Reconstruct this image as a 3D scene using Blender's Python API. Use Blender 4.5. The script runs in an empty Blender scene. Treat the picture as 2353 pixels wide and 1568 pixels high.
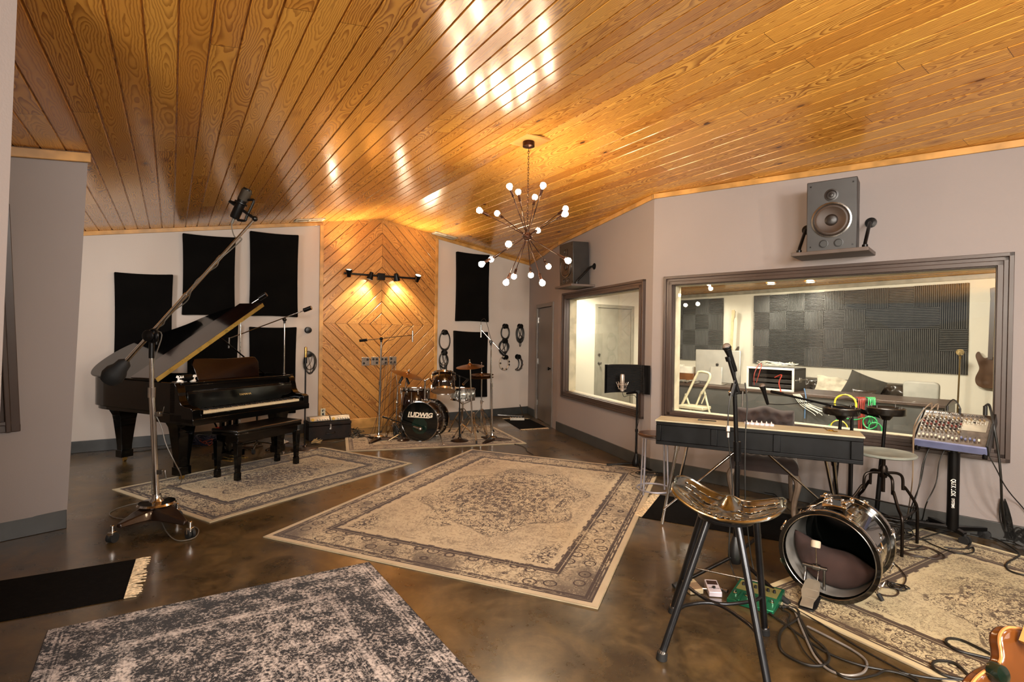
import bpy, math, random
from mathutils import Vector as V, Matrix
# ------------------------------------------------------------------ camera
PW, PH, FPX = 2353.0, 1568.0, 1201.0
PITCH, ROLL, HC = 0.0085, 0.0144, 1.52
S = HC / 1.42
sc = bpy.context.scene
COL = sc.collection
_r = V((1, 0, 0)); _f = V((0, math.cos(PITCH), -math.sin(PITCH))); _u = _r.cross(_f)
CR = _r * math.cos(ROLL) + _u * math.sin(ROLL); CU = -_r * math.sin(ROLL) + _u * math.cos(ROLL); CF = _f
CAM = V((0, 0, HC))
cd = bpy.data.cameras.new('camera'); cam = bpy.data.objects.new('camera', cd); COL.objects.link(cam)
cd.sensor_width = 36; cd.lens = 36 * FPX / PW; cd.clip_start = .05; cd.clip_end = 60
cam.matrix_world = Matrix(((CR.x, CU.x, -CF.x, 0), (CR.y, CU.y, -CF.y, 0), (CR.z, CU.z, -CF.z, HC), (0, 0, 0, 1)))
sc.camera = cam
# ------------------------------------------------------------------ look
sc.view_settings.view_transform = 'Standard'
try: sc.view_settings.look = 'None'
except Exception: pass
sc.view_settings.gamma = 1; sc.view_settings.exposure = 0.62; sc.view_settings.use_curve_mapping = False
sc.cycles.use_denoising = True; sc.cycles.max_bounces = 8; sc.cycles.diffuse_bounces = 4; sc.cycles.glossy_bounces = 4
sc.cycles.transparent_max_bounces = 12; sc.cycles.transmission_bounces = 6
sc.cycles.sample_clamp_indirect = 6; sc.cycles.caustics_reflective = False; sc.cycles.caustics_refractive = False
sc.cycles.use_adaptive_sampling = True; sc.cycles.adaptive_threshold = 0.07
w = bpy.data.worlds.new('world'); sc.world = w; w.use_nodes = True
w.node_tree.nodes['Background'].inputs[0].default_value = (.5, .6, .8, 1)
w.node_tree.nodes['Background'].inputs[1].default_value = 0.15

def lamp(name, kind, loc, power, color, size=.2, aim=None, spot=60, blend=.5, sizey=None):
    l = bpy.data.lights.new(name, kind); l.energy = power; l.color = color
    if kind == 'AREA':
        l.size = size
        if sizey: l.shape = 'RECTANGLE'; l.size_y = sizey
    else: l.shadow_soft_size = size
    if kind == 'SPOT': l.spot_size = math.radians(spot); l.spot_blend = blend
    o = bpy.data.objects.new(name, l); COL.objects.link(o); o.location = loc
    if aim is not None:
        o.rotation_euler = (V(aim) - V(loc)).to_track_quat('-Z', 'Y').to_euler()
    return o
WARM = (1, .78, .52); NEUT = (1, .95, .90); COOL = (.95, .96, 1)
# added unseen fill lamps for even brightness; only the two spots are room lamps
lamp('rear_fill', 'AREA', (.7, -1.5, 2.75), 190, NEUT, 1.2, (-1.2, 2.0, .8))
lamp('rear_fill_right', 'AREA', (2.3, -.9, 2.62), 110, NEUT, .9, (2.0, 2.5, .6))
lamp('ceiling_fill', 'AREA', (-1.0, -1.6, 1.75), 120, (1, .90, .74), .6, (-1.0, 2.2, 2.95))  # this and the next: unseen fill, added to brighten the ceiling
lamp('ceiling_fill_right', 'AREA', (2.6, -1.4, 1.75), 70, (1, .90, .74), .6, (2.4, 2.4, 2.95))
lamp('rear_room_spot_lamp', 'SPOT', (3.3, .6, 2.70), 90, (1, .93, .84), .05, (1.2, 3.6, .2), 120, .6)
lamp('rear_room_spot_lamp_left', 'SPOT', (1.0, .3, 2.95), 80, (1, .93, .84), .06, (3.2, 4.6, 1.2), 110, .6)
lamp('left_fill', 'AREA', (-4.9, 3.6, 2.2), 40, NEUT, .7, (-4.6, 6.5, 1.0))  # unseen fill, added to brighten the left side

# ------------------------------------------------------------------ geometry helpers
def ray(px, py):
    return CR * ((px - PW / 2) / FPX) + CU * ((PH / 2 - py) / FPX) + CF
def at_z(px, py, z=0.):
    d = ray(px, py); return CAM + d * ((z - HC) / d.z)
def at_y(px, py, y):
    d = ray(px, py); return CAM + d * (y / d.y)
def on_plane(px, py, p0, n):
    d = ray(px, py); return CAM + d * ((V(p0) - CAM).dot(n) / d.dot(n))
def on_wall(px, py, A, B):
    n = V((-(B[1] - A[1]), B[0] - A[0], 0)); return on_plane(px, py, (A[0], A[1], 0), n)
def P2(x, y): return V((x * S, y * S, 0))
E1 = V((.838, .546, 0)).normalized(); E2 = V((-.546, .838, 0)).normalized()
BA = P2(-5.08, 6.0); BB = P2(.31, 9.67)                       # back wall base line
APEX = on_wall(878, 505, BA, BB); ZR = APEX.z
TR_, TL_ = math.tan(math.radians(8.226)), math.tan(math.radians(9.98))
def uv_room(p): d = V((p[0], p[1], 0)) - V((APEX.x, APEX.y, 0)); return d.dot(E2), d.dot(E1)
def from_uv(u, v, z=0.): p = V((APEX.x, APEX.y, 0)) + E2 * u + E1 * v; p.z = z; return p
def ceil_z(p):
    v = uv_room(p)[1]; return ZR - (TR_ * v if v > 0 else -TL_ * v)

def srgb(c):
    if isinstance(c, str): c = [int(c[i:i + 2], 16) / 255 for i in (0, 2, 4)]
    return tuple((x / 12.92 if x <= .04045 else ((x + .055) / 1.055) ** 2.4) for x in c)

def spline(pts, n=8, closed=False):
    P = [V(p) for p in pts]; out = []; L = len(P)
    rng = range(L) if closed else range(L - 1)
    for i in rng:
        if closed: a, b, c, d = P[i - 1], P[i], P[(i + 1) % L], P[(i + 2) % L]
        else: a, b, c, d = P[max(i - 1, 0)], P[i], P[i + 1], P[min(i + 2, L - 1)]
        for k in range(n):
            t = k / n
            out.append(.5 * ((2 * b) + (c - a) * t + (2 * a - 5 * b + 4 * c - d) * t * t + (3 * b - a - 3 * c + d) * t ** 3))
    if not closed: out.append(P[-1])
    return out

class MB:
    """collects shapes, then builds one mesh object"""
    def __init__(s, M=None): s.v = []; s.f = []; s.uv = {}; s.M = M or Matrix()
    def add(s, vs, fs, uvs=None):
        k = len(s.v); s.v += [s.M @ V(v) for v in vs]
        for i, f in enumerate(fs):
            if uvs: s.uv[len(s.f)] = uvs[i]
            s.f.append([k + j for j in f])
        return s
    def box(s, c, d, R=None):
        x, y, z = d[0] / 2, d[1] / 2, d[2] / 2
        vs = [V((a, b, e)) for a in (-x, x) for b in (-y, y) for e in (-z, z)]
        if R is not None: vs = [R @ v for v in vs]
        vs = [v + V(c) for v in vs]
        return s.add(vs, [(0, 1, 3, 2), (4, 6, 7, 5), (0, 4, 5, 1), (2, 3, 7, 6), (0, 2, 6, 4), (1, 5, 7, 3)])
    def bb(s, x0, x1, y0, y1, z0, z1): return s.box(((x0 + x1) / 2, (y0 + y1) / 2, (z0 + z1) / 2), (x1 - x0, y1 - y0, z1 - z0))
    def beam(s, p, q, w, h, up=(0, 0, 1)):
        p, q = V(p), V(q); d = q - p; L = d.length; x = d.normalized(); y = V(up).cross(x)
        if y.length < 1e-4: y = V((0, 1, 0)).cross(x)
        y.normalize(); z = x.cross(y); R = Matrix((x, y, z)).transposed()
        return s.box((p + q) / 2, (L, w, h), R)
    def tube(s, pts, r, n=8, closed=False, caps=True):
        P = [V(p) for p in pts]; L = len(P); rr = r if isinstance(r, (list, tuple)) else [r] * L
        T = []
        for i in range(L):
            a = P[i - 1] if (i or closed) else P[i]; b = P[(i + 1) % L] if (i < L - 1 or closed) else P[i]
            t = b - a
            T.append(t.normalized() if t.length > 1e-9 else (T[-1] if T else V((0, 0, 1))))
        N = T[0].orthogonal().normalized(); vs = []
        for i in range(L):
            N = N - T[i] * N.dot(T[i])
            if N.length < 1e-6: N = T[i].orthogonal()
            N.normalize(); Bn = T[i].cross(N)
            for k in range(n):
                a = 2 * math.pi * k / n; vs.append(P[i] + (N * math.cos(a) + Bn * math.sin(a)) * rr[i])
        fs = []
        for i in range(L if closed else L - 1):
            j = (i + 1) % L
            for k in range(n):
                m = (k + 1) % n; fs.append((i * n + k, i * n + m, j * n + m, j * n + k))
        if caps and not closed: fs.append(tuple(range(n))[::-1]); fs.append(tuple((L - 1) * n + k for k in range(n)))
        return s.add(vs, fs)
    def cyl(s, p, q, r, r2=None, n=16): return s.tube([p, q], [r, r if r2 is None else r2], n)
    def lathe(s, prof, c=(0, 0, 0), axis=(0, 0, 1), n=24, cap=True):
        ax = V(axis).normalized(); a = ax.orthogonal().normalized(); b = ax.cross(a); c = V(c); vs = []
        for (r, z) in prof:
            for k in range(n):
                t = 2 * math.pi * k / n; vs.append(c + ax * z + (a * math.cos(t) + b * math.sin(t)) * max(r, 1e-5))
        fs = []
        for i in range(len(prof) - 1):
            for k in range(n):
                m = (k + 1) % n; fs.append((i * n + k, i * n + m, (i + 1) * n + m, (i + 1) * n + k))
        if cap: fs.append(tuple(range(n))[::-1]); fs.append(tuple((len(prof) - 1) * n + k for k in range(n)))
        return s.add(vs, fs)
    def ball(s, c, r, n=12, sc_=(1, 1, 1), R=None):
        prof = [(math.sin(math.pi * i / n), -math.cos(math.pi * i / n)) for i in range(n + 1)]; vs = []
        for (a, z) in prof:
            for k in range(n * 2):
                t = math.pi * k / n; v = V((a * math.cos(t) * r * sc_[0], a * math.sin(t) * r * sc_[1], z * r * sc_[2]))
                vs.append((R @ v if R is not None else v) + V(c))
        m2 = n * 2; fs = []
        for i in range(n):
            for k in range(m2):
                m = (k + 1) % m2; fs.append((i * m2 + k, i * m2 + m, (i + 1) * m2 + m, (i + 1) * m2 + k))
        return s.add(vs, fs)
    def prism(s, poly, z0, z1, F=None):
        """poly 2D list extruded; F maps (x,y,z)->3D"""
        n = len(poly); F = F or (lambda x, y, z: V((x, y, z)))
        vs = [F(x, y, z0) for x, y in poly] + [F(x, y, z1) for x, y in poly]
        fs = [tuple(range(n))[::-1], tuple(range(n, 2 * n))] + [(i, (i + 1) % n, n + (i + 1) % n, n + i) for i in range(n)]
        return s.add(vs, fs)
    def torus(s, c, R, r, axis=(0, 0, 1), n=32, m=8, squash=1.):
        ax = V(axis).normalized(); a = ax.orthogonal().normalized(); b = ax.cross(a)
        return s.tube([V(c) + (a * math.cos(2 * math.pi * k / n) + b * math.sin(2 * math.pi * k / n) * squash) * R for k in range(n)], r, m, closed=True)
    def grid(s, F, nu, nv, thick=None):
        vs = [F(i / nu, j / nv) for i in range(nu + 1) for j in range(nv + 1)]
        fs = [(i * (nv + 1) + j, (i + 1) * (nv + 1) + j, (i + 1) * (nv + 1) + j + 1, i * (nv + 1) + j + 1) for i in range(nu) for j in range(nv)]
        return s.add(vs, fs)
    def build(s, name, m=None, parent=None, bevel=0, smooth=40, world=False, seg=2, solid=0, sub=0, fixn=True):
        me = bpy.data.meshes.new(name); vs = s.v
        if world and parent is not None:
            vs = [keep_clear(v) for v in vs]; I = root_matrix(parent).inverted(); vs = [I @ v for v in vs]
        origin = None
        if parent is None: vs = [keep_clear(v) for v in vs]
        if parent is None and vs:      # a thing that is one mesh: origin at the centre of its base
            xs = [v.x for v in vs]; ys = [v.y for v in vs]; zs = [v.z for v in vs]
            origin = V(((min(xs) + max(xs)) / 2, (min(ys) + max(ys)) / 2, min(zs))); vs = [v - origin for v in vs]
        me.from_pydata([tuple(v) for v in vs], [], s.f)
        if s.uv:
            ul = me.uv_layers.new(name='UVMap')
            for pi, uvs in s.uv.items():
                for li, q in zip(me.polygons[pi].loop_indices, uvs): ul.data[li].uv = q
        if fixn:
            import bmesh
            b = bmesh.new(); b.from_mesh(me); bmesh.ops.recalc_face_normals(b, faces=b.faces[:]); b.to_mesh(me); b.free()
        me.polygons.foreach_set('use_smooth', [True] * len(me.polygons)); me.set_sharp_from_angle(angle=math.radians(smooth)); me.update()
        o = bpy.data.objects.new(name, me); COL.objects.link(o)
        if m is not None: me.materials.append(m)
        if origin is not None: o.location = origin
        if parent is not None: o.parent = parent
        if sub: k = o.modifiers.new('sub', 'SUBSURF'); k.levels = sub; k.render_levels = sub
        if solid: k = o.modifiers.new('thick', 'SOLIDIFY'); k.thickness = solid; k.offset = 0
        if bevel:
            k = o.modifiers.new('bevel', 'BEVEL'); k.width = bevel; k.segments = seg; k.limit_method = 'ANGLE'; k.angle_limit = math.radians(35)
        return o
CLEAR = []          # wall planes (A, B) that loose things must stay in front of
def keep_clear(v):
    v = V(v)
    for A, B in CLEAR:
        d = (B - A).normalized(); n = V((-d.y, d.x, 0)); s_ = (v - A).dot(d); t = (v - A).dot(n)
        if -.1 < s_ < (B - A).length + .1 and -.022 < t < .5: v = v - n * (t + .022)
    if CLEAR and v.z < .001: v.z = .001
    return v
def root_matrix(o):
    while o.parent is not None: o = o.parent
    return Matrix.Translation(o.location) @ o.rotation_euler.to_matrix().to_4x4()
def tag(o, label=None, cat=None, group=None, kind=None):
    if label: o['label'] = label
    if cat: o['category'] = cat
    if group: o['group'] = group
    if kind: o['kind'] = kind
    return o
def thing(name, label, cat, loc=(0, 0, 0), rz=0., group=None):
    o = bpy.data.objects.new(name, None); COL.objects.link(o); o.location = loc; o.rotation_euler = (0, 0, rz)
    o.empty_display_size = .1
    return tag(o, label, cat, group)
def struct(o): o['kind'] = 'structure'; return o
def copy_tree(o, parent=None):
    c = o.copy(); COL.objects.link(c); c.parent = parent
    for ch in list(o.children): copy_tree(ch, c)
    return c
def text_mb(mb, txt, size, F, depth=.001, bold=0.0, xscale=1.):
    """letters as real thin geometry; F maps (x,y,z)->3D, text centred at 0"""
    cu = bpy.data.curves.new('t', 'FONT'); cu.body = txt; cu.size = size; cu.extrude = depth; cu.offset = bold; cu.align_x = 'CENTER'; cu.align_y = 'CENTER'; cu.resolution_u = 3
    o = bpy.data.objects.new('t', cu); COL.objects.link(o)
    dg = bpy.context.evaluated_depsgraph_get(); me = bpy.data.meshes.new_from_object(o.evaluated_get(dg))
    mb.add([F(v.co.x * xscale, v.co.y, v.co.z) for v in me.vertices], [tuple(p.vertices) for p in me.polygons])
    bpy.data.objects.remove(o); bpy.data.curves.remove(cu); bpy.data.meshes.remove(me)

# ------------------------------------------------------------------ materials
class N:
    """socket with arithmetic"""
    def __init__(s, t, k): s.t = t; s.k = k
    def _m(s, op, *a, clamp=False):
        n = s.t.nodes.new('ShaderNodeMath'); n.operation = op; n.use_clamp = clamp
        for i, x in enumerate((s,) + a):
            if isinstance(x, N): s.t.links.new(x.k, n.inputs[i])
            else: n.inputs[i].default_value = x
        return N(s.t, n.outputs[0])
    def __add__(s, o): return s._m('ADD', o)
    def __radd__(s, o): return s._m('ADD', o)
    def __sub__(s, o): return s._m('SUBTRACT', o)
    def __rsub__(s, o): return (s * -1) + o
    def __mul__(s, o): return s._m('MULTIPLY', o)
    def __rmul__(s, o): return s._m('MULTIPLY', o)
    def __truediv__(s, o): return s._m('DIVIDE', o)
    def abs(s): return s._m('ABSOLUTE')
    def sin(s): return s._m('SINE')
    def cos(s): return s._m('COSINE')
    def frac(s): return s._m('FRACT')
    def floor(s): return s._m('FLOOR')
    def sqrt(s): return s._m('SQRT')
    def pow(s, e): return s._m('POWER', e)
    def min(s, o): return s._m('MINIMUM', o)
    def max(s, o): return s._m('MAXIMUM', o)
    def gt(s, o): return s._m('GREATER_THAN', o)
    def lt(s, o): return s._m('LESS_THAN', o)
    def atan2(s, o): return s._m('ARCTAN2', o)
    def clamp(s): return s._m('ADD', 0.0, clamp=True)
    def step(s, a, b):
        n = s.t.nodes.new('ShaderNodeMapRange'); n.interpolation_type = 'SMOOTHSTEP'; s.t.links.new(s.k, n.inputs[0])
        n.inputs[1].default_value = a; n.inputs[2].default_value = b; return N(s.t, n.outputs[0])
class G:
    """material graph"""
    def __init__(s, name):
        s.m = bpy.data.materials.new(name); s.m.use_nodes = True; s.t = s.m.node_tree; s.b = s.t.nodes['Principled BSDF']
    def coord(s, which='Object', scale=(1, 1, 1)):
        n = s.t.nodes.new('ShaderNodeTexCoord'); k = n.outputs[which]
        if scale != (1, 1, 1):
            m = s.t.nodes.new('ShaderNodeMapping'); m.inputs['Scale'].default_value = scale; s.t.links.new(k, m.inputs[0]); k = m.outputs[0]
        return k
    def geo(s): return s.t.nodes.new('ShaderNodeNewGeometry').outputs['Position']
    def sep(s, k):
        n = s.t.nodes.new('ShaderNodeSeparateXYZ'); s.t.links.new(k, n.inputs[0]); return [N(s.t, n.outputs[i]) for i in range(3)]
    def comb(s, x, y, z=0.):
        n = s.t.nodes.new('ShaderNodeCombineXYZ')
        for i, a in enumerate((x, y, z)):
            if isinstance(a, N): s.t.links.new(a.k, n.inputs[i])
            else: n.inputs[i].default_value = a
        return n.outputs[0]
    def noise(s, k, sc_, det=2., rough=.5, dist=0.):
        n = s.t.nodes.new('ShaderNodeTexNoise'); s.t.links.new(k, n.inputs['Vector']); n.inputs['Scale'].default_value = sc_
        n.inputs['Detail'].default_value = det; n.inputs['Roughness'].default_value = rough; n.inputs['Distortion'].default_value = dist
        return N(s.t, n.outputs[0])
    def voro(s, k, sc_, feat='F1', rnd=1.):
        n = s.t.nodes.new('ShaderNodeTexVoronoi'); n.feature = feat; s.t.links.new(k, n.inputs['Vector']); n.inputs['Scale'].default_value = sc_
        n.inputs['Randomness'].default_value = rnd; return N(s.t, n.outputs['Distance'])
    def white(s, k):
        n = s.t.nodes.new('ShaderNodeTexWhiteNoise'); n.noise_dimensions = '3D'; s.t.links.new(k, n.inputs['Vector']); return N(s.t, n.outputs['Value'])
    def mix(s, f, a, b):
        n = s.t.nodes.new('ShaderNodeMix'); n.data_type = 'RGBA'
        if isinstance(f, N): s.t.links.new(f.k, n.inputs[0])
        else: n.inputs[0].default_value = f
        for i, c in ((6, a), (7, b)):
            if isinstance(c, (tuple, str)): n.inputs[i].default_value = (*srgb(c), 1) if isinstance(c, str) else (*c[:3], 1)
            else: s.t.links.new(c, n.inputs[i])
        return n.outputs[2]
    def col(s, k): s.t.links.new(k, s.b.inputs['Base Color'])
    def set(s, name, x):
        if isinstance(x, N): s.t.links.new(x.k, s.b.inputs[name])
        else: s.b.inputs[name].default_value = x
    def bump(s, h, strength=.3, dist=.01):
        n = s.t.nodes.new('ShaderNodeBump'); n.inputs['Strength'].default_value = strength; n.inputs['Distance'].default_value = dist
        s.t.links.new(h.k, n.inputs['Height']); s.t.links.new(n.outputs[0], s.b.inputs['Normal'])
_mc = {}
def mat(name, c='808080', rough=.5, metal=0., var=.12, scale=8., coat=0., bump=0., bscale=60., trans=0., sheen=0., spec=None, emit=0., ecol=None):
    if name in _mc: return _mc[name]
    g = G(name); k = g.coord('Object'); n = g.noise(k, scale, 3.)
    base = srgb(c); dk = tuple(x * (1 - var * 1.6) for x in base); lt = tuple(min(1, x * (1 + var)) for x in base)
    g.col(g.mix(n.step(.3, .7), dk, lt)); g.set('Roughness', (n * .12 + (rough - .06)).clamp()); g.set('Metallic', metal)
    if coat: g.set('Coat Weight', coat); g.set('Coat Roughness', .04)
    if bump: g.bump(g.noise(k, bscale, 3.), bump, .004)
    if trans: g.set('Transmission Weight', trans)
    if sheen: g.set('Sheen Weight', sheen)
    if spec is not None: g.set('Specular IOR Level', spec)
    if emit: g.b.inputs['Emission Color'].default_value = (*srgb(ecol or c), 1); g.set('Emission Strength', emit)
    _mc[name] = g.m; return g.m

def wood_mat(name, light, dark, ring='b0702c', bw=.125, seg=2.6, rough=.22, coat=.6, freq=95., knots=True, contrast=.62):
    """boards: UV x = length along the board (m), UV y = across (m); each bw strip is its own board"""
    g = G(name); uv = g.coord('UV'); x, y, _ = g.sep(uv)
    bi = (y / bw).floor(); yl = (y / bw).frac() - .5
    r1 = g.white(g.comb(bi, 3.7)); seglen = seg
    xs = (x / seglen + r1 * 7.3); si = xs.floor()
    rid = g.white(g.comb(bi, si, 1.3)); rid2 = g.white(g.comb(bi, si, 9.1)); rid3 = g.white(g.comb(si, bi, 4.4))
    off = rid * 37. + rid2 * 11.
    v1 = g.comb(x * 1.1 + off, yl * .35 + off, off)
    z = (g.noise(v1, 1.3, 1.5) - .5) * .26 + (rid3 - .5) * .05
    wob = (g.noise(g.comb(x * 3.5 + off, yl * 1.5, off), 2.2, 2.) - .5) * .030
    yy = yl * bw + (rid2 - .5) * .05 + wob
    r = (yy * yy + z * z).sqrt()
    band = ((r * freq).frac())
    late = band.step(.25, .95) * (1. - band.step(.95, 1.))
    fine = g.noise(g.comb(x * 4., y * 260.), 1., 2.)
    c1 = g.mix(rid, light, dark)
    amt = late * contrast * (rid3 * .5 + .5) + (fine - .5) * .15
    c2 = g.mix(amt.clamp(), c1, ring)
    if knots:
        kd = g.voro(g.comb(x * .9 + rid * .3, y * 2.4), 1.5)
        kn = 1. - kd.step(.035, .055); halo = (1. - kd.step(.05, .16)) * .5
        c2 = g.mix(halo, c2, ring); c2 = g.mix(kn * .9, c2, '40200f')
    big = g.noise(g.comb(x * .7 + off, y * 1.2), 1.2, 2.)
    c2 = g.mix(big.step(.5, .85) * .35, c2, dark)
    # butt joints
    e = (xs.frac() - .5).abs(); c2 = g.mix(e.gt(.4992) * .7, c2, '3a2010')
    g.col(c2); g.set('Roughness', fine * .1 + (rough - .05)); g.set('Coat Weight', coat); g.set('Coat Roughness', .16)
    g.bump(late * .3 + fine * .4, .12, .0012)
    return g.m

# ------------------------------------------------------------------ setting: materials
PINE = wood_mat('pine_boards', 'dda44c', 'c48535', ring='7c4315', contrast=.85, coat=.45)
PANEL = wood_mat('pine_panel', 'c48f4a', 'ad7636', ring='6e3d16', seg=5., rough=.35, coat=.3, contrast=.9)
TRIM = mat('pine_trim', 'b98a4c', .35, var=.22, scale=5)
def wall_mat(name, c, rough=.75):
    g = G(name); k = g.geo(); n = g.noise(k, 1.3, 3.); f = g.noise(k, 120., 2.)
    b = srgb(c); g.col(g.mix(n.step(.3, .7) * .5, tuple(x * .93 for x in b), b)); g.set('Roughness', f * .1 + rough - .05); g.bump(f, .25, .002); return g.m
MAUVE = wall_mat('mauve_wall_paint', '8f8683')
PALE = wall_mat('pale_wall_paint', 'c0b5ab')
CREAMW = wall_mat('control_room_paint', 'd6d0bd')
BASEB = mat('baseboard_paint', '3b3c3b', .4, var=.1)
FRAME = mat('window_frame_paint', '41342e', .38, var=.06, scale=5, coat=.0)
DOORP = mat('door_paint', '645d57', .38, var=.06)
def floor_mat():
    g = G('stained_concrete'); k = g.geo()
    a = g.noise(k, .8, 5., .62, 1.2); b = g.noise(k, 3.2, 6., .65, .8); c = g.noise(k, 22., 4., .6); sw = g.noise(k, 1.7, 3., .5, 3.2)
    f = a * .45 + b * .35 + sw * .2
    c1 = g.mix(f.step(.34, .66), '231a10', '504026')
    c2 = g.mix((c * .35 + b * .65).step(.45, .75) * .55, c1, '70583a')
    c3 = g.mix((sw.step(.5, .8)) * .35, c2, '654e28')
    g.col(c3); g.set('Roughness', (b * .22 + c * .1 + .14)); g.set('Coat Weight', .35); g.set('Coat Roughness', .13)
    g.bump(b * .7 + c * .35, .10, .006); return g.m
FLOORM = floor_mat()
def glass_mat():
    m = bpy.data.materials.new('window_glass'); m.use_nodes = True; t = m.node_tree; t.nodes.clear()
    o = t.nodes.new('ShaderNodeOutputMaterial'); mx = t.nodes.new('ShaderNodeMixShader'); ge = t.nodes.new('ShaderNodeNewGeometry'); dt = t.nodes.new('ShaderNodeVectorMath'); dt.operation = 'DOT_PRODUCT'
    t.links.new(ge.outputs['Normal'], dt.inputs[0]); t.links.new(ge.outputs['Incoming'], dt.inputs[1])
    c_ = N(t, dt.outputs['Value']).abs(); fr = ((1. - c_).pow(5.) * .96 + .045)
    tr = t.nodes.new('ShaderNodeBsdfTransparent'); gl = t.nodes.new('ShaderNodeBsdfGlossy'); gl.inputs['Roughness'].default_value = .01
    tr.inputs[0].default_value = (.97, .975, .965, 1)
    t.links.new(fr.k, mx.inputs[0]); t.links.new(tr.outputs[0], mx.inputs[1]); t.links.new(gl.outputs[0], mx.inputs[2]); t.links.new(mx.outputs[0], o.inputs[0]); return m
GLASS = glass_mat()
BLACKM = mat('black_metal', '141313', .32, .6, var=.1)
BLACKP = mat('black_plastic', '121212', .42, var=.15)
RUBBER = mat('black_rubber', '0e0e0e', .7)
CHROME = mat('chrome', 'd0cdc8', .13, 1., var=.05)
STEEL = mat('brushed_steel', '8d8a86', .28, 1., var=.1)
GUN = mat('gunmetal_pipe', '3c3d40', .3, .9, var=.15)
CABLE = mat('black_cable', '15130f', .5)
CABLEG = mat('grey_cable', '5d5850', .45)
GOLDM = mat('brass', 'b08a3c', .25, 1., var=.1)

# ------------------------------------------------------------------ setting: floor, walls, ceiling
mb = MB(); mb.add([(-9, -5, 0), (9, -5, 0), (9, 15, 0), (-9, 15, 0), (-9, -5, -.1), (9, -5, -.1), (9, 15, -.1), (-9, 15, -.1)],
                  [(0, 1, 2, 3), (7, 6, 5, 4), (0, 4, 5, 1), (1, 5, 6, 2), (2, 6, 7, 3), (3, 7, 4, 0)])
struct(mb.build('floor', FLOORM))

BW = .131; BR = Matrix()
def ceiling(name, side, u0, u1, vmax):
    mb = MB(); n = int(vmax / BW) + 1; c = .007
    def pt(u, v, h): p = from_uv(u, side * v); p.z = ceil_z(p) + h; return p
    for i in range(n):
        a, b = i * BW, (i + 1) * BW
        prof = [(a, .010), (a + .002, .009), (a + c, 0), (b - c, 0), (b - .002, .009), (b, .010)]
        for (va, ha), (vb, hb) in zip(prof, prof[1:]):
            vs = [pt(u0, va, ha), pt(u1, va, ha), pt(u1, vb, hb), pt(u0, vb, hb)]
            f = .125 / BW; k = .0005
            ua, ub = (va * f + k, vb * f - k); o_ = 20 if side > 0 else 0
            mb.add(vs, [(0, 1, 2, 3)], [[(0, ua + o_), (u1 - u0, ua + o_), (u1 - u0, ub + o_), (0, ub + o_)]])
    o = mb.build(name, PINE, fixn=False, smooth=5); struct(o)
    mb = MB(); vs = []
    for u, v in ((u0, 0), (u1, 0), (u1, vmax + .2), (u0, vmax + .2)): vs += [pt(u, v, .02), pt(u, v, .12)]
    mb.add(vs, [(0, 2, 4, 6), (1, 3, 5, 7), (0, 1, 3, 2), (2, 3, 5, 4), (4, 5, 7, 6), (6, 7, 1, 0)])
    struct(mb.build(name, BASEB))
ceiling('ceiling', -1, -13.2, .25, 5.9)
ceiling('ceiling', 1, -13.2, 4.6, 7.4)

def wall(name, A, B, m, out, holes=(), thick=.15, top=.03, zt=None):
    """out=+1: the wall's body lies to the left of A->B"""
    A, B = V((A[0], A[1], 0)), V((B[0], B[1], 0)); d = (B - A).normalized(); L = (B - A).length; n = V((-d.y, d.x, 0)) * out
    cuts = {0., L}
    for h in holes: cuts |= {h[0], h[1]}
    va, vb = uv_room(A)[1], uv_room(B)[1]
    if va * vb < 0: cuts.add(L * abs(va) / (abs(va) + abs(vb)))
    cuts = sorted(cuts); mb = MB()
    F = lambda s_, z, t: A + d * s_ + n * t + V((0, 0, z))
    zc = lambda s_: (ceil_z(A + d * s_) + top) if zt is None else zt
    for a, b in zip(cuts, cuts[1:]):
        mid = (a + b) / 2; h = [h for h in holes if h[0] <= mid <= h[1]]
        if h: h = h[0]; mb.prism([(a, 0), (b, 0), (b, h[2]), (a, h[2])], 0, thick, F) if h[2] > .01 else None; mb.prism([(a, h[3]), (b, h[3]), (b, zc(b)), (a, zc(a))], 0, thick, F)
        else: mb.prism([(a, 0), (b, 0), (b, zc(b)), (a, zc(a))], 0, thick, F)
    return struct(mb.build(name, m, smooth=10))
def trim(name, A, B, side, h=.055, t=.022, m=None, z=None, s0=0, s1=None, cuts=()):
    """strip on the wall; z=None follows the ceiling; side: towards the room"""
    A, B = V((A[0], A[1], 0)), V((B[0], B[1], 0)); d = (B - A).normalized(); L = (B - A).length; n = V((-d.y, d.x, 0)) * side
    s1 = L if s1 is None else s1; mb = MB(); F = lambda s_, zz, tt: A + d * s_ + n * tt + V((0, 0, zz))
    c = [s0, s1]
    va, vb = uv_room(A)[1], uv_room(B)[1]
    if z is None and va * vb < 0: c.append(L * abs(va) / (abs(va) + abs(vb)))
    c.sort()
    for a, b in zip(c, c[1:]):
        if z is None: q = [(a, ceil_z(A + d * a) - h), (b, ceil_z(A + d * b) - h), (b, ceil_z(A + d * b)), (a, ceil_z(A + d * a))]
        else: q = [(a, z), (b, z), (b, z + h), (a, z + h)]
        mb.prism(q, 0, t, F)
    return struct(mb.build(name, m or TRIM, bevel=.004))
BD = (BB - BA).normalized(); BN = V((BD.y, -BD.x, 0))          # towards the room
BA2 = BA - BD * 1.3
def wsz(px, py, A, B):
    p = on_wall(px, py, A, B); return (V((p.x, p.y, 0)) - V((A[0], A[1], 0))).dot((V(B) - V(A)).normalized()), p.z
K = [P2(.31, 9.62), P2(.70, 7.98), P2(1.5, 5.60), P2(3.62, 3.66)]
KD = (K[3] - K[2]).normalized(); K.append(K[3] + KD * 1.6)
K[0] = BB.copy()
wall('wall_back', BA2, BB + BD * .1, PALE, 1)
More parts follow.
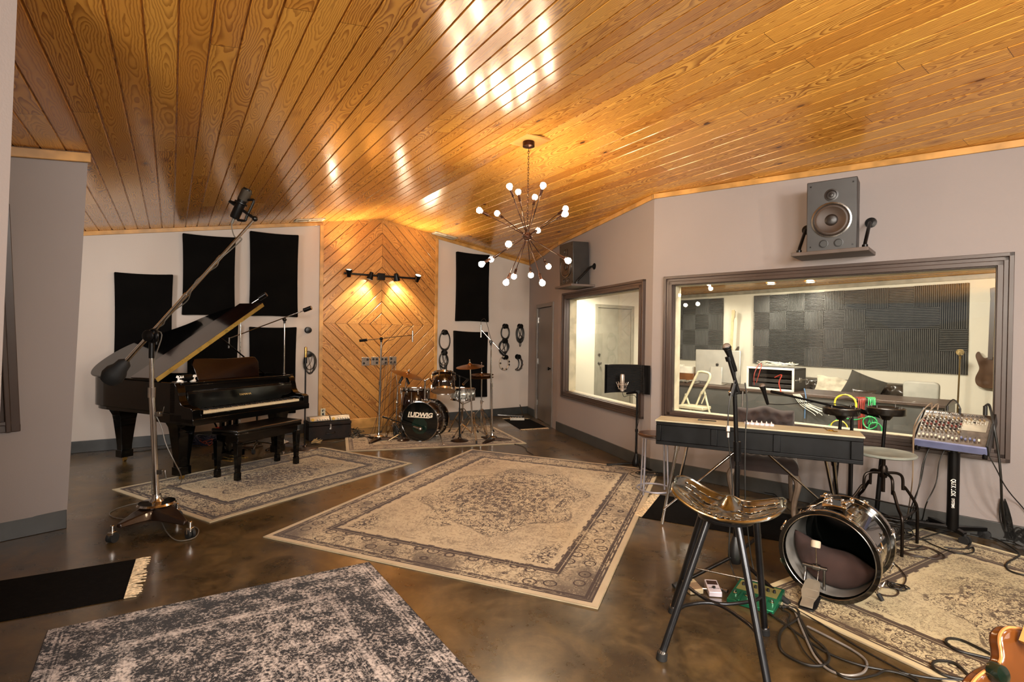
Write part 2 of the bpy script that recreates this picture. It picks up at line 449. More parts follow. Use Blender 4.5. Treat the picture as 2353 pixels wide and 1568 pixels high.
# door wall, first window wall, big window wall
d0, _z = wsz(1236, 712, K[0], K[1]); d1 = d0 + .91; DZ = 2.05
wall('wall_right_door', K[0], K[1], MAUVE, 1, [(d0, d1, 0, DZ)])
w2a, w2b = .30, 2.46; WZ0, WZ1 = .66, 2.13
wall('wall_right_middle', K[1], K[2], MAUVE, 1, [(w2a, w2b, WZ0, WZ1)])
w1a, w1b = .235, 2.90
w1a = wsz(1545, 652, K[2], K[3])[0]; w1b = wsz(2296, 617, K[2], K[3])[0]
wall('wall_right', K[2], K[4], MAUVE, 1, [(w1a, w1b, .70, 2.13)])
C5 = V((K[4].x, -3.4, 0)); C6 = V((-5.6, -3.4, 0))
wall('wall_right_rear', K[4], C5, MAUVE, 1); wall('wall_front', C5, C6, MAUVE, 1)
LW0 = BA2 + V((0, 0, 0)); LW1 = LW0 - E2 * 6.2
wall('wall_left_rear', C6, LW1, MAUVE, 1); wall('wall_left_far', LW1, LW0, PALE, 1)
trim('trim_1', BA2, BB, -1); trim('trim_2', K[0], K[1], -1); trim('trim_3', K[1], K[2], -1); trim('trim_4', K[2], K[4], -1)
pl, pr = wsz(737, 745, BA, BB)[0], wsz(1000, 745, BA, BB)[0]; off = 1.3
trim('baseboard_back', BA2, BB, -1, .145, .018, BASEB, 0, 0, pl + off); trim('baseboard_back_right', BA2, BB, -1, .145, .018, BASEB, 0, pr + off, None)
trim('baseboard_door', K[0], K[1], -1, .145, .018, BASEB, 0, 0, d0 - .1)
trim('baseboard_middle', K[1], K[2], -1, .145, .018, BASEB, 0); trim('baseboard_right', K[2], K[4], -1, .145, .018, BASEB, 0)

# tilted wall on the left with its window, and the near wall edge
def tilted_wall(name, base_end, top_end, dirv, L, m, th=.25, cap=True):
    """wall leaning; its end edge runs base_end -> top_end, body goes along -dirv"""
    b0, t0 = V(base_end), V(top_end); b1, t1 = b0 - dirv * L, t0 - dirv * L
    t0 = V((t0.x, t0.y, t0.z)); t1.z = ceil_z(t1) + .03
    n = V((-dirv.y, dirv.x, 0)) * th
    mb = MB(); mb.add([b0, b1, t1, t0, b0 + n, b1 + n, t1 + n, t0 + n], [(0, 1, 2, 3), (7, 6, 5, 4), (0, 4, 5, 1), (1, 5, 6, 2), (2, 6, 7, 3), (3, 7, 4, 0)])
    return struct(mb.build(name, m, smooth=10))
LD = V((.64, .768, 0))
le = at_z(152, 1213); 
def on_ceil(px, py, side):
    n = V((E1.x * TR_, E1.y * TR_, 1)) if side > 0 else V((-E1.x * TL_, -E1.y * TL_, 1))
    return on_plane(px, py, APEX, n)
lt = on_ceil(203, 352, -1)
tilted_wall('wall_left', le, lt, LD, 3.4, MAUVE)
# trim and baseboard on it
def strip(name, p, q, w, h, m, n, bevel=.004):
    mb = MB(); mb.add([p, q, q + V((0, 0, h)), p + V((0, 0, h)), p + n * w, q + n * w, q + n * w + V((0, 0, h)), p + n * w + V((0, 0, h))],
                      [(0, 1, 2, 3), (7, 6, 5, 4), (0, 4, 5, 1), (1, 5, 6, 2), (2, 6, 7, 3), (3, 7, 4, 0)]); return struct(mb.build(name, m, bevel=bevel))
ln = V((LD.y, -LD.x, 0))
p_, q_ = lt - V((0, 0, .07)) + LD * .01, lt - LD * 3.4; q_.z = ceil_z(q_) - .07; strip('trim_5', p_, q_, .03, .065, TRIM, ln)
strip('baseboard_left', le + LD * .0, le - LD * 3.4, .02, .145, BASEB, ln)
ne_b = at_y(-26, 1568, 1.80); ne_t = at_y(41, -30, 1.80)
k_ = ne_b + (ne_b - ne_t) * (ne_b.z / (ne_t.z - ne_b.z)); top_ = ne_t + (ne_t - k_) * ((ceil_z(ne_t) + .03 - ne_t.z) / (ne_t.z - k_.z))
tilted_wall('wall_left_near', k_, top_, V((1, .1, 0)).normalized(), 1.6, MAUVE, -.12)
# little window in the tilted wall
def lw(px, py):   # point on the tilted wall plane
    n = (lt - le).cross(LD); return on_plane(px, py, le, n)
DARKGL = mat('dark_glass', '1c1614', .08, var=.05)
f0, f1 = lw(46, 990), lw(21, 470)
up_ = (f1 - f0)
w3 = MB(); n3 = ln
for k, (off_, wd, th) in enumerate(((0, .050, .030), (.050, .028, .048), (.078, .035, .020))):
    a = f0 - LD * off_; b = f1 - LD * off_; w3.add([a, a - LD * wd, b - LD * wd, b] + [x + n3 * th for x in (a, a - LD * wd, b - LD * wd, b)], [(0, 1, 2, 3), (7, 6, 5, 4), (0, 4, 5, 1), (1, 5, 6, 2), (2, 6, 7, 3), (3, 7, 4, 0)])
    z0 = f0.z + off_; a = V((f0.x, f0.y, z0)) - LD * off_; b = a - LD * 1.3; h = V((0, 0, wd))
    w3.add([a, b, b + h, a + h] + [x + n3 * th for x in (a, b, b + h, a + h)], [(0, 1, 2, 3), (7, 6, 5, 4), (0, 4, 5, 1), (1, 5, 6, 2), (2, 6, 7, 3), (3, 7, 4, 0)])
wo = struct(w3.build('window_3', FRAME, bevel=.004))
g3 = MB(); a = f0 - LD * .1 + V((0, 0, .1)); b = f1 - LD * .1; L_ = LD * 1.2
g3.add([a + n3 * .012, a - L_ + n3 * .012, b - L_ + n3 * .012, b + n3 * .012, a, a - L_, b - L_, b], [(0, 1, 2, 3), (7, 6, 5, 4), (0, 4, 5, 1), (1, 5, 6, 2), (2, 6, 7, 3), (3, 7, 4, 0)])
struct(g3.build('window_3_pane', DARKGL))

# ---- casings, windows
SILL = mat('cream_jamb_paint', 'cdc3a8', .5)
def window(name, A, B, s0, s1, z0, z1, thick=.15):
    d = (B - A).normalized(); n = V((d.y, -d.x, 0))      # n: into the live room
    F = lambda s_, z, t: A + d * s_ + n * t + V((0, 0, z))
    root = thing(name, None, None, F((s0 + s1) / 2, z0, 0)); root['kind'] = 'structure'
    mb = MB()
    for k, (o, w_, t) in enumerate(((.085, .03, .040), (.055, .030, .028), (.025, .035, .034))):
        a0, a1, b0, b1 = s0 - o, s1 + o, z0 - o, z1 + o
        for q in ([(a0, b0), (a1, b0), (a1, b0 + w_), (a0, b0 + w_)], [(a0, b1 - w_), (a1, b1 - w_), (a1, b1), (a0, b1)], [(a0, b0), (a0 + w_, b0), (a0 + w_, b1), (a0, b1)], [(a1 - w_, b0), (a1, b0), (a1, b1), (a1 - w_, b1)]): mb.prism(q, -.002, t, F)
    # room-side jamb
    for q in ([(s0, z0), (s1, z0), (s1, z0 + .018), (s0, z0 + .018)], [(s0, z1 - .018), (s1, z1 - .018), (s1, z1), (s0, z1)], [(s0, z0), (s0 + .018, z0), (s0 + .018, z1), (s0, z1)], [(s1 - .018, z0), (s1, z0), (s1, z1), (s1 - .018, z1)]): mb.prism(q, -.05, .0, F)
    o = mb.build('window_frame', FRAME, root, world=True, bevel=.003); o['kind'] = 'structure'
    mb = MB()
    for q in ([(s0, z0), (s1, z0), (s1, z0 + .02), (s0, z0 + .02)], [(s0, z1 - .02), (s1, z1 - .02), (s1, z1), (s0, z1)], [(s0, z0), (s0 + .02, z0), (s0 + .02, z1), (s0, z1)], [(s1 - .02, z0), (s1, z0), (s1, z1), (s1 - .02, z1)]): mb.prism(q, -thick - .03, -.06, F)
    o = mb.build('window_jamb', SILL, root, world=True, bevel=.002); o['kind'] = 'structure'
    mb = MB(); mb.prism([(s0, z0), (s1, z0), (s1, z1), (s0, z1)], -.058, -.052, F)
    o = mb.build('window_pane', GLASS, root, world=True); o['kind'] = 'structure'
    return root
window('window_1', K[2], K[3], w1a, w1b, .70, 2.13)
window('window_2', K[1], K[2], w2a, w2b, WZ0, WZ1)

def door(name, A, B, s0, s1, z1, knob_side=1, m=DOORP, hinge=True, dead=False, n_out=1):
    d = (B - A).normalized(); n = V((d.y, -d.x, 0)) * n_out
    F = lambda s_, z, t: A + d * s_ + n * t + V((0, 0, z))
    root = thing(name, None, None, F((s0 + s1) / 2, 0, 0)); root['kind'] = 'structure'
    mb = MB()
    for q in ([(s0 - .07, 0), (s0, 0), (s0, z1 + .07), (s0 - .07, z1 + .07)], [(s1, 0), (s1 + .07, 0), (s1 + .07, z1 + .07), (s1, z1 + .07)], [(s0, z1), (s1, z1), (s1, z1 + .07), (s0, z1 + .07)]): mb.prism(q, -.10, .018, F)
    o = mb.build('door_frame', m, root, world=True, bevel=.004); o['kind'] = 'structure'
    mb = MB(); mb.prism([(s0 + .004, .008), (s1 - .004, .008), (s1 - .004, z1 - .004), (s0 + .004, z1 - .004)], -.055, -.015, F)
    sl = mb.build('door_slab', m, root, world=True, bevel=.003); sl['kind'] = 'structure'
    ks = s1 - .07 if knob_side > 0 else s0 + .07
    mb = MB(); c = F(ks, .98, -.015); mb.lathe([(.032, 0), (.032, .008), (.012, .012), (.012, .035), (.026, .042), (.030, .055), (.024, .066), (.0, .068)], c, n, 16)
    if dead: mb.lathe([(.032, 0), (.030, .014), (.0, .016)], F(ks, 1.16, -.015), n, 16)
    o = mb.build('door_knob', BLACKM if not dead else STEEL, root, world=True); o['kind'] = 'structure'
    if hinge:
        hs = s0 + .004 if knob_side > 0 else s1 - .004
        for z in (.25, 1.02, 1.78):
            mb = MB(); mb.cyl(F(hs, z, -.008), F(hs, z + .1, -.008), .008); mb.prism([(hs - .02, z), (hs + .02, z), (hs + .02, z + .1), (hs - .02, z + .1)], -.016, -.010, F)
            o = mb.build('door_hinge', STEEL, root, world=True); o['kind'] = 'structure'
door('door_1', K[0], K[1], d0, d1, DZ, 1)

# ---- chevron wood wall panel
ps, pz = wsz(877, 746, BA, BB); cs = (APEX - V((BA.x, BA.y, 0))); cs = V((cs.x, cs.y, 0)).dot(BD); ps = cs
hwL, hwR = ps - pl, pr - ps; ztop = lambda s_: ceil_z(BA + BD * s_) - .0
def clip(poly, a, b, c):
    """keep a*x+b*y<=c"""
    out = []
    for i in range(len(poly)):
        p, q = poly[i], poly[(i + 1) % len(poly)]; fp, fq = a * p[0] + b * p[1] - c, a * q[0] + b * q[1] - c
        if fp <= 0: out.append(p)
        if fp * fq < 0: t = fp / (fp - fq); out.append((p[0] + (q[0] - p[0]) * t, p[1] + (q[1] - p[1]) * t))
    return out
mb = MB(); FB = lambda s_, z, t: BA + BD * s_ + BN * t + V((0, 0, z)); r2 = math.sqrt(.5); bw_ = .133; bi = 0
for sx in (-1, 1):
    hw = hwR if sx > 0 else hwL
    for sz in (-1, 1):
        if sz > 0: quad = [(0, 0), (hw, 0), (hw, ztop(ps + sx * hw) - pz), (0, ztop(ps) - pz)]
        else: quad = [(0, 0), (hw, 0), (hw, pz), (0, pz)]
        k = 0
        while k * bw_ < 3.2:
            q = clip(clip(quad, -r2, -r2, -(k * bw_ + .0035)), r2, r2, (k + 1) * bw_ - .0035); k += 1; bi += 1
            q = [(max(x, .0015), max(y, .0015)) for x, y in q]
            if len(q) < 3: continue
            # bevelled board: outer ring low, inner ring high
            cx, cy = sum(p[0] for p in q) / len(q), sum(p[1] for p in q) / len(q)
            n_ = len(q); inn = clip(clip(q, -r2, -r2, -((k - 1) * bw_ + .009)), r2, r2, k * bw_ - .009)
            if len(inn) == n_: rings = [(q, .012), (q, .020), (inn, .026)]
            else: rings = [(q, .012), (q, .024)]
            vs = []; uvs = []
            for rg, h in rings:
                for (x, y) in rg: vs.append(FB(ps + sx * x, pz + sz * y, h)); uvs.append(((x - y) * r2 + 5 + bi * 1.7, ((x + y) * r2 / bw_ - (k - 1)) * .123 + .001 + bi * .125))
            fs = [tuple((len(rings) - 1) * n_ + j for j in range(n_))]
            for rI in range(len(rings) - 1):
                for j in range(n_): m_ = (j + 1) % n_; fs.append((rI * n_ + j, rI * n_ + m_, (rI + 1) * n_ + m_, (rI + 1) * n_ + j))
            mb.add(vs, fs, [[uvs[j] for j in f] for f in fs])
po = struct(mb.build('wall_back_wood_panel', PANEL, smooth=5))
mb = MB(); mb.prism([(pl, 0), (pr, 0), (pr, ztop(pr)), (ps, ztop(ps)), (pl, ztop(pl))], .0, .012, FB); struct(mb.build('wall_back_panel_backing', mat('groove_brown', '4a2a12', .6)))
for nm, a, b in (('trim_6', pl - .03, pl + .025), ('trim_7', pr - .025, pr + .03)):
    mb = MB(); mb.prism([(a, 0), (b, 0), (b, ztop(b) - .055), (a, ztop(a) - .055)], 0, .036, FB); struct(mb.build(nm, TRIM, bevel=.003))
mb = MB(); mb.prism([(pl + .025, 0), (pr - .025, 0), (pr - .025, .16), (pl + .025, .16)], 0, .036, FB); struct(mb.build('baseboard_panel', TRIM, bevel=.003))
# ---- control room shell
Q0 = P2(1.68, 10.3); F0 = P2(4.35, 9.4); FD = -E2
FC = F0 + E2 * ((Q0 - F0).dot(E2)); Q1 = K[0] + E1 * .15 + E2 * ((Q0 - K[0]).dot(E2))
wall('wall_control_far', FC, F0 + FD * 4.6, CREAMW, 1)
qd = (Q0 - Q1).dot(E1); wall('wall_control_left', Q1 - E1 * .15, FC, CREAMW, 1, [(qd + .15, qd + 1.15, 0, 2.16)])
fe = F0 + FD * 4.6; wall('wall_control_right', fe, K[4] + V((.15, .1, 0)), CREAMW, 1)
door('door_2', Q1 - E1 * .15, FC, qd + .15, qd + 1.15, 2.16, -1, mat('control_door_paint', '8f8b7c', .45, var=.06), hinge=False, dead=True)
trim('trim_8', FC, fe, -1, .07, .02, mat('control_room_trim', '8a8474', .45))
# cream inner face of the walls towards the control room
def liner(name, A, B, holes): 
    d = (B - A).normalized(); n = V((-d.y, d.x, 0)) * .152; wall(name, A + n, B + n, CREAMW, 1, holes, .02)
liner('wall_control_front', K[2], K[4], [(w1a, w1b, .70, 2.13)]); liner('wall_control_front_left', K[1], K[2] , [(w2a, w2b, WZ0, WZ1)])

# ---- ceiling vents
VENT = mat('vent_metal', 'b9ad98', .45)
def vent(px, py, side, label):
    c = on_ceil(px, py, side); R = Matrix((E1 + V((0, 0, (TL_ if side < 0 else -TR_))), E2, V((0, 0, 1)))).transposed().to_4x4()
    root = thing('ceiling_vent', label, 'vent', c, 0, 'ceiling vents'); nn = V((0, 0, 1))
    mb = MB(); ex = (E1 + V((0, 0, (TL_ if side < 0 else -TR_)))).normalized(); ey = E2
    def bx(x, y, w_, h_, z, t):
        vs = [c + ex * (x + a * w_ / 2) + ey * (y + b * h_ / 2) + V((0, 0, z + e)) for e in (0, t) for a, b in ((-1, -1), (1, -1), (1, 1), (-1, 1))]
        mb.add(vs, [(0, 1, 2, 3), (7, 6, 5, 4), (0, 4, 5, 1), (1, 5, 6, 2), (2, 6, 7, 3), (3, 7, 4, 0)])
    for x, y, w_, h_ in ((0, .085, .42, .03), (0, -.085, .42, .03), (-.195, 0, .03, .2), (.195, 0, .03, .2), (0, 0, .03, .2)): bx(x, y, w_, h_, -.014, .012)
    mb.build('frame', VENT, root, world=True)
    for x0 in (-.1, .1):
        mb = MB()
        for k in range(9): bx(x0 - .07 + k * .0175, 0, .005, .14, -.010, .008)
        mb.build('louver', VENT, root, world=True)
vent(712, 505, -1, 'white slotted ceiling vent left of the wooden panel'); vent(1022, 541, 1, 'white slotted ceiling vent above the right black wall panels')

# ------------------------------------------------------------------ chandelier
BRONZE = mat('bronze', '3a241a', .3, .85, var=.1)
BULB = mat('lit_bulb', 'ffd9a0', .4, emit=115., ecol='ffe0b8')
cc = on_ceil(1215, 318, 1); ch = thing('chandelier', 'bronze starburst chandelier with glowing round bulbs on thin rods', 'chandelier', (cc.x, cc.y, 0))
ch.location = (cc.x, cc.y, cc.z - 1.0)
hub = at_y(1204, 543, cc.y); hub.x = cc.x
ch.location = hub.copy(); I0 = hub
mb = MB(); sq = .15
vs = [V((cc.x, cc.y, 0)) + E1 * a * sq + E2 * b * sq for a, b in ((-1, -1), (1, -1), (1, 1), (-1, 1))]
vs2 = [V((v.x, v.y, ceil_z(v) + .01)) for v in vs]; vs3 = [V((v.x, v.y, cc.z - .035)) for v in vs]
mb.add(vs3 + vs2, [(0, 1, 2, 3), (7, 6, 5, 4), (0, 4, 5, 1), (1, 5, 6, 2), (2, 6, 7, 3), (3, 7, 4, 0)]); mb.build('mounting_block', TRIM, ch, world=True, bevel=.004)
mb = MB(); zt_ = cc.z - .035; mb.lathe([(.055, 0), (.058, -.008), (.058, -.045), (.04, -.05), (.012, -.06)], (cc.x, cc.y, zt_), n=28); mb.build('canopy', BRONZE, ch, world=True)
mb = MB(); z = zt_ - .06; k = 0
while z > hub.z + .07:
    a = (1, 0, 0) if k % 2 else (0, 1, 0); c0 = V((cc.x, cc.y, z - .014)); a = V(a)
    mb.tube([c0 + a * math.cos(t) * .007 + V((0, 0, 1)) * math.sin(t) * .017 for t in [i * math.pi / 6 for i in range(12)]], .0022, 5, closed=True); z -= .026; k += 1
mb.build('chain', BRONZE, ch, world=True)
mb = MB(); mb.ball(hub, .045, 12); mb.torus(hub, .048, .006, n=24); mb.cyl(hub + V((0, 0, .04)), hub + V((0, 0, .07)), .012); mb.build('hub', BRONZE, ch, world=True)
bulbs = [(1171, 429, -1), (1191, 442, 1), (1229, 454, 1), (1248, 427, -1), (1102, 484, -1), (1143, 491, 1), (1299, 480, 1), (1298, 492, -1), (1236, 530, 1),
         (1169, 561, -1), (1129, 596, 1), (1107, 607, -1), (1163, 649, -1), (1181, 635, 1), (1220, 632, 1), (1246, 650, -1), (1260, 612, 1), (1305, 599, -1)]
for (bx_, by_, sg) in bulbs:
    p = at_y(bx_, by_, hub.y); d = p - hub; R_ = .50
    for _ in range(4):
        dy = math.sqrt(max(R_ ** 2 - (p.x - hub.x) ** 2 - (p.z - hub.z) ** 2, .01)) * sg; p = at_y(bx_, by_, hub.y + dy)
    d = (p - hub).normalized()
    mb = MB(); mb.cyl(hub + d * .04, p - d * .085, .0042, n=8); rod = mb.build('rod', BRONZE, ch, world=True)
    mb = MB(); mb.lathe([(.006, -.10), (.013, -.095), (.014, -.035), (.012, -.03)], p, d, 14); mb.build('socket', BRONZE, rod, world=True)
    mb = MB(); mb.lathe([(.011, -.032), (.016, -.022), (.026, -.008), (.0285, .006), (.025, .019), (.014, .028), (0, .0305)], p, d, 16); mb.build('bulb', BULB, rod, world=True)

# ------------------------------------------------------------------ track light on the wooden panel
SPOTE = mat('lit_spot_bulb', 'fff0d0', .4, emit=120., ecol='ffe6bd')
def onw(px, py, A, B, off):
    n = V((B[1] - A[1], -(B[0] - A[0]), 0)).normalized(); return on_plane(px, py, V((A[0], A[1], 0)) + n * off, n)
T0, T1 = onw(790, 628, BA, BB, .11), onw(965, 641, BA, BB, .11); TC = onw(876, 636, BA, BB, .11)
tl = thing('track_light', 'black four-headed track lamp lit on the chevron wooden panel', 'lamp', TC)
mb = MB(); mb.beam(T0, T1, .022, .03); mb.build('rail', BLACKM, tl, world=True, bevel=.003)
mb = MB(); mb.box(TC, (.12, .05, .11), Matrix((BD, BN, V((0, 0, 1)))).transposed()); mb.cyl(TC, TC - BN * .09, .03); mb.build('mount', BLACKM, tl, world=True, bevel=.004)
heads = [(800, 629, BN * .35 + V((0, 0, 1)) - BD * .1, True), (850, 634, -BN * .10 - V((0, 0, 1)) - BD * .28, True), (909, 637, -BN * .25 - V((0, 0, 1)) + BD * .25, False), (957, 641, BN * .6 + V((0, 0, 1)), True)]
for hx, hy, d, _ in heads:
    p = onw(hx, hy, BA, BB, .12); d = d.normalized(); m0 = p + BN * .04
    mb = MB(); mb.cyl(p, m0, .010, n=10); mb.lathe([(.012, -.06), (.030, -.055), (.034, -.02), (.050, .045), (.052, .065), (.047, .065), (.044, .04)], m0, d, 20, cap=False); mb.lathe([(.0, -.06), (.03, -.056)], m0, d, 20, cap=False)
    hd = mb.build('lamp_head', BLACKM, tl, world=True)
    mb = MB(); mb.lathe([(.0, .050), (.042, .048), (.042, .035)], m0, d, 18); mb.build('bulb', SPOTE, hd, world=True)
    lamp('track_lamp_beam', 'SPOT', m0 + d * .075, 60 if d.z < 0 else 75, (1, .80, .55), .03, m0 + d, 105, .8)

# ------------------------------------------------------------------ black wall panels
FAB = mat('black_fabric', '080706', 1., var=.25, scale=3, bump=.2, bscale=300, spec=.1)
def wall_panel(px, label, z1=None, h=None):
    c = [wsz(x, y, BA, BB) for x, y in px]; sa = (c[0][0] + c[3][0]) / 2; sb = (c[1][0] + c[2][0]) / 2; zb = (c[2][1] + c[3][1]) / 2; za = (c[0][1] + c[1][1]) / 2
    if h: zb = za - h
    tl_, tr_ = (c[0][0] - sa, c[0][1] - za), (c[1][0] - sb, c[1][1] - za); cu = .012; poly = []
    q = [(sa, zb), (sb, zb), (sb, za + tr_[1]), (sa, za + tl_[1])]
    for i in range(4):
        a, b = q[i], q[(i + 1) % 4]; nx, ny = -(b[1] - a[1]), b[0] - a[0]; l = math.hypot(nx, ny)
        for k in range(8): t = k / 8; o = 4 * cu * t * (1 - t); poly.append((a[0] + (b[0] - a[0]) * t + nx / l * o, a[1] + (b[1] - a[1]) * t + ny / l * o))
    o = MB().prism(poly, 0.004, .075, FB).build('acoustic_panel', FAB, bevel=.012)
    tag(o, label, 'acoustic panel', 'black fabric wall panels'); return o
H4 = 1.29
wall_panel([(260, 626), (397, 632), (397, 800), (264, 800)], 'black fabric wall panel, lowest on the left, behind the piano tail', h=H4)
wall_panel([(416, 537), (539, 547), (541, 727), (420, 725)], 'upper black fabric wall panel, crossed by the tall boom arm')
wall_panel([(574, 532), (685, 542), (682, 730), (570, 726)], 'upper black fabric wall panel nearest the left of the wooden panel')
wall_panel([(427, 746), (546, 745), (546, 860), (430, 860)], 'lower black fabric wall panel half hidden behind the raised piano lid', h=H4)
wall_panel([(571, 751), (680, 752), (678, 900), (571, 900)], 'lower black fabric wall panel behind the piano music desk', h=H4)
wall_panel([(1048, 579), (1121, 587), (1119, 740), (1043, 739)], 'upper black fabric wall panel right of the wooden panel')
wall_panel([(1041, 760), (1120, 763), (1113, 916), (1038, 912)], 'lower black fabric wall panel behind the drum cymbals')

# ------------------------------------------------------------------ hooks, cable coils, tambourines
def hook(px, py, label):
    c = on_wall(px, py, BA, BB); mb = MB(); mb.lathe([(.012, 0), (.012, .05), (.038, .055), (.046, .066), (.044, .078), (.0, .084)], c, BN, 18)
    mb.lathe([(.05, 0.001), (.05, .006), (.0, .008)], c, BN, 18); return tag(mb.build('wall_hook', BLACKM), label, 'hook', 'round black wall hooks')
def coil(cx, cy, wpx, hpx, turns, r, label, m=CABLE, seed=1, loose=.2, name='cable_coil', cross=0, tail=0):
    rnd = random.Random(seed); c = onw(cx, cy, BA, BB, .03); k = c.y / FPX; a, b = wpx * k / 2, hpx * k / 2; mb = MB()
    pts = []
    for t in range(turns):
        ja, jb, jx, jz = 1 + rnd.uniform(-loose, loose * .3), 1 + rnd.uniform(-loose, .08), rnd.uniform(-.008, .008), rnd.uniform(-.01, .01); dd = rnd.uniform(-.012, .014)
        top = b
        for i in range(14):
            th = math.pi / 2 + 2 * math.pi * i / 14; x = math.cos(th) * a * ja + jx; z = top - jb * b + math.sin(th) * b * jb + jz
            pts.append(c + BD * x + V((0, 0, z)) + BN * (dd + .01))
    mb.tube(spline(pts, 3), r, 6)
    for q in range(cross):
        x0 = a * rnd.uniform(.2, .5); s_ = 1 if q % 2 else -1
        mb.tube(spline([c + BN * .02 + BD * x + V((0, 0, z)) for x, z in ((s_ * x0, b * .8), (s_ * x0 * .3, b * .1), (-s_ * x0 * .9, -b * .3), (-s_ * x0 * .4, -b * .85), (s_ * x0 * .5, -b * .75))], 5), r * .8, 6)
    if tail: mb.tube(spline([c + BN * .02 + BD * x + V((0, 0, z)) for x, z in ((-a * .2, -b * .9), (-a * .15, -b * 1.3), (.0, -b * 1.45), (a * .2, -b * 1.3), (a * .25, -b * .95))], 5), r * .8, 6)
    return tag(mb.build(name, m), label, 'cable', 'coiled cables hanging on the wall')
hook(707, 759, 'empty round black wall hook beside the left edge of the wooden panel'); hook(708, 814, 'round black wall hook holding the cable left of the wooden panel')
hook(1020, 764, 'round black wall hook with the upper coil right of the wooden panel'); hook(1019, 811, 'round black wall hook with the lower coil right of the wooden panel')
hook(1159, 750, 'black wall hook holding the topmost coil near the grey door'); hook(1158, 784, 'black wall hook between two stacked coils near the door')
hook(1193, 750, 'black wall hook holding the fat coil closest to the door'); hook(1159, 821, 'black wall hook holding the pale tambourine'); hook(1188, 820, 'black wall hook holding the crescent tambourine')
coil(711, 836, 27, 52, 5, .005, 'thin black cable coil hanging left of the wooden panel', seed=3, loose=.25, cross=2)
coil(1021, 784, 27, 44, 6, .006, 'round open cable coil hanging right of the wooden panel', seed=5, loose=.06)
coil(1019, 831, 24, 38, 7, .005, 'tangled cable coil hanging behind the drum kit', seed=8, loose=.3, cross=3)
coil(1160, 765, 23, 30, 9, .007, 'thick black cable ring, topmost near the grey door', seed=11, loose=.08)
coil(1157, 800, 26, 33, 9, .007, 'black cable coil hanging between ring and pale tambourine', seed=12, loose=.28, cross=2)
coil(1194, 769, 20, 38, 12, .008, 'fat black cable coil with a hanging tail, closest to door', seed=13, loose=.25, cross=2, tail=1)
def tambourine(cx, cy, r, label, cres, m):
    c = onw(cx, cy, BA, BB, .04); t = thing('tambourine', label, 'tambourine', c, 0, 'tambourines on the wall'); mb = MB(); n = 26
    a0, a1 = (0, 2 * math.pi) if not cres else (-2.1, 1.75)
    P = [c + BD * math.cos(a0 + (a1 - a0) * i / n) * r * .8 + V((0, 0, math.sin(a0 + (a1 - a0) * i / n) * r)) for i in range(n + 1)]
    mb.tube(P[:-1] if not cres else P, .016, 8, closed=not cres)
    if cres: mb.tube([c + BD * (-.03 + math.cos(a) * r * .45) + V((0, 0, math.sin(a) * r * .8)) for a in [-1.6 + 3.1 * i / 10 for i in range(11)]], .012, 8)
    mb.build('frame', m, t, world=True)
    for i in range(1, n, 4):
        mb = MB(); q = P[i]; mb.lathe([(.018, -.004), (.020, 0), (.018, .004)], q + BN * .018, BN, 12); mb.build('jingle', CHROME, t, world=True)
tambourine(1159, 835, .125, 'pale ring tambourine hanging below the cable coils', False, mat('pale_tambourine', 'b8aa98', .4)); tambourine(1190, 836, .125, 'black crescent tambourine hanging beside the pale one', True, BLACKP)

# ------------------------------------------------------------------ socket plates on the wooden panel
PLATE = mat('steel_plate', '8f8378', .35, .7, var=.1); IVORY = mat('ivory_plastic', 'cbbf9f', .4)
for (px, py), lb, pat in (((840, 831), 'leftmost steel socket plate on the wooden panel', 0), ((861.5, 830), 'steel socket plate just behind the left overhead stand', 1), ((882, 830), 'steel socket plate with cables hanging, right of the overhead stand', 1), ((902.5, 829), 'rightmost steel socket plate on the wooden panel, cables plugged in', 2)):
    c = onw(px, py, BA, BB, .027); t = thing('socket_plate', lb, 'socket plate', c, 0, 'steel socket plates')
    F = lambda s_, z, tt, c=c: c + BD * s_ + BN * tt + V((0, 0, z))
    MB().prism([(-.064, -.068), (.064, -.068), (.064, .068), (-.064, .068)], 0, .006, F).build('plate', PLATE, t, world=True, bevel=.002)
    for i, (sx, sz) in enumerate([(-.03, .03), (.03, .03), (-.03, -.03), (.03, -.03)]):
        mb = MB(); mb.lathe([(.019, .005), (.019, .012), (.012, .012), (.011, .008)], F(sx, sz, 0), BN, 14); mb.build('socket', BLACKP if (i + pat) % 3 else PLATE, t, world=True)
c = onw(742, 948, BA, BB, .037); t = thing('wall_outlet', 'ivory wall outlet with a white plug above the trunk', 'outlet', c)
F = lambda s_, z, tt, c=c: c + BD * s_ + BN * tt + V((0, 0, z))
MB().prism([(-.036, -.06), (.036, -.06), (.036, .06), (-.036, .06)], 0, .006, F).build('plate', IVORY, t, world=True, bevel=.002)
for z0 in (.012, -.042): MB().prism([(-.016, z0), (.016, z0), (.016, z0 + .03), (-.016, z0 + .03)], .005, .010, F).build('receptacle', BLACKP, t, world=True)
mb = MB(); mb.tube(spline([F(0, .025, .01), F(.0, .02, .04), F(.012, -.03, .04), F(.01, -.10, .035), F(-.02, -.15, .03), F(-.05, -.18, .03)], 6), .006, 8)
tag(mb.build('power_lead', mat('white_plastic', 'cfc9bd', .4)), 'short white lead plugged into the ivory outlet', 'cord')

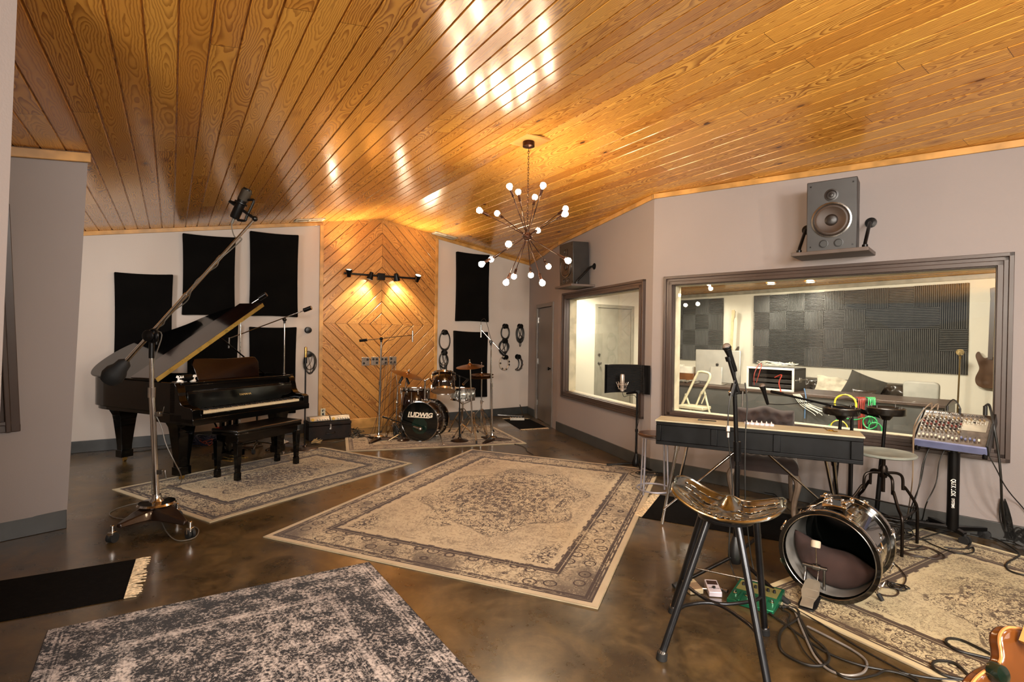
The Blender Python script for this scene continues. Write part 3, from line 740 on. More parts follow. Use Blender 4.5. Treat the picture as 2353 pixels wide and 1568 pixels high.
# ------------------------------------------------------------------ wall speakers on pipe shelves
SPKB = mat('speaker_cabinet', '2a2828', .45, var=.15, scale=6); SHELF = mat('shelf_paint', '554a44', .45)
CONE = mat('speaker_cone', '36261a', .55, var=.2); CONED = mat('speaker_dust_cap', '1a1310', .4)
def speaker(A, B, s_, z, yaw, tilt, ls, lb, w=.37, h=.60, dp=.30, cab=None):
    d = (B - A).normalized(); n = V((d.y, -d.x, 0)); base = V((A.x, A.y, 0)) + d * s_ + n * .19; base.z = z
    sh = thing('speaker_shelf', ls, 'shelf', base, 0, 'pipe-hung speaker shelves')
    F = lambda a, b, zz: V((A.x, A.y, 0)) + d * (s_ + a) + n * b + V((0, 0, z + zz))
    mb = MB(); mb.prism([(-.29, .01), (.29, .01), (.29, .37), (-.29, .37)], -.032, 0, F); mb.build('board', SHELF, sh, world=True, bevel=.004)
    for a in (-.25, .25):
        mb = MB(); mb.lathe([(.045, 0), (.045, .006), (.018, .010), (.018, .03)], F(a, 0, .26), n, 16); mb.tube([F(a, .02, .26), F(a, .06, .25), F(a, .26, .05), F(a, .27, .03), F(a, .27, .0)], .014, 10)
        mb.lathe([(.022, 0), (.022, .03), (.016, .034)], F(a, .27, .0), (0, 0, 1), 12); br = mb.build('pipe_bracket', BLACKM, sh, world=True)
    sp = thing('speaker', lb, 'speaker', base, 0, 'wall speakers'); R = Matrix.Rotation(math.atan2(d.y, d.x) + yaw, 4, 'Z')
    M = Matrix.Translation(base + V((0, 0, .006))) @ R @ Matrix.Rotation(tilt, 4, 'X')
    b = MB(M); b.bb(-w / 2, w / 2, -dp / 2, dp / 2, 0, h); b.build('cabinet', cab or SPKB, sp, world=True, bevel=.006)
    fr = -dp / 2; ax = (0, -1, 0)
    b = MB(M); b.lathe([(.150, -.002), (.150, .010), (.138, .014), (.130, .006)], (0, fr, .26), ax, 36, cap=False); b.build('woofer_ring', STEEL, sp, world=True)
    b = MB(M); b.lathe([(.131, .004), (.122, .016), (.110, .018), (.104, .014), (.050, .002), (.046, .002)], (0, fr + .0, .26), ax, 36, cap=False); wf = b.build('woofer_cone', CONE, sp, world=True)
    b = MB(M); b.lathe([(.050, .001), (.045, .008), (.03, .013), (0, .015)], (0, fr, .26), ax, 24, cap=False); b.build('dust_cap', CONED, wf, world=True)
    b = MB(M); b.lathe([(.052, -.001), (.052, .008), (.040, .010), (.034, .002), (.018, .004), (.014, .010), (0, .012)], (0, fr, .47), ax, 24, cap=False); b.build('tweeter', STEEL if 0 else CONED, sp, world=True)
    for x in (-.055, .055): b = MB(M); b.lathe([(.036, -.001), (.036, .004), (.029, .005), (.027, .001), (0, .001)], (x, fr, .062), ax, 20, cap=False); b.build('bass_port', BLACKP, sp, world=True)
    for x in (-.155, .155):
        for zz in (.04, h - .04): MB(M).cyl((x, fr, zz), (x, fr - .004, zz), .007, n=8).build('screw', BLACKM, sp, world=True)
    return sp
_p = onw(1913, 580, K[2], K[3], .2); s1_ = (V((_p.x, _p.y, 0)) - V((K[2].x, K[2].y, 0))).dot((K[3] - K[2]).normalized())
speaker(K[2], K[3], s1_, _p.z, .10, .07, 'brown shelf on pipe brackets above the large control-room window', 'grey two-way speaker on the shelf above the large window')
_p = onw(1318, 657, K[1], K[2], .2); s1_ = (V((_p.x, _p.y, 0)) - V((K[1].x, K[1].y, 0))).dot((K[2] - K[1]).normalized())
speaker(K[1], K[2], s1_, _p.z, .10, .03, 'brown shelf on pipe brackets above the narrower window', 'shaded two-way speaker behind the chandelier, above the narrower window', w=.38, h=.60, dp=.26, cab=mat('shaded_speaker_cabinet', '1f1b18', .5, var=.15))  # backlit shade is put into this cabinet's darker colour

# ------------------------------------------------------------------ control room downlights
DLE = mat('lit_downlight', 'fff4dc', .4, emit=45., ecol='fff0d2'); WHITEM = mat('white_trim_metal', 'd8d2c4', .4)
for (px, py), lb in (((1597, 655), 'recessed ceiling downlight at the left end of the control room'), ((1772, 651), 'recessed downlight in the control room, middle of the three'), ((1862, 647), 'recessed downlight in the control room, rightmost of the three')):
    c = on_ceil(px, py, 1); c.z -= .004; t = thing('downlight', lb, 'ceiling light', c, 0, 'control room downlights')
    MB().lathe([(.085, 0), (.085, -.012), (.065, -.016), (.060, 0)], c, n=24, cap=False).build('trim_ring', WHITEM, t, world=True)
    MB().lathe([(.0, -.006), (.060, -.006), (.060, -.002)], c, n=24).build('lens', DLE, t, world=True)
    lamp('downlight_beam', 'SPOT', c - V((0, 0, .03)), 55, (1, .93, .80), .06, c - V((0, 0, 1)), 150, .7)
for k_ in (.7, 2.1):
    m_ = K[2] + KD * k_ + V((.674, .739, 0)) * .5; m_.z = 2.58
    lamp('control_room_fill', 'AREA', m_, 75, (1, .93, .80), .4, m_ + V((1.0, 1.1, -1.2)))  # unseen fill added above the window head to light the desk from behind
m2_ = Q1 + E1 * .9 - E2 * .7; m2_.z = 2.4
lamp('control_room_entry_fill', 'AREA', m2_, 55, (1, .90, .72), .5, m2_ - V((0, 0, 1)))  # unseen fill added to light the space behind the narrower window

# ------------------------------------------------------------------ rugs
def rug_mat(name, a, b, cream, ink, dens=1., wear=.5, tint=None, dark=False, vs=1., spk=.4):
    g = G(name); u, v, _ = g.sep(g.coord('UV')); au, av = u.abs(), v.abs(); ea, eb = a - au, b - av; d = ea.min(eb)
    sel = ea.lt(eb); t = sel * v + (1. - sel) * u
    sym = g.comb(au, av); raw = g.comb(u, v)
    def line(x, c, w): return 1. - (x - c).abs().step(w * .5, w)
    wm0 = g.noise(g.comb(u + 3., v), 8., 3., .6)
    n1 = g.noise(sym, 5.5 * vs, 3., .55, 1.6); n2 = g.noise(sym, 13. * vs, 2., .5, 2.2); n3 = g.noise(g.comb(au + 7., av), 26. * vs, 2., .5, 1.)
    vines = (1. - (n1 - .5).abs().step(.006, .022)) * .9; vines = vines.max((1. - (n2 - .5).abs().step(.01, .045)) * .85)
    blots = n3.step(.56, .62)
    vo = g.voro(g.comb(t, d * 1.1), 7.5 * vs, rnd=.45); rings = (1. - (vo - .28).abs().step(.02, .06)) .max(1. - vo.step(.06, .12))
    bz = (1. - (d - .20).abs().step(.115, .13))                                   # main border zone
    stripes = line(d, .045, .008).max(line(d, .085, .014)).max(line(d, .315, .012)).max(line(d, .345, .022)).max(line(d, .065, .006))
    small = ((t * 42.).sin() * (d * 150.).sin()).step(.2, .5) * (1. - (d - .365).abs().step(.012, .02)).max(1. - (d - .065).abs().step(.012, .018))
    border = bz * (rings * .9).max(vines * .7).max(blots * .5)
    field = d.step(.40, .43)
    r = ((u / a) * (u / a) + (v / b) * (v / b)).sqrt(); th = (v / b).atan2(u / a); rl = r * (1. + .10 * (th * 8.).cos())
    med = line(rl, .17, .012).max(line(rl, .36, .010)).max(line(rl, .56, .012)).max(line(rl, .08, .012)).max(line(rl, .05, .01))
    inm = (1. - rl.step(.34, .38)); ring2 = (rl.step(.36, .38)) * (1. - rl.step(.54, .58)); outm = rl.step(.86, 1.0)
    petals = ((th * 12.).sin() * (r * 60.).sin()).step(.25, .6)
    fz = field * ((vines * (inm * .9 + ring2 * .6 + outm * .9 + .42)).max(blots * (inm * .8 + outm * .8 + .06)).max(med * wm0.step(.42, .58) * .55).max(petals * inm * .6))
    pat = (stripes * .9).max(small * .7).max(border).max(fz)
    wn = g.noise(raw, 1.6, 4., .6); wf = g.noise(raw, 55., 3., .7); wm = g.noise(raw, 9., 3., .6)
    keep = (wn * .5 + wf * .55 + wm * .35).step(wear, wear + .22)
    weft = g.noise(g.comb(u * 14., v * 170.), 1., 2.)
    inkv = (pat * dens * keep + (weft - .5) * .12)
    spots = (wf * .6 + wn * .55 + wm * .2).step(.70, .80) * (spk if not dark else .85)
    inkv = inkv.max(spots * (d.step(.03, .05)))
    patch = wn.step(.50, .62) * (1. - d.step(.10, .42)) * d.step(.035, .05); crn = ((au / a) * (av / b)).step(.50, .85) * wn.step(.38, .56) * d.step(.035, .05); patch = patch.max(crn); inkv = inkv.max(patch * (wf * .7 + wm * .3).step(.32, .48) * .85)
    if dark: inkv = (1. - (1. - inkv).max(0.) * .0) * 0. + (pat * .75).max(spots * .9); inkv = ((wf - .5) * 3.4 + (wm - .5) * 2.4 + (wn - .5) * 1.2 + .74 - (vines.max(stripes).max(rings * .6) - .4) * .55 + bz * .12)
    base = g.mix(wn.step(.35, .65) * .55, cream, tint or cream)
    col = g.mix(inkv.clamp(), base, ink)
    g.col(col); g.set('Roughness', .95); g.set('Sheen Weight', .1); g.set('Specular IOR Level', .15); g.bump(wf * .5 + weft * .5, .5, .003); return g.m
def rug(corners, label, matf, edge_c, th=.009, name='rug', z0=0.):
    """corners: four floor points in order; squared up to a rectangle"""
    P = [V((p.x, p.y, 0)) for p in corners]; c = (P[0] + P[1] + P[2] + P[3]) / 4
    ax = ((P[1] - P[0]).normalized() + (P[2] - P[3]).normalized()).normalized(); 
    def loc(p): return p - c
    root = thing(name, label, 'rug', (c.x, c.y, z0), 0, None)
    la = ((P[1] - P[0]).length + (P[2] - P[3]).length) / 4; lb = ((P[2] - P[1]).length + (P[3] - P[0]).length) / 4
    m = matf(la, lb); mb = MB(); nu, nv = 24, 16; inset = .012
    def F(i, j, z, s_=1.):
        a_, b_ = i, j; p = P[0] * (1 - a_) * (1 - b_) + P[1] * a_ * (1 - b_) + P[2] * a_ * b_ + P[3] * (1 - a_) * b_
        q = (p - c) * s_; return V((q.x, q.y, z))
    vs = []; uvs = []
    for i in range(nu + 1):
        for j in range(nv + 1): vs.append(F(i / nu, j / nv, th, .996)); uvs.append(((i / nu - .5) * 2 * la, (j / nv - .5) * 2 * lb))
    fs = [(i * (nv + 1) + j, (i + 1) * (nv + 1) + j, (i + 1) * (nv + 1) + j + 1, i * (nv + 1) + j + 1) for i in range(nu) for j in range(nv)]
    mb.add(vs, fs, [[uvs[k] for k in f] for f in fs]); mb.build('pile', m, root)
    mb = MB(); e = [F(0, 0, 0), F(1, 0, 0), F(1, 1, 0), F(0, 1, 0)]; e2 = [v * 1.0 + V((0, 0, th - .001)) for v in e]
    mb.add(e + e2, [(0, 1, 2, 3), (7, 6, 5, 4), (0, 4, 5, 1), (1, 5, 6, 2), (2, 6, 7, 3), (3, 7, 4, 0)]); mb.build('binding', mat(edge_c[0], edge_c[1], .9), root, bevel=.002)
    return root
CRB = ('cream_binding', '9c8f74')
q = [at_z(604, 1236), at_z(1083, 1034), at_z(1516, 1082), at_z(1374, 1402)]
rug(q, 'large cream and brown faded rug in the middle of the floor', lambda a, b: rug_mat('cream_rug', a, b, 'b3a488', '382820', 1.35, .50, 'a3937a', vs=.9), CRB)
q = [at_z(257, 1127), at_z(482, 1203), at_z(948, 1066), at_z(740, 1029)]
rug(q, 'dark brown and cream rug under the piano bench', lambda a, b: rug_mat('piano_rug', a, b, 'a89c80', '2c1d17', 1.7, .42, '948769', vs=1.4, spk=.8), CRB)
q = [at_z(795, 1039), at_z(792.5, 1004), at_z(1128, 979), at_z(1210, 1020)]
rug(q, 'pale patterned rug under the drum kit', lambda a, b: rug_mat('drum_rug', a, b, 'a8977a', '45301f', 1.2, .50, '978566', vs=1.1), CRB)
a_, b_, c_ = at_z(109, 1452), at_z(848, 1294), at_z(1098, 1568)
d_ = (c_ - b_).normalized() * 2.1
rug([a_ + d_, a_, b_, b_ + d_], 'dark charcoal and white distressed rug nearest the camera', lambda a, b: rug_mat('charcoal_rug', a, b, 'b9b0ab', '151217', 1., .47, 'a39a97', True, vs=1.2), ('charcoal_binding', '1d1a1c'))
e0, e1 = at_z(1900, 1442), at_z(2167, 1568); ex_ = (e1 - e0).normalized(); ey_ = V((-ex_.y, ex_.x, 0))
if ey_.x < 0: ey_ = -ey_
eb_ = e0 - ex_ * .44
rug([eb_, eb_ + ex_ * 2.6, eb_ + ex_ * 2.6 + ey_ * 2.18, eb_ + ey_ * 2.18], 'cream and brown rug under the mixer stand and spare bass drum', lambda a, b: rug_mat('mixer_rug', a, b, 'b7a884', '3f2d1a', 1.5, .42, 'a3966f', vs=1.7, spk=.8), CRB)
# black runners with fringe
RUN = mat('black_runner_weave', '0a0807', 1., spec=.1, var=.3, scale=30, bump=.3, bscale=200); FRG = mat('cream_fringe', 'cbb592', .9, var=.25, scale=60)
def runner(q, label, fringe_sides, seed=1, name='runner_rug', z0=.0):
    P = [V((p.x, p.y, 0)) for p in q]; c = sum(P, V()) / 4; root = thing(name, label, 'rug', (c.x, c.y, z0)); rnd = random.Random(seed)
    mb = MB(); e = [p + V((0, 0, z0)) for p in P]; mb.add(e + [v + V((0, 0, .006)) for v in e], [(0, 1, 2, 3), (7, 6, 5, 4), (0, 4, 5, 1), (1, 5, 6, 2), (2, 6, 7, 3), (3, 7, 4, 0)]); mb.build('pile', RUN, root, world=True, bevel=.002)
    for i in fringe_sides:
        a, b = P[i], P[(i + 1) % 4]; dr = (b - a).normalized(); out = V((dr.y, -dr.x, 0))
        if out.dot(a - c) < 0: out = -out
        mb = MB(); n = int((b - a).length / .009)
        for k in range(n):
            p = a + dr * ((b - a).length * k / n + rnd.uniform(-.002, .002)); L = rnd.uniform(.055, .085); j = rnd.uniform(-.012, .012); h = rnd.uniform(.003, .008) + z0
            mb.tube([p + V((0, 0, .005 + z0)), p + out * L * .5 + dr * j + V((0, 0, h + .003)), p + out * L + dr * j * 1.8 + V((0, 0, h))], [.0045, .005, .0035], 5)
        o = mb.build('fringe', FRG, root, world=True); o['label'] = 'cream fringe'; o['kind'] = 'stuff'
    return root
q = [at_z(285, 1377), at_z(313, 1287)]; dd = (at_z(0, 1337) - q[1]).normalized()
runner([q[0] + dd * 2.0, q[0], q[1], q[1] + dd * 2.0], 'plain black runner with cream fringe at the left edge of the floor', [1], 4)
q = [at_z(1196, 988), at_z(1259, 984), at_z(1216, 964), at_z(1156, 964)]
runner(q, 'small black mat in front of the grey door', [0, 2], 5)
q0 = at_z(1474, 1188); q1 = at_z(1850, 1270); q2 = at_z(1560, 1098)
q0 = at_z(1475, 1190); dxr = (at_z(1810, 1248) - q0).normalized(); dyr = V((-dxr.y, dxr.x, 0)); 
if dyr.y < 0: dyr = -dyr
runner([q0, q0 + dxr * 1.72, q0 + dxr * 1.72 + dyr * .72, q0 + dyr * .72], 'black runner under the keyboard and tufted chair', [3], 6)

# ------------------------------------------------------------------ grand piano
LAQ = mat('black_lacquer', '030303', .07, var=.02, spec=.38); LAQB = mat('mahogany_black', '150806', .12, var=.2, coat=.3)
IVK = mat('ivory_keys', 'cdbf9f', .25, var=.04); GLDH = mat('brass_hinge', 'd9b566', .28, 1., var=.04, scale=10)
pB = at_z(417, 1103); pC = at_z(645, 1047); pA = at_z(286, 1060)
pu = (V((.405, .914, 0))).normalized(); pv = V((-pu.y, pu.x, 0))
po_ = pB - pu * .14 - pv * .36
PZ = math.atan2(pu.y, pu.x)
pn = thing('grand_piano', 'glossy black grand piano with raised lid by the left wall', 'piano', po_, PZ)
Wp = 1.49
def outline(o=0.):
    pts = [(0 - o, .26), (0 - o, 1.45), (.03 - o, 1.66 + o * .5), (.16, 1.80 + o), (.40, 1.84 + o), (.62 + o * .3, 1.76 + o), (.82 + o * .6, 1.55 + o), (1.02 + o, 1.34 + o), (1.26 + o, 1.18 + o), (1.42 + o, 1.02), (Wp + o, .80), (Wp + o, .26)]
    body = spline([V((x, y, 0)) for x, y in pts[1:-1]], 5)
    return [pts[0]] + [(p.x, p.y) for p in body] + [pts[-1]]
RZ0, RZ1 = .70, 1.01
ol = outline()
mb = MB(); t_ = .035   # rim as a closed band with thickness
cx_, cy_ = .7, .9
def inset(o, k): return [(x + (cx_ - x) / math.hypot(cx_ - x, cy_ - y) * k, y + (cy_ - y) / math.hypot(cx_ - x, cy_ - y) * k) for x, y in o]
oi = inset(ol, .055); n = len(ol); vs = []
for z in (RZ0, RZ1): vs += [(x, y, z) for x, y in ol]
for z in (RZ1, RZ0): vs += [(x, y, z) for x, y in oi]
fs = []
for i in range(n - 1): fs += [(i, i + 1, n + i + 1, n + i), (n + i, n + i + 1, 2 * n + i + 1, 2 * n + i), (2 * n + i, 2 * n + i + 1, 3 * n + i + 1, 3 * n + i), (3 * n + i, 3 * n + i + 1, i + 1, i)]
fs += [(0, n, 2 * n, 3 * n), (n - 1, 4 * n - 1, 3 * n - 1, 2 * n - 1)]
mb.add(vs, fs); mb.prism([(x, y) for x, y in inset(ol, .05)], RZ0, RZ0 + .03)
mb.prism(inset(ol, .03), .66, RZ0)                        # lower step
mb.bb(.0, Wp, .16, .62, .60, .70)                        # deep key bed block behind the keys
mb.build('rim', LAQ, pn, bevel=.006)
mb = MB(); mb.prism(inset([p for p in ol if p[1] > .25], .07), .86, .89); mb.build('soundboard', mat('gold_plate', '8d6a2d', .3, .8), pn)
for x0 in (0, Wp - .085):                                # cheeks
    mb = MB()
    prof = [(.0, .62), (.0, .755), (.03, .775), (.12, .78), (.17, .80), (.20, .84), (.215, .90), (.235, .965), (.27, 1.0), (.30, RZ1), (.34, RZ1), (.34, .62)]
    mb.prism(prof, x0, x0 + .085, lambda y, z, x: V((x, y, z)))
    mb.build('cheek', LAQ, pn, bevel=.004)
mb = MB(); mb.bb(.0, Wp, -.01, .24, .60, .665); mb.bb(.085, Wp - .085, -.005, .02, .665, .705); mb.build('keybed', LAQ, pn, bevel=.004)
mb = MB(); mb.bb(.085, .13, .02, .20, .70, .745); mb.bb(Wp - .13, Wp - .085, .02, .20, .70, .745); mb.build('key_block', LAQ, pn, bevel=.004)
kw = (Wp - .26) / 52; mb = MB()
for i in range(52): mb.bb(.13 + i * kw + .0006, .13 + (i + 1) * kw - .0006, .022, .17, .70, .728)
mb.build('white_keys', IVK, pn, bevel=.001)['kind'] = 'stuff'
mb = MB(); pat = [1, 0, 1, 1, 0, 1, 1]
for i in range(51):
    if pat[(i) % 7]: mb.bb(.13 + (i + 1) * kw - .006, .13 + (i + 1) * kw + .006, .075, .17, .728, .742)
mb.build('black_keys', BLACKP, pn, bevel=.001)['kind'] = 'stuff'
mb = MB(); mb.prism([(.185, .735), (.2, .735), (.212, .90), (.197, .90)], .085, Wp - .085, lambda y, z, x: V((x, y, z))); fb = mb.build('fallboard', LAQ, pn, bevel=.003)
mb = MB(); text_mb(mb, 'YAMAHA', .030, lambda x, y, z: V((Wp / 2 + x, .1915 + y * .07 - .0015 - z, .835 + y * .99)), .0006, 0, 1.25); mb.build('lettering', mat('gold_leaf', 'd8b878', .4), fb)
mb = MB(); mb.bb(.085, Wp - .085, .205, .26, .895, .915); mb.bb(.05, Wp - .05, .25, .50, .975, 1.005); mb.bb(.06, Wp - .06, .25, .268, .905, .98); mb.build('music_shelf', LAQ, pn, bevel=.004)
# music desk with wavy top
dk = []; 
for i in range(25): t = i / 24; dk.append((.33 + t * .83, .215 + .025 * math.sin(math.pi * t) ** .5 + .012 * math.cos(2 * math.pi * t) - (.05 if i in (0, 24) else 0)))
poly = [(.36, 0), (1.13, 0)] + dk[::-1]
mb = MB(); mb.prism(poly, -.01, .01, lambda x, z, t: V((x, .44 + z * .30 + t, 1.005 + z * .95))); mb.build('music_desk', LAQB, pn, bevel=.004)
# lid
LY0 = .50; th_ = math.radians(33.5); cth, sth = math.cos(th_), math.sin(th_)
FL = lambda x, y, z: V((x * cth - z * sth - .01, y, RZ1 + .012 + x * sth + z * cth))
lo = outline(.018); lidp = [(max(x, -.02), y) for x, y in lo if y > LY0]; lidp = [(-.018, LY0)] + lidp + [(Wp + .018, LY0)]
mb = MB(); mb.prism(lidp, 0, .018, FL); lid = mb.build('lid', LAQ, pn, bevel=.004)
mb = MB(); mb.prism([(-.018, LY0), (Wp + .018, LY0), (Wp + .018, LY0 + .40), (-.018, LY0 + .40)], .022, .040, FL); fl = mb.build('lid_front_flap', LAQB, lid, bevel=.004)
mb = MB(); mb.prism([(-.015, LY0 - .006), (Wp + .015, LY0 - .006), (Wp + .015, LY0 - .0005), (-.015, LY0 - .0005)], -.004, .040, FL); mb.build('brass_hinge', GLDH, lid)['label'] = 'brass lid hinge'
tp = FL(.86, LY0 + .12, 0); mb = MB(); mb.cyl((Wp - .10, LY0 + .10, RZ1 - .03), tp, .009, n=8); mb.build('lid_prop', LAQ, pn)
# legs
def pleg(x, y):
    mb = MB(); prof = [(.135, .66), (.135, .645), (.115, .60), (.095, .55), (.088, .50), (.058, .20), (.056, .13)]
    for (r0, z0), (r1, z1) in zip(prof, prof[1:]):
        mb.add([(x + a * r, y + b * r * .8, z) for r, z in ((r0, z0), (r1, z1)) for a, b in ((-1, -1), (1, -1), (1, 1), (-1, 1))], [(0, 1, 5, 4), (1, 2, 6, 5), (2, 3, 7, 6), (3, 0, 4, 7)])
    mb.bb(x - .135, x + .135, y - .108, y + .108, .66, .70); mb.bb(x - .066, x + .066, y - .055, y + .055, .055, .14)
    lg = mb.build('leg', LAQ, pn, bevel=.003)
    mb = MB(); mb.cyl((x, y, .055), (x, y, .03), .018); mb.cyl((x - .014, y, .020), (x + .014, y, .020), .020); mb.bb(x - .02, x + .02, y - .02, y + .005, .02, .045); mb.build('caster', GLDH, lg)
pleg(.14, .36); pleg(Wp - .14, .36)
la_ = Matrix.Rotation(-PZ, 3, 'Z') @ (pA - po_); pleg(la_.x, la_.y)
# pedal lyre
mb = MB(); c_x = Wp / 2
mb.bb(c_x - .17, c_x + .17, .40, .50, .10, .17)
for dx in (-.085, .085): mb.bb(c_x + dx - .02, c_x + dx + .02, .43, .47, .17, .60)
mb.bb(c_x - .12, c_x + .12, .42, .48, .38, .41); mb.bb(c_x - .02, c_x + .02, .43, .47, .17, .60); mb.cyl((c_x, .47, .18), (c_x, .8, .62), .010); mb.build('pedal_lyre', LAQ, pn, bevel=.003)
for dx in (-.09, 0, .09):
    mb = MB(); mb.bb(c_x + dx - .018, c_x + dx + .018, .27, .42, .085, .10); mb.build('pedal', GLDH, pn, bevel=.005)
# things on the piano
PM = root_matrix(pn)
def pw(x, y, z): return PM @ V((x, y, z))
CRY = mat('crystal_glass', 'f2eee6', .12, var=.02); FLAME = mat('tealight_wax', 'e9dcc4', .5)
for i, (px, py) in enumerate(((408, 882), (437, 883))):
    p = at_z(px, py, 1.006); p = on_plane(px, py, pw(0, .40, 0), pv); 
    p = pw(*( (PM.inverted() @ p).x, .36, 1.006)); t = thing('candle_holder', ['crystal crown candle holder on the piano, nearer the lid hinge', 'crystal crown candle holder on the piano, nearer the music desk'][i], 'candle holder', p, 0, 'crystal candle holders')
    mb = MB(); mb.lathe([(.030, 0), (.032, .01), (.022, .02), (.024, .035), (.032, .05), (.028, .05), (.020, .03), (0, .028)], n=16); 
    for k in range(8): a = k * math.pi / 4; mb.lathe([(.009, .045), (.007, .055), (.0, .07)], (math.cos(a) * .029, math.sin(a) * .029, 0), n=6)
    mb.build('holder', CRY, t, bevel=.001); mb = MB(); mb.lathe([(.018, .03), (.018, .045), (.0, .046)], n=14); mb.build('candle', FLAME, t)
p = pw(.17, .36, 1.045); mb = MB(); mb.cyl(p - pu * .03, p + pu * .07 + pv * .01, .035, .038, 18); mb.cyl(p - pu * .07, p - pu * .03, .022, .035, 18); tag(mb.build('microphone', BLACKM), 'short black microphone lying on the piano below the lid', 'microphone')
# mic clamp behind the music desk
p = pw(.62, .62, 1.20); mb = MB(); mb.cyl(p - pu * .10, p + pu * .08, .018, n=12); mb.cyl(p, p + V((0, 0, -.3)) + pv * .02, .008, n=8); tag(mb.build('piano_microphone', STEEL), 'silver microphone inside the piano behind the music desk', 'microphone')

# ------------------------------------------------------------------ bench
b1, b2, b3, b4 = at_z(497, 1100), at_z(544, 1106), at_z(636, 1062), at_z(684, 1066)
bc = (b1 + b2 + b3 + b4) / 4; bu = ((b4 - b2) + (b3 - b1)).normalized(); bl = ((b4 - b2).length + (b3 - b1).length) / 4; bw2 = ((b1 - b2).length + (b3 - b4).length) / 4
bw2 = max(bw2, .155)
bn = thing('piano_bench', 'black lacquered bench in front of the piano keys', 'bench', bc, math.atan2(bu.y, bu.x))
LEA = mat('black_leather', '0d0b0a', .3, var=.3, coat=.2)
mb = MB(); mb.bb(-bl - .03, bl + .03, -bw2 - .03, bw2 + .03, .46, .49); mb.bb(-bl, bl, -bw2, bw2, .38, .46); mb.build('apron', LAQ, bn, bevel=.005)
mb = MB(); mb.bb(-bl - .035, bl + .035, -bw2 - .035, bw2 + .035, .49, .525); mb.build('seat', LEA, bn, bevel=.014, seg=3)
for sx in (-1, 1):
    for sy in (-1, 1):
        mb = MB(); x, y = sx * (bl - .01), sy * (bw2 - .01)
        vs = [(x + a * r - sx * o, y + b * r - sy * o, z) for r, z, o in ((.032, .40, 0), (.02, .09, 0)) for a, b in ((-1, -1), (1, -1), (1, 1), (-1, 1))]
        mb.add(vs, [(0, 1, 5, 4), (1, 2, 6, 5), (2, 3, 7, 6), (3, 0, 4, 7), (0, 3, 2, 1), (4, 5, 6, 7)]); mb.bb(x - .025, x + .025, y - .025, y + .025, .0, .09); mb.build('leg', LAQ, bn, bevel=.003)

# ------------------------------------------------------------------ tall rolling boom stand
sb = at_z(360, 1203); st = thing('boom_stand', 'tall chrome rolling boom stand beside the piano', 'microphone stand', (sb.x, sb.y, 0))
CAST = mat('cast_iron_base', '2a1b12', .35, .5, var=.15, coat=.2)
cas = [at_z(258, 1247), at_z(437, 1237), at_z(407, 1192)]
for c in cas: c.z = 0
top = V((sb.x, sb.y, .17)); mb = MB()
for i, c in enumerate(cas):
    d = (c - V((sb.x, sb.y, 0))); q = V((sb.x, sb.y, 0)) + d * .88; sd = V((-d.y, d.x, 0)).normalized()
    vs = []
    for t, w_, z0, z1 in ((0, .13, .06, .155), (.5, .085, .085, .14), (1, .022, .085, .115)):
        p = V((sb.x, sb.y, 0)) + d * .88 * t; vs += [p - sd * w_ + V((0, 0, z0)), p + sd * w_ + V((0, 0, z0)), p + sd * w_ * .6 + V((0, 0, z1)), p - sd * w_ * .6 + V((0, 0, z1))]
    mb.add(vs, [(0, 1, 5, 4), (1, 2, 6, 5), (2, 3, 7, 6), (3, 0, 4, 7), (4, 5, 9, 8), (5, 6, 10, 9), (6, 7, 11, 10), (7, 4, 8, 11), (8, 9, 10, 11), (0, 3, 2, 1)])
mb.build('base', CAST, st, world=True, bevel=.008)
for c in cas:
    d = (c - V((sb.x, sb.y, 0))).normalized(); sd = V((-d.y, d.x, 0))
    mb = MB(); mb.cyl(c + V((0, 0, .075)), c + V((0, 0, .125)), .013); mb.box(c + V((0, 0, .055)), (.04, .05, .05)); f_ = mb.build('caster', CHROME, st, world=True, bevel=.006)
    mb = MB(); 
    for s_ in (-1, 1): mb.cyl(c + sd * s_ * .006 + V((0, 0, .034)), c + sd * s_ * .024 + V((0, 0, .034)), .034, n=20)
    mb.build('wheel', RUBBER, f_, world=True)
mb = MB(); mb.lathe([(.13, .150), (.135, .158), (.125, .172), (.05, .180), (.035, .20), (.030, .23)], (sb.x, sb.y, 0), n=32); mb.build('collar', CHROME, st, world=True)
pt = lambda px, py: at_y(px, py, sb.y)
P0, P1, P2_, P3 = V((sb.x, sb.y, .18)), pt(349, 905), pt(348, 812), pt(349, 772)
mb = MB(); mb.cyl(P0, P1, .021, n=20); mb.build('lower_pole', CHROME, st, world=True)
mb = MB(); mb.cyl(P1 - V((0, 0, .03)), P1 + V((0, 0, .05)), .026, n=20); mb.cyl(P1, P2_, .0165, n=18); mb.build('upper_pole', CHROME, st, world=True)
mb = MB(); mb.cyl(P2_ - V((0, 0, .04)), P3, .020, n=16); mb.box(P3, (.075, .06, .085)); mb.torus(P3 + V((.03, -.03, 0)), .05, .008, (.3, 1, 0), n=24); mb.lathe([(.045, 0), (.045, .02), (.02, .03), (.0, .032)], P3 + V((0, -.03, 0)), (0, -1, 0), 20); mb.cyl(P3 + V((.05, -.02, -.07)), P3 + V((.05, -.02, .02)), .012); mb.build('clamp', BLACKM, st, world=True, bevel=.004)
BT, BE = pt(586, 503), pt(283, 838); bd = (BT - BE).normalized(); m1 = BE + bd * ((BT - BE).length * .47); m2 = BE + bd * ((BT - BE).length * .73)
mb = MB(); mb.cyl(BE, m1, .0165, n=16); mb.cyl(m1, m2, .0135, n=16); mb.cyl(m2, BT, .0105, n=16); mb.cyl(m1 - bd * .02, m1 + bd * .02, .019, n=16); mb.cyl(m2 - bd * .02, m2 + bd * .02, .016, n=16); mb.build('boom', CHROME, st, world=True)
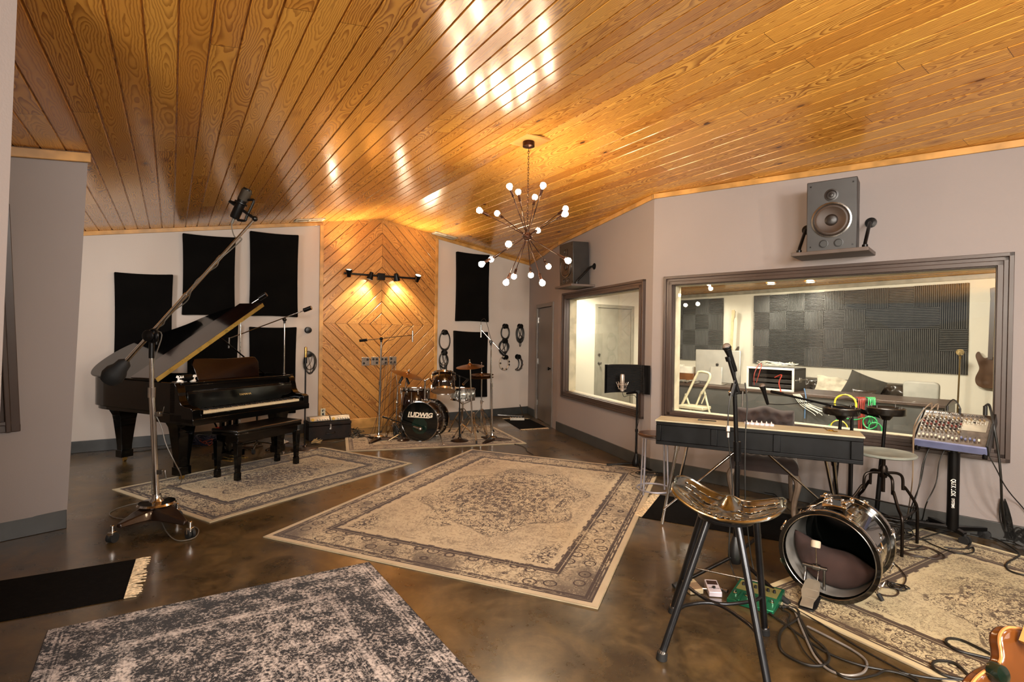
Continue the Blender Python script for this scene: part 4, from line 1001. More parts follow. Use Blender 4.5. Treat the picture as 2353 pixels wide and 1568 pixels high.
ce = pt(272, 850); mb = MB(); mb.lathe([(.02, .10), (.048, .07), (.055, .02), (.075, -.02), (.080, -.07), (.060, -.12), (.0, -.14)], ce, bd, 24); mb.build('counterweight', RUBBER, st, world=True)
for px, py in ((361, 952), (366, 1085)):
    p = pt(px, py); mb = MB(); mb.box(p + V((.012, 0, 0)), (.04, .03, .035)); mb.tube([p + V((.03, 0, 0)), p + V((.045, 0, .015)), p + V((.055, 0, .06 if py < 1000 else -.06))], .004, 6); mb.build('cable_clip', STEEL, st, world=True, bevel=.003)
# big tube microphone hanging from the boom
mc = pt(553, 470); ax = (pt(571, 436) - pt(537, 508)).normalized(); sd = ax.cross(V((0, 1, 0))).normalized()
mm = thing('tube_microphone', 'large black studio microphone high on the rolling boom, near the ceiling', 'microphone', mc)
mb = MB(); mb.lathe([(.0, -.125), (.030, -.122), (.036, -.11), (.036, .02), (.038, .03), (.038, .12), (.032, .135), (0, .138)], mc, ax, 24); mb.build('body', BLACKM, mm, world=True)
mb = MB(); mb.lathe([(.039, .035), (.0395, .04), (.0395, .115), (.039, .12)], mc, ax, 24, cap=False); mb.build('grille', mat('mic_mesh', '3a332a', .5, .7, bump=.6, bscale=500), mm, world=True)
mb = MB(); Lf = mc - sd * .085; mb.tube(spline([mc - sd * .03 - ax * .12, Lf - ax * .10, Lf - ax * .06, Lf + ax * .05, Lf + ax * .075 + sd * .01, mc - sd * .035 + ax * .055], 5), .010, 8); mb.torus(mc + ax * .01, .042, .008, ax, n=24)
mb.tube([mc + sd * .04 + ax * .0, mc + sd * .09 - ax * .015, BT], .012, 8); mb.ball(BT, .022, 8); mb.build('shock_mount', BLACKM, mm, world=True)
mb = MB(); c0 = mc - ax * .13; mb.cyl(mc - ax * .12, mc - ax * .165, .011, n=12)
wr = [c0 - ax * .03, pt(533, 525), pt(540, 545)]
for i in range(16):
    t = .12 + .06 * i; p = BT.lerp(BE, t); a = i * 1.9; wr.append(p + V((math.cos(a) * .022, math.sin(a) * .022, math.sin(a) * .01)) + V((0, 0, -.02)) * (1 + math.sin(i)))
    if t > .72: break
wr += [pt(372, 770), pt(352, 850), pt(356, 1000), pt(352, 1060), pt(349, 1110), pt(352, 1150), pt(368, 1190)]
wr += [at_z(385, 1226, .02), at_z(410, 1243, .008), at_z(447, 1236, .008), at_z(456, 1218, .008), at_z(440, 1208, .008), at_z(420, 1200, .02)]
mb.tube(spline(wr, 5), .0042, 6); tag(mb.build('microphone_cable', CABLEG), 'grey cable wound round the tall chrome boom stand', 'cable')
mb = MB(); mb.tube(spline([pt(360, 958), pt(372, 985), pt(381, 1020), pt(400, 1060), pt(415, 1090), at_z(416, 1108, .06), at_z(400, 1122, .02), at_z(370, 1124, .012), at_z(345, 1150, .006), at_z(300, 1160, .006), at_z(262, 1172, .006), at_z(252, 1183, .006), at_z(275, 1192, .006), at_z(345, 1194, .006)], 6), .0042, 6)
tag(mb.build('floor_cable', CABLEG), 'grey cable looping on the floor left of the rolling boom stand', 'cable')

# ------------------------------------------------------------------ other stands near the piano
def tripod_pole(root, base, top_z, r=.011, m=CHROME, lower=.014, split=.55):
    mb = MB(); z = top_z * split; mb.cyl((base.x, base.y, .02), (base.x, base.y, z), lower, n=12); mb.cyl((base.x, base.y, z - .03), (base.x, base.y, z + .03), lower + .005, n=12); mb.cyl((base.x, base.y, z), (base.x, base.y, top_z), r, n=12); return mb.build('pole', m, root, world=True)
def round_base(root, base, r=.13, m=None, h=.035):
    MB().lathe([(r, 0), (r, .012), (r * .9, .022), (.03, h), (.02, h + .02)], (base.x, base.y, 0), n=32).build('base', m or BLACKM, root, world=True)
def tri_base(root, base, L=.30, m=None, yaw=0.):
    mb = MB()
    for k in range(3):
        a = yaw + k * 2 * math.pi / 3; d = V((math.cos(a), math.sin(a), 0)); sd = V((-d.y, d.x, 0)); b0 = V((base.x, base.y, 0))
        vs = [b0 - sd * .07 + V((0, 0, .02)), b0 + sd * .07 + V((0, 0, .02)), b0 + sd * .05 + V((0, 0, .06)), b0 - sd * .05 + V((0, 0, .06)), b0 + d * L - sd * .02, b0 + d * L + sd * .02, b0 + d * L + sd * .015 + V((0, 0, .025)), b0 + d * L - sd * .015 + V((0, 0, .025))]
        mb.add(vs, [(0, 1, 5, 4), (1, 2, 6, 5), (2, 3, 7, 6), (3, 0, 4, 7), (4, 5, 6, 7), (0, 3, 2, 1)])
    mb.build('base', m or CAST, root, world=True, bevel=.006)
    MB().lathe([(.07, .055), (.072, .066), (.05, .078), (.025, .085), (.02, .11)], (base.x, base.y, 0), n=24).build('collar', CHROME, root, world=True)
# round-base stand with a gold pencil mic right of the piano
b = at_z(700, 1033); t = thing('straight_stand', 'dark round-based stand between the bench and the trunk', 'microphone stand', (b.x, b.y, 0)); round_base(t, b, .17, CAST)
zt = at_y(695, 830, b.y).z; mb = MB(); mb.cyl((b.x, b.y, .03), (b.x, b.y, zt), .010, n=12); mb.build('pole', BLACKM, t, world=True)
mb = MB(); mb.cyl((b.x, b.y, zt - .03), (b.x, b.y, zt + .05), .020, n=12); mb.build('mic_clip', BLACKM, t, world=True)
mb = MB(); mb.lathe([(.017, 0), (.018, .12), (.014, .135), (0, .137)], (b.x, b.y, zt + .05), n=14); tag(mb.build('pencil_microphone', mat('gold_mic_body', 'a98246', .3, .8)), 'gold pencil microphone upright on the dark round-based stand', 'microphone')
# chrome boom stand behind the piano's treble side
pc = (PM @ V((1.75, .75, 0))); yb = pc.y
def boom_stand(name, label, base, topz_px, tip_a, tip_b, y=None, base_kind='tri', m=CHROME, knob=True, r=.010, bl=.30, yaw=.5, cw=None):
    t = thing(name, label, 'microphone stand', (base.x, base.y, 0)); y = y or base.y
    if base_kind == 'tri': tri_base(t, base, bl, yaw=yaw)
    elif base_kind == 'round': round_base(t, base, .14)
    elif base_kind == 'legs':
        for k in range(3):
            a = yaw + k * 2.094; e = V((base.x + math.cos(a) * bl, base.y + math.sin(a) * bl, .012)); mb = MB(); mb.cyl((base.x, base.y, .10), e, .010, n=8); lg = mb.build('leg', m, t, world=True)
            d = (e - V((base.x, base.y, .10))).normalized(); mb = MB(); mb.cyl(e - d * .05, e + d * .008, .015, n=10); mb.build('foot', RUBBER, lg, world=True)
        MB().lathe([(.02, .04), (.038, .07), (.034, .11), (.022, .16)], (base.x, base.y, 0), n=14).build('hub', BLACKP, t, world=True)
    pt_ = at_y(*topz_px, y); mb = MB(); zs = pt_.z * .55; b0 = V((base.x, base.y, .05)); q = b0.lerp(pt_, .55)
    mb.cyl(b0, q, .0135, n=12); mb.cyl(q, pt_, r * .9, n=12); mb.cyl(q - (pt_ - b0).normalized() * .03, q + (pt_ - b0).normalized() * .03, .019, n=12); mb.build('pole', m, t, world=True)
    A_, B_ = at_y(*tip_a, y), at_y(*tip_b, y); mb = MB(); mb.cyl(A_, B_, .0075, n=10); mb.build('boom_arm', m, t, world=True)
    mb = MB(); mb.ball(pt_, .026, 8); mb.cyl(pt_ + V((0, -.04, 0)), pt_ + V((0, .04, 0)), .014, n=10); mb.cyl(pt_ - V((0, 0, .05)), pt_, .015, n=10); mb.build('swivel', BLACKM, t, world=True)
    if cw: d = (A_ - B_).normalized(); mb = MB(); mb.cyl(A_ - d * .03, A_ + d * .08, cw, n=14); mb.build('counterweight', BLACKM, t, world=True)
    return t, A_, B_
bb_ = V((pc.x, pc.y, 0))
ab = at_y(654, 735, yb); base_ = V((ab.x, ab.y, 0))
t, A_, B_ = boom_stand('boom_stand', 'chrome boom stand rising behind the piano, left of the coiled cable', base_, (654, 735), (703, 712), (527, 778), cw=.028, yaw=.2)
d = V((-.06, 0, -1)).normalized(); mb = MB(); mb.cyl(B_ + V((0, 0, .01)), B_ + d * .13, .012, n=12); tag(mb.build('pencil_microphone', STEEL), 'silver pencil microphone hanging from the boom above the piano strings', 'microphone')
pc2 = PM @ V((.95, 1.95, 0)); y2 = pc2.y; ab = at_y(553, 735, y2); base2 = V((ab.x, ab.y, 0))
t, A2, B2 = boom_stand('boom_stand', 'chrome boom stand mostly hidden behind the raised piano lid', base2, (553, 728), (600, 684), (520, 735), cw=.03, yaw=.9)
# loose cable bundle behind the piano
def scribble(name, label, c, rx, ry, turns, r, m, seed, z=.008, hz=.02, cat='cable', squash=.5, group=None):
    rnd = random.Random(seed); pts = []
    for t in range(turns):
        a0 = rnd.uniform(0, 6.28); k = rnd.uniform(.55, 1.); cx, cy = rnd.uniform(-.15, .15) * rx, rnd.uniform(-.15, .15) * ry
        for i in range(9): a = a0 + i * 2 * math.pi / 9; pts.append(V((c.x + cx + math.cos(a) * rx * k * rnd.uniform(.9, 1.05), c.y + cy + math.sin(a) * ry * k * rnd.uniform(.9, 1.05), z + rnd.uniform(0, hz))))
    mb = MB(); mb.tube(spline(pts, 4), r, 6); return tag(mb.build(name, m), label, cat, group)
scribble('cable_bundle', 'tangled dark blue cable bundle on the floor behind the bench', at_z(470, 1022), .16, .12, 9, .006, mat('navy_cable', '1b1f38', .5), 4, hz=.12)
scribble('cable_bundle', 'orange-red cable loop inside the tangle behind the bench', at_z(476, 1024), .10, .08, 3, .005, mat('red_cable', '7a2a12', .5), 7, hz=.10)
# stool-like base with casters under the far end of the piano: rolling stand foot
pf = at_z(590, 1035); t = thing('rolling_stand_foot', 'low chrome castered foot lying under the piano', 'stand', pf)
for k in range(4):
    a = .3 + k * math.pi / 2; e = pf + V((math.cos(a) * .24, math.sin(a) * .24, .06)); mb = MB(); mb.tube([pf + V((0, 0, .11)), pf.lerp(e, .6) + V((0, 0, .05)), e], .011, 8); lg = mb.build('leg', CHROME, t, world=True)
    mb = MB(); mb.cyl(e + V((-.012, 0, -.03)), e + V((.012, 0, -.03)), .03, n=14); mb.build('caster', RUBBER, lg, world=True)
mb = MB(); mb.cyl(pf + V((0, 0, .09)), pf + V((0, 0, .45)), .012); mb.build('post', BLACKM, t, world=True)
lp = pw(.50, .30, .60)
t = thing('headphone_box', 'small black box with green and red lights under the piano keys', 'electronics', lp - V((0, 0, .055)))
mb = MB(); mb.box((0, 0, .028), (.16, .10, .05)); mb.build('case', BLACKP, t, bevel=.003)
for i, (c, hx) in enumerate((('green_led', '30ff60'), ('red_led', 'ff3020'), ('red_led', 'ff3020'))): MB().ball((-.03 + i * .03, -.052, .03), .004, 6).build('indicator_light', mat(c, hx, .4, emit=6, ecol=hx), t)
mb = MB(); mb.tube(spline([at_z(285, 1058, .01), at_z(305, 1040, .006), at_z(330, 1036, .006), at_z(375, 1031, .006), at_z(460, 1027, .006)], 6), .005, 6); tag(mb.build('floor_cable', CABLE), 'thin black cable running along the floor behind the piano tail leg', 'cable')

CLEAR += [(K[0], K[1])]

# ------------------------------------------------------------------ trunk with two preamps
tA, tB = at_z(709, 1015), at_z(807, 1006); td = (tB - tA).normalized(); tn = V((-td.y, td.x, 0)); tw = (tB - tA).length; TH = .255
tr = thing('trunk', 'old dark wooden trunk with a metal latch beside the wooden panel', 'trunk', (tA + tB) / 2 + tn * .17, math.atan2(td.y, td.x))
TRK = mat('old_trunk', '160c07', .7, var=.5, scale=9, spec=.25)
mb = MB(); mb.bb(-tw / 2, tw / 2, -.17, .17, 0, TH * .78); mb.build('body', TRK, tr, bevel=.008)
mb = MB(); mb.bb(-tw / 2 - .004, tw / 2 + .004, -.174, .174, TH * .79, TH); mb.build('lid', TRK, tr, bevel=.012)
mb = MB(); mb.bb(-.012, .012, -.19, -.172, TH * .55, TH * .88); mb.lathe([(.018, 0), (.018, .006), (.008, .008)], (0, -.188, TH * .62), (0, -1, 0), 14); mb.build('latch', STEEL, tr, bevel=.002)
mb = MB(); mb.tube(spline([V((-.06, -.172, TH * .42)), V((-.05, -.195, TH * .36)), V((.05, -.195, TH * .36)), V((.06, -.172, TH * .42))], 5), .006, 6); mb.build('handle', LEA, tr)
SILV = mat('silver_panel', '8e8a82', .35, .8)
for i, (x, lb) in enumerate(((-tw / 2 + .16, 'silver preamp box at the left end of the trunk lid'), (tw / 2 - .15, 'silver preamp box at the right end of the trunk lid'))):
    p = root_matrix(tr) @ V((x, -.02, TH)); t = thing('preamp', lb, 'electronics', p, tr.rotation_euler.z, 'preamps on the trunk')
    mb = MB(); mb.prism([(-.11, 0), (.11, 0), (.11, .06), (-.07, .075), (-.13, .02)], -.14, .14, lambda y, z, x: V((x, y, z))); mb.build('case', SILV, t, bevel=.006)
    for k in range(5):
        mb = MB(); c = V((-.03 + k * .035, -.118, .035)); mb.cyl(c, c + V((0, -.018, .01)), .011, .009, 12); mb.build('knob', mat('white_knob', 'd8d4c8', .4), t)
    mb = MB(); c = V((-.10, -.118, .035)); mb.cyl(c, c + V((0, -.008, .004)), .022, n=18); mb.build('gauge', mat('gauge_face', 'b8943c', .4), t)
p = root_matrix(tr) @ V((.0, 0, TH)); mb = MB(p and Matrix.Translation(p) @ Matrix.Rotation(tr.rotation_euler.z, 4, 'Z')); mb.bb(-.06, .06, -.08, .08, 0, .045)
tag(mb.build('small_black_box', BLACKP, bevel=.004), 'small black box between the two preamps on the trunk', 'electronics')
p = at_z(716, 1022); mb = MB(Matrix.Translation(p)); rnd = random.Random(5)
for k in range(26): a = rnd.uniform(-.6, 1.3); L = rnd.uniform(.05, .16); mb.beam((0, 0, .012 + k * .0008), (math.cos(a) * L, math.sin(a) * L * .6, .03 + rnd.uniform(0, .05)), .014, .002)
tag(mb.build('rag_tassel', mat('straw_tassel', 'b59a6a', .9)), 'frayed straw-coloured tassel on the floor in front of the trunk', 'tassel')
# floor cables behind trunk and drums
mb = MB(); rnd = random.Random(9)
for k in range(9):
    a = at_z(815 + rnd.uniform(-6, 22), 1000 + rnd.uniform(-8, 8)); pts = [a + V((rnd.uniform(-.12, .12), rnd.uniform(-.1, .1), rnd.uniform(.005, .07))) for _ in range(7)]; mb.tube(spline(pts, 4), .005, 5)
tag(mb.build('cable_pile', CABLE), 'heap of black cables on the floor at the right end of the trunk', 'cable')

# cables hanging from the plates
hang = [(880, 838, 850, 998, .30), (885, 838, 860, 1004, .5), (889, 838, 868, 1002, .2), (900, 838, 835, 1001, .8), (903, 838, 893, 1000, .1), (906, 838, 902, 1002, .1), (898, 836, 876, 1006, .35), (905, 836, 912, 998, .0)]
for i, (x0, y0, x1, y1, bow) in enumerate(hang):
    a = onw(x0, y0, BA, BB, .05); b = at_z(x1, y1, .01)
    mid = a.lerp(b, .5) + V((0, 0, -.12 * bow)) + BN * .12; m3 = a.lerp(b, .82) + V((0, 0, -.18)) + BN * .1; m3.z = max(m3.z, .03)
    pts = [a, a + BN * .06 + V((0, 0, -.03)), mid, m3, b]
    if bow > .25: pts.append(at_z(822 + i, 1002 + i % 3, .02))
    mb = MB(); mb.tube(spline(pts, 8), .0035, 5)
    tag(mb.build('hanging_cable', mat('brown_cable', '2b1810', .5)), ['dark cable hanging from the third socket plate, bowing to the trunk', 'dark cable from the third socket plate, sagging widest', 'dark cable from the third plate passing behind the overhead stand', 'long cable swinging from the right socket plate to the trunk', 'cable hanging nearly straight from the right socket plate', 'rightmost straight cable under the right socket plate', 'cable from the right socket plate slanting to the stand base', 'cable from the right socket plate going behind the left cymbal'][i], 'cable', 'cables hanging from the socket plates')

# ------------------------------------------------------------------ drum kit
SHELL = mat('black_drum_shell', '1c0f0a', .12, var=.3, scale=4, coat=1.); HEADB = mat('black_drum_head', '060807', .12, coat=.6, var=.1)
HEADC = mat('coated_drum_head', 'b08660', .45, var=.15); BRZ = mat('bronze_cymbal', '8a5f33', .25, .9, var=.2, scale=3); PEARL = mat('silver_pearl_shell', 'a8aaa4', .2, .3, var=.5, scale=30, coat=.6)
def drum(name, label, c, axis, R, h, shell, head_f, head_b=None, lugs=8, group=None, hoop=CHROME, hoopw=.02, up=(0, 0, 1), cat='drum', base=None, wood_hoop=False):
    """c: centre of the front head; axis points from the front head into the drum"""
    ax = V(axis).normalized(); t = thing(name, label, cat, base or (c.x, c.y, max(c.z - R, 0)), 0, group)
    MB().lathe([(R, 0), (R, h)], c, ax, 40, cap=False).build('shell', shell, t, world=True, solid=.008)
    for i, z in enumerate((0, h)):
        s_ = -1 if i == 0 else 1
        mb = MB(); mb.lathe([(R + .006, z - s_ * .018), (R + .012, z - s_ * .018), (R + .013, z + s_ * .012), (R + .005, z + s_ * .014), (R + .003, z)], c, ax, 40, cap=False); mb.build('hoop', hoop, t, world=True)
        mb = MB(); mb.lathe([(R + .003, z + s_ * .003), (0, z + s_ * .004)], c, ax, 40, cap=False); mb.build('head', (head_f, head_b or head_f)[i], t, world=True)
    a = ax.orthogonal().normalized() if abs(ax.z) > .8 else V((0, 0, 1)).cross(ax).normalized(); b = ax.cross(a)
    for k in range(lugs):
        th = 2 * math.pi * (k + .5) / lugs; d = a * math.cos(th) + b * math.sin(th); q = c + d * (R + .012)
        for z0, z1 in ((.02, .075), (h - .075, h - .02)) if h > .2 else ((.03, h - .03),):
            mb = MB(); mb.beam(q + ax * z0, q + ax * z1, .018, .016, d); mb.cyl(q + ax * (z0 if z0 < h / 2 else z1), q + ax * (-.01 if z0 < h / 2 else h + .01), .0035, n=6); mb.build('lug', CHROME, t, world=True, bevel=.003)
    return t, ax, a, b
bdc = at_y(964.5, 970, at_z(970, 1016).y); bdc.z = .29
DX = V((.26, .965, 0))
t, ax, a, b = drum('bass_drum', 'large black bass drum with white lettering on its front head', bdc, DX, .275, .40, SHELL, HEADB, lugs=8, hoop=CHROME)
FT = lambda x, y, z: bdc + V((ax.y, -ax.x, 0)) * x + V((0, 0, y)) - ax * (.006 + z)
WHT = mat('white_lettering', 'd9cdb8', .5)
mb = MB(); text_mb(mb, 'UDWIG', .088, lambda x, y, z: FT(x + .028 + y * .18, .094 + y, z), .0008, .004, 1.13)
mb.prism([(-.185, .055), (.145, .055), (.155, .062), (.158, .085), (.146, .085), (.144, .066), (-.165, .066), (-.150, .135), (-.168, .130)], .0, .0018, FT); mb.build('lettering', WHT, t, world=True)
mb = MB(); mb.prism([(.12 * math.cos(i * .3), -.06 + .12 * math.sin(i * .3)) for i in range(21)], 0, .0006, FT); mb.build('head_dot', mat('dark_green_dot', '0c1f18', .2, coat=.5), t, world=True)
for s_ in (-1, 1):
    side = V((ax.y, -ax.x, 0)) * s_; p0 = bdc + side * .24 + ax * .12 + V((0, 0, -.14)); p1 = bdc + side * .42 - ax * .12; p1.z = .015
    mb = MB(); mb.cyl(p0, p1, .008, n=8); mb.cyl(p0 - (p1 - p0).normalized() * .03, p0 + (p1 - p0).normalized() * .05, .014, n=10); mb.ball(p1, .012, 6); mb.build('spur', CHROME, t, world=True)
mb = MB(); tm = bdc + ax * .16 + V((0, 0, .275)); mb.box(tm + V((0, 0, .01)), (.09, .07, .025)); mb.cyl(tm, tm + V((0, 0, .30)), .012, n=12); mb.ball(tm + V((0, 0, .30)), .022, 8)
ytom = bdc.y + .25; tmc = at_y(1019, 880, ytom)
mb.tube([tm + V((0, 0, .30)), tm + V((.06, .02, .33)), tmc + V((-.17, 0, .01))], .010, 8); mb.build('tom_mount', CHROME, t, world=True, bevel=.003)
tax = V((.02, .30, 1)).normalized() * -1; tax = V((.05, -.42, -1)).normalized()
top_c = tmc - tax * .13; drum('rack_tom', 'black rack tom mounted above the bass drum, bottom head showing', tmc + tax * .12, -tax, .165, .25, SHELL, HEADC, HEADC, 6, 'toms')
ftc = at_y(953, 894, bdc.y + .45); drum('floor_tom', 'black floor tom behind the left of the bass drum', V((ftc.x, ftc.y, ftc.z - .42)), (0, .05, 1), .205, .42, SHELL, HEADC, HEADC, 8, 'toms')
fl_ = bpy.data.objects['floor_tom']
for k in range(3):
    a_ = 2.6 + k * 2.094; p = V((ftc.x + math.cos(a_) * .235, ftc.y + math.sin(a_) * .235, .0)); mb = MB(); mb.tube([p + V((math.cos(a_) * .03, math.sin(a_) * .03, .02)), p + V((0, 0, .12)), p + V((0, 0, ftc.z - .02))], .007, 8); mb.ball(p + V((math.cos(a_) * .03, math.sin(a_) * .03, .014)), .014, 6); mb.build('leg', CHROME, fl_, world=True)
snc = at_y(1064, 894, bdc.y + .62); sn, *_ = drum('snare_drum', 'silver pearl snare drum behind the black round-based stand', V((snc.x, snc.y, snc.z - .16)), (0, .03, 1), .178, .16, PEARL, HEADC, HEADC, 8)
def tripod(root, c, z_hub, L, m=CHROME, yaw=0., dbl=True, z_top=None, zc=.28):
    for k in range(3):
        a_ = yaw + k * 2.094; d = V((math.cos(a_), math.sin(a_), 0)); e = V((c.x, c.y, .014)) + d * L; hb = V((c.x, c.y, zc + .12)) + d * .02; sd = V((-d.y, d.x, 0)) * .011; mb = MB()
        for s_ in ((-1, 1) if dbl else (0,)):
            mb.tube([hb + sd * s_, hb.lerp(e, .55) + sd * s_ + V((0, 0, .035)), e + sd * s_ * .6], .0052, 6); mb.cyl(V((c.x, c.y, .10)) + sd * s_, hb.lerp(e, .5) + sd * s_ + V((0, 0, .02)), .004, n=6)
        lg = mb.build('leg', m, root, world=True); mb = MB(); mb.cyl(e + V((0, 0, .03)) - d * .02, e + V((0, 0, -.008)) + d * .01, .013, n=10); mb.build('foot', RUBBER, lg, world=True)
tripod(sn, snc, .2, .26, yaw=.5); mb = MB(); mb.cyl((snc.x, snc.y, .10), (snc.x, snc.y, snc.z - .2), .011, n=10)
for k in range(3): a_ = .4 + k * 2.09; mb.tube([V((snc.x, snc.y, snc.z - .24)), V((snc.x + math.cos(a_) * .19, snc.y + math.sin(a_) * .19, snc.z - .17)), V((snc.x + math.cos(a_) * .19, snc.y + math.sin(a_) * .19, snc.z - .13))], .006, 6)
mb.build('snare_stand', CHROME, sn, world=True)
def cymbal(label, px, py, y, R, tilt, base, group='cymbals', name='cymbal_stand', bell=True, double=False, legs=True, yaw=.3, droop=.03, topup=.06):
    c = at_y(px, py, y); n = V(tilt).normalized(); t = thing(name, label, 'cymbal', (base.x, base.y, 0), 0, group)
    for q in ((0, 1), (-.02, -1)) if double else ((0, 1),):
        mb = MB(); o = c + n * q[0]; k = q[1]; prof = [(.006, .028 * k), (.018, .027 * k), (.036, .010 * k), (.06, .004 * k), (R * .6, -.006 * k), (R, -droop * k)]
        mb.lathe(prof + [(r, z - .0018) for r, z in prof[::-1]], o, n, 40, cap=False); mb.build('cymbal', BRZ, t, world=True)
    mb = MB(); mb.cyl(c - n * .05, c + n * topup, .005, n=8); mb.lathe([(.014, .028), (.016, .034), (.014, .045), (.005, .048)], c, n, 12); mb.ball(c + n * (topup - .005), .010, 6); mb.build('wing_nut', CHROME, t, world=True)
    mb = MB(); tp_ = c - n * .05; mb.cyl((base.x, base.y, .08), tp_, .009, n=10); mb.cyl(V((base.x, base.y, .1)), V((base.x, base.y, .08)).lerp(tp_, .55), .0125, n=12); q = V((base.x, base.y, .08)).lerp(tp_, .55); mb.cyl(q - V((0, 0, .03)), q + V((0, 0, .02)), .018, n=12); mb.cyl(q, q + V((.04, -.01, 0)), .005, n=6); mb.ball(tp_, .016, 6); mb.build('pole', CHROME, t, world=True)
    if legs: tripod(t, base, .3, .30, yaw=yaw)
    return t
yk = bdc.y
b1_ = at_y(918, 1000, yk + .55); b1_.z = 0; cymbal('tilted bronze cymbal on its stand at the left of the drum kit', 937, 858, yk + .50, .25, (.30, -.03, 1), V((b1_.x, b1_.y, 0)), yaw=1.0)
b2_ = at_z(1084, 1016); cymbal('bronze cymbal standing highest at the right of the drum kit', 1080, 839, b2_.y + .12, .205, (-.07, -.12, 1), V((b2_.x, b2_.y + .12, 0)), yaw=-1.3, topup=.075)
b3_ = at_z(1105, 1000); cymbal('pair of hi-hat cymbals on a chrome stand, rightmost of the drum kit', 1107, 863, b3_.y, .185, (-.02, -.06, 1), V((b3_.x, b3_.y, 0)), 'cymbals', 'hi_hat', double=True, yaw=-1.2, topup=.20)
# drum microphones and their stands
oh1 = at_z(870, 1013); t, A_, B_ = boom_stand('boom_stand', 'chrome boom stand left of the drum kit, in front of the socket plates', V((oh1.x, oh1.y, 0)), (876, 779), (839, 782), (948, 770), cw=.020, bl=.27, yaw=.3)
mb = MB(); c0 = B_ + V((0, 0, .06)); mb.cyl(c0, c0 - V((0, 0, .16)), .011, n=12); tag(mb.build('pencil_microphone', STEEL), 'silver overhead microphone on the boom left of the drum kit', 'microphone', 'drum overhead microphones')
mb = MB(); p0 = B_ + V((0, 0, .06)); mb.tube(spline([p0, p0 + V((-.02, 0, .06)), p0 + V((-.12, 0, .04)), at_y(905, 779, B_.y), at_y(880, 792, B_.y), at_y(877, 850, B_.y - .02), at_y(874, 930, B_.y - .02), at_y(871, 1000, B_.y - .02)], 6), .003, 5); tag(mb.build('microphone_cable', CABLE), 'thin cable running down the boom stand left of the drum kit', 'cable')
oh2 = at_z(1131, 1014); t, A_, B_ = boom_stand('boom_stand', 'chrome boom stand with cast base right of the drum kit', V((oh2.x, oh2.y, 0)), (1128, 786), (1150, 806), (1107, 760), cw=.014, bl=.28, yaw=.1)
mb = MB(); c0 = B_ + V((-.01, 0, .08)); mb.cyl(c0, c0 - V((0, 0, .18)), .012, n=12); tag(mb.build('pencil_microphone', STEEL), 'silver overhead microphone on the boom right of the drum kit', 'microphone', 'drum overhead microphones')
mb = MB(); p0 = c0; mb.tube(spline([p0, p0 + V((.0, 0, .06)), p0 + V((.05, 0, .09)), at_y(1120, 748, B_.y), at_y(1124, 765, B_.y), at_y(1129, 790, B_.y - .02), at_y(1127, 860, B_.y - .02), at_y(1129, 1005, B_.y - .03), at_z(1150, 1014, .012), at_z(1190, 1022, .006), at_z(1208, 1030, .006), at_z(1210, 1036, .006), at_z(1225, 1045, .006)], 6), .0035, 5); tag(mb.build('microphone_cable', CABLE), 'thin cable down the right overhead stand and out over the floor', 'cable')
bk = at_z(1056, 1015); t = thing('straight_stand', 'black round-based microphone stand in front of the snare', 'microphone stand', (bk.x, bk.y, 0)); round_base(t, bk, .13, CAST, .045)
tp_ = at_y(1056, 866, bk.y); mb = MB(); mb.cyl((bk.x, bk.y, .03), tp_, .0085, n=10); mb.cyl((bk.x, bk.y, .04), V((bk.x, bk.y, .04)).lerp(tp_, .5), .012, n=10); mb.build('pole', BLACKM, t, world=True)
mb = MB(); mb.cyl(at_y(1029, 853, bk.y), at_y(1076, 872, bk.y + .1), .007, n=8); mb.ball(tp_, .02, 8); mb.build('boom_arm', BLACKM, t, world=True)
mb = MB(); q = at_y(1024, 850, bk.y + .1); mb.cyl(q + V((0, 0, .07)), q - V((0, 0, .09)), .021, .018, 14); mb.cyl(q, at_y(1029, 853, bk.y), .008, n=8); tag(mb.build('tom_microphone', BLACKM), 'black microphone pointing down at the rack tom', 'microphone')
mb = MB(); q = at_y(1068, 878, bk.y + .25); e = at_y(1065, 883, bk.y + .3); mb.cyl(at_y(1076, 872, bk.y + .1), e, .014, .016, 12); tag(mb.build('snare_microphone', BLACKM), 'black microphone aimed at the snare drum', 'microphone')
mb = MB(); mb.ball(e, .020, 8); tag(mb.build('foam_windscreen', mat('orange_foam', 'a8702c', .9)), 'small orange windscreen on the snare microphone', 'windscreen')
ks = at_z(927, 1014); t = thing('kick_stand', 'short black microphone stand at the left edge of the bass drum', 'microphone stand', (ks.x, ks.y, 0)); round_base(t, ks, .09, CAST)
tp_ = at_y(920, 972, ks.y); mb = MB(); mb.cyl((ks.x, ks.y, .03), tp_, .009, n=10); mb.build('pole', BLACKM, t, world=True)
e0_, e1_ = at_y(879, 958, ks.y - .02), at_y(953, 982, ks.y - .10); mb = MB(); mb.cyl(e0_, e1_, .008, n=8); mb.cyl(e0_, e0_.lerp(e1_, .15), .013, n=8); mb.build('boom_arm', BLACKM, t, world=True)
mb = MB(); d = (e1_ - e0_).normalized(); mb.cyl(e1_ - d * .02, e1_ + d * .06, .014, .018, 12); mb.ball(e1_ + d * .085, .032, 10); tag(mb.build('kick_microphone', STEEL), 'round silver microphone in front of the bass drum head', 'microphone')
for s_, (px, py) in ((0, (925, 866)), (1, (934, 868))):
    q = at_y(px, py, yk + .42); d = V((-.35 if s_ == 0 else .35, -.2, -.8)).normalized(); mb = MB(); mb.cyl(q, q + d * .11, .016, .019, 12); mb.cyl(q, at_y(929, 862, yk + .46), .007, n=6)
    tag(mb.build('clip_microphone', BLACKM), ['black clip-on microphone below the tilted cymbal, left one', 'black clip-on microphone below the tilted cymbal, right one'][s_], 'microphone')
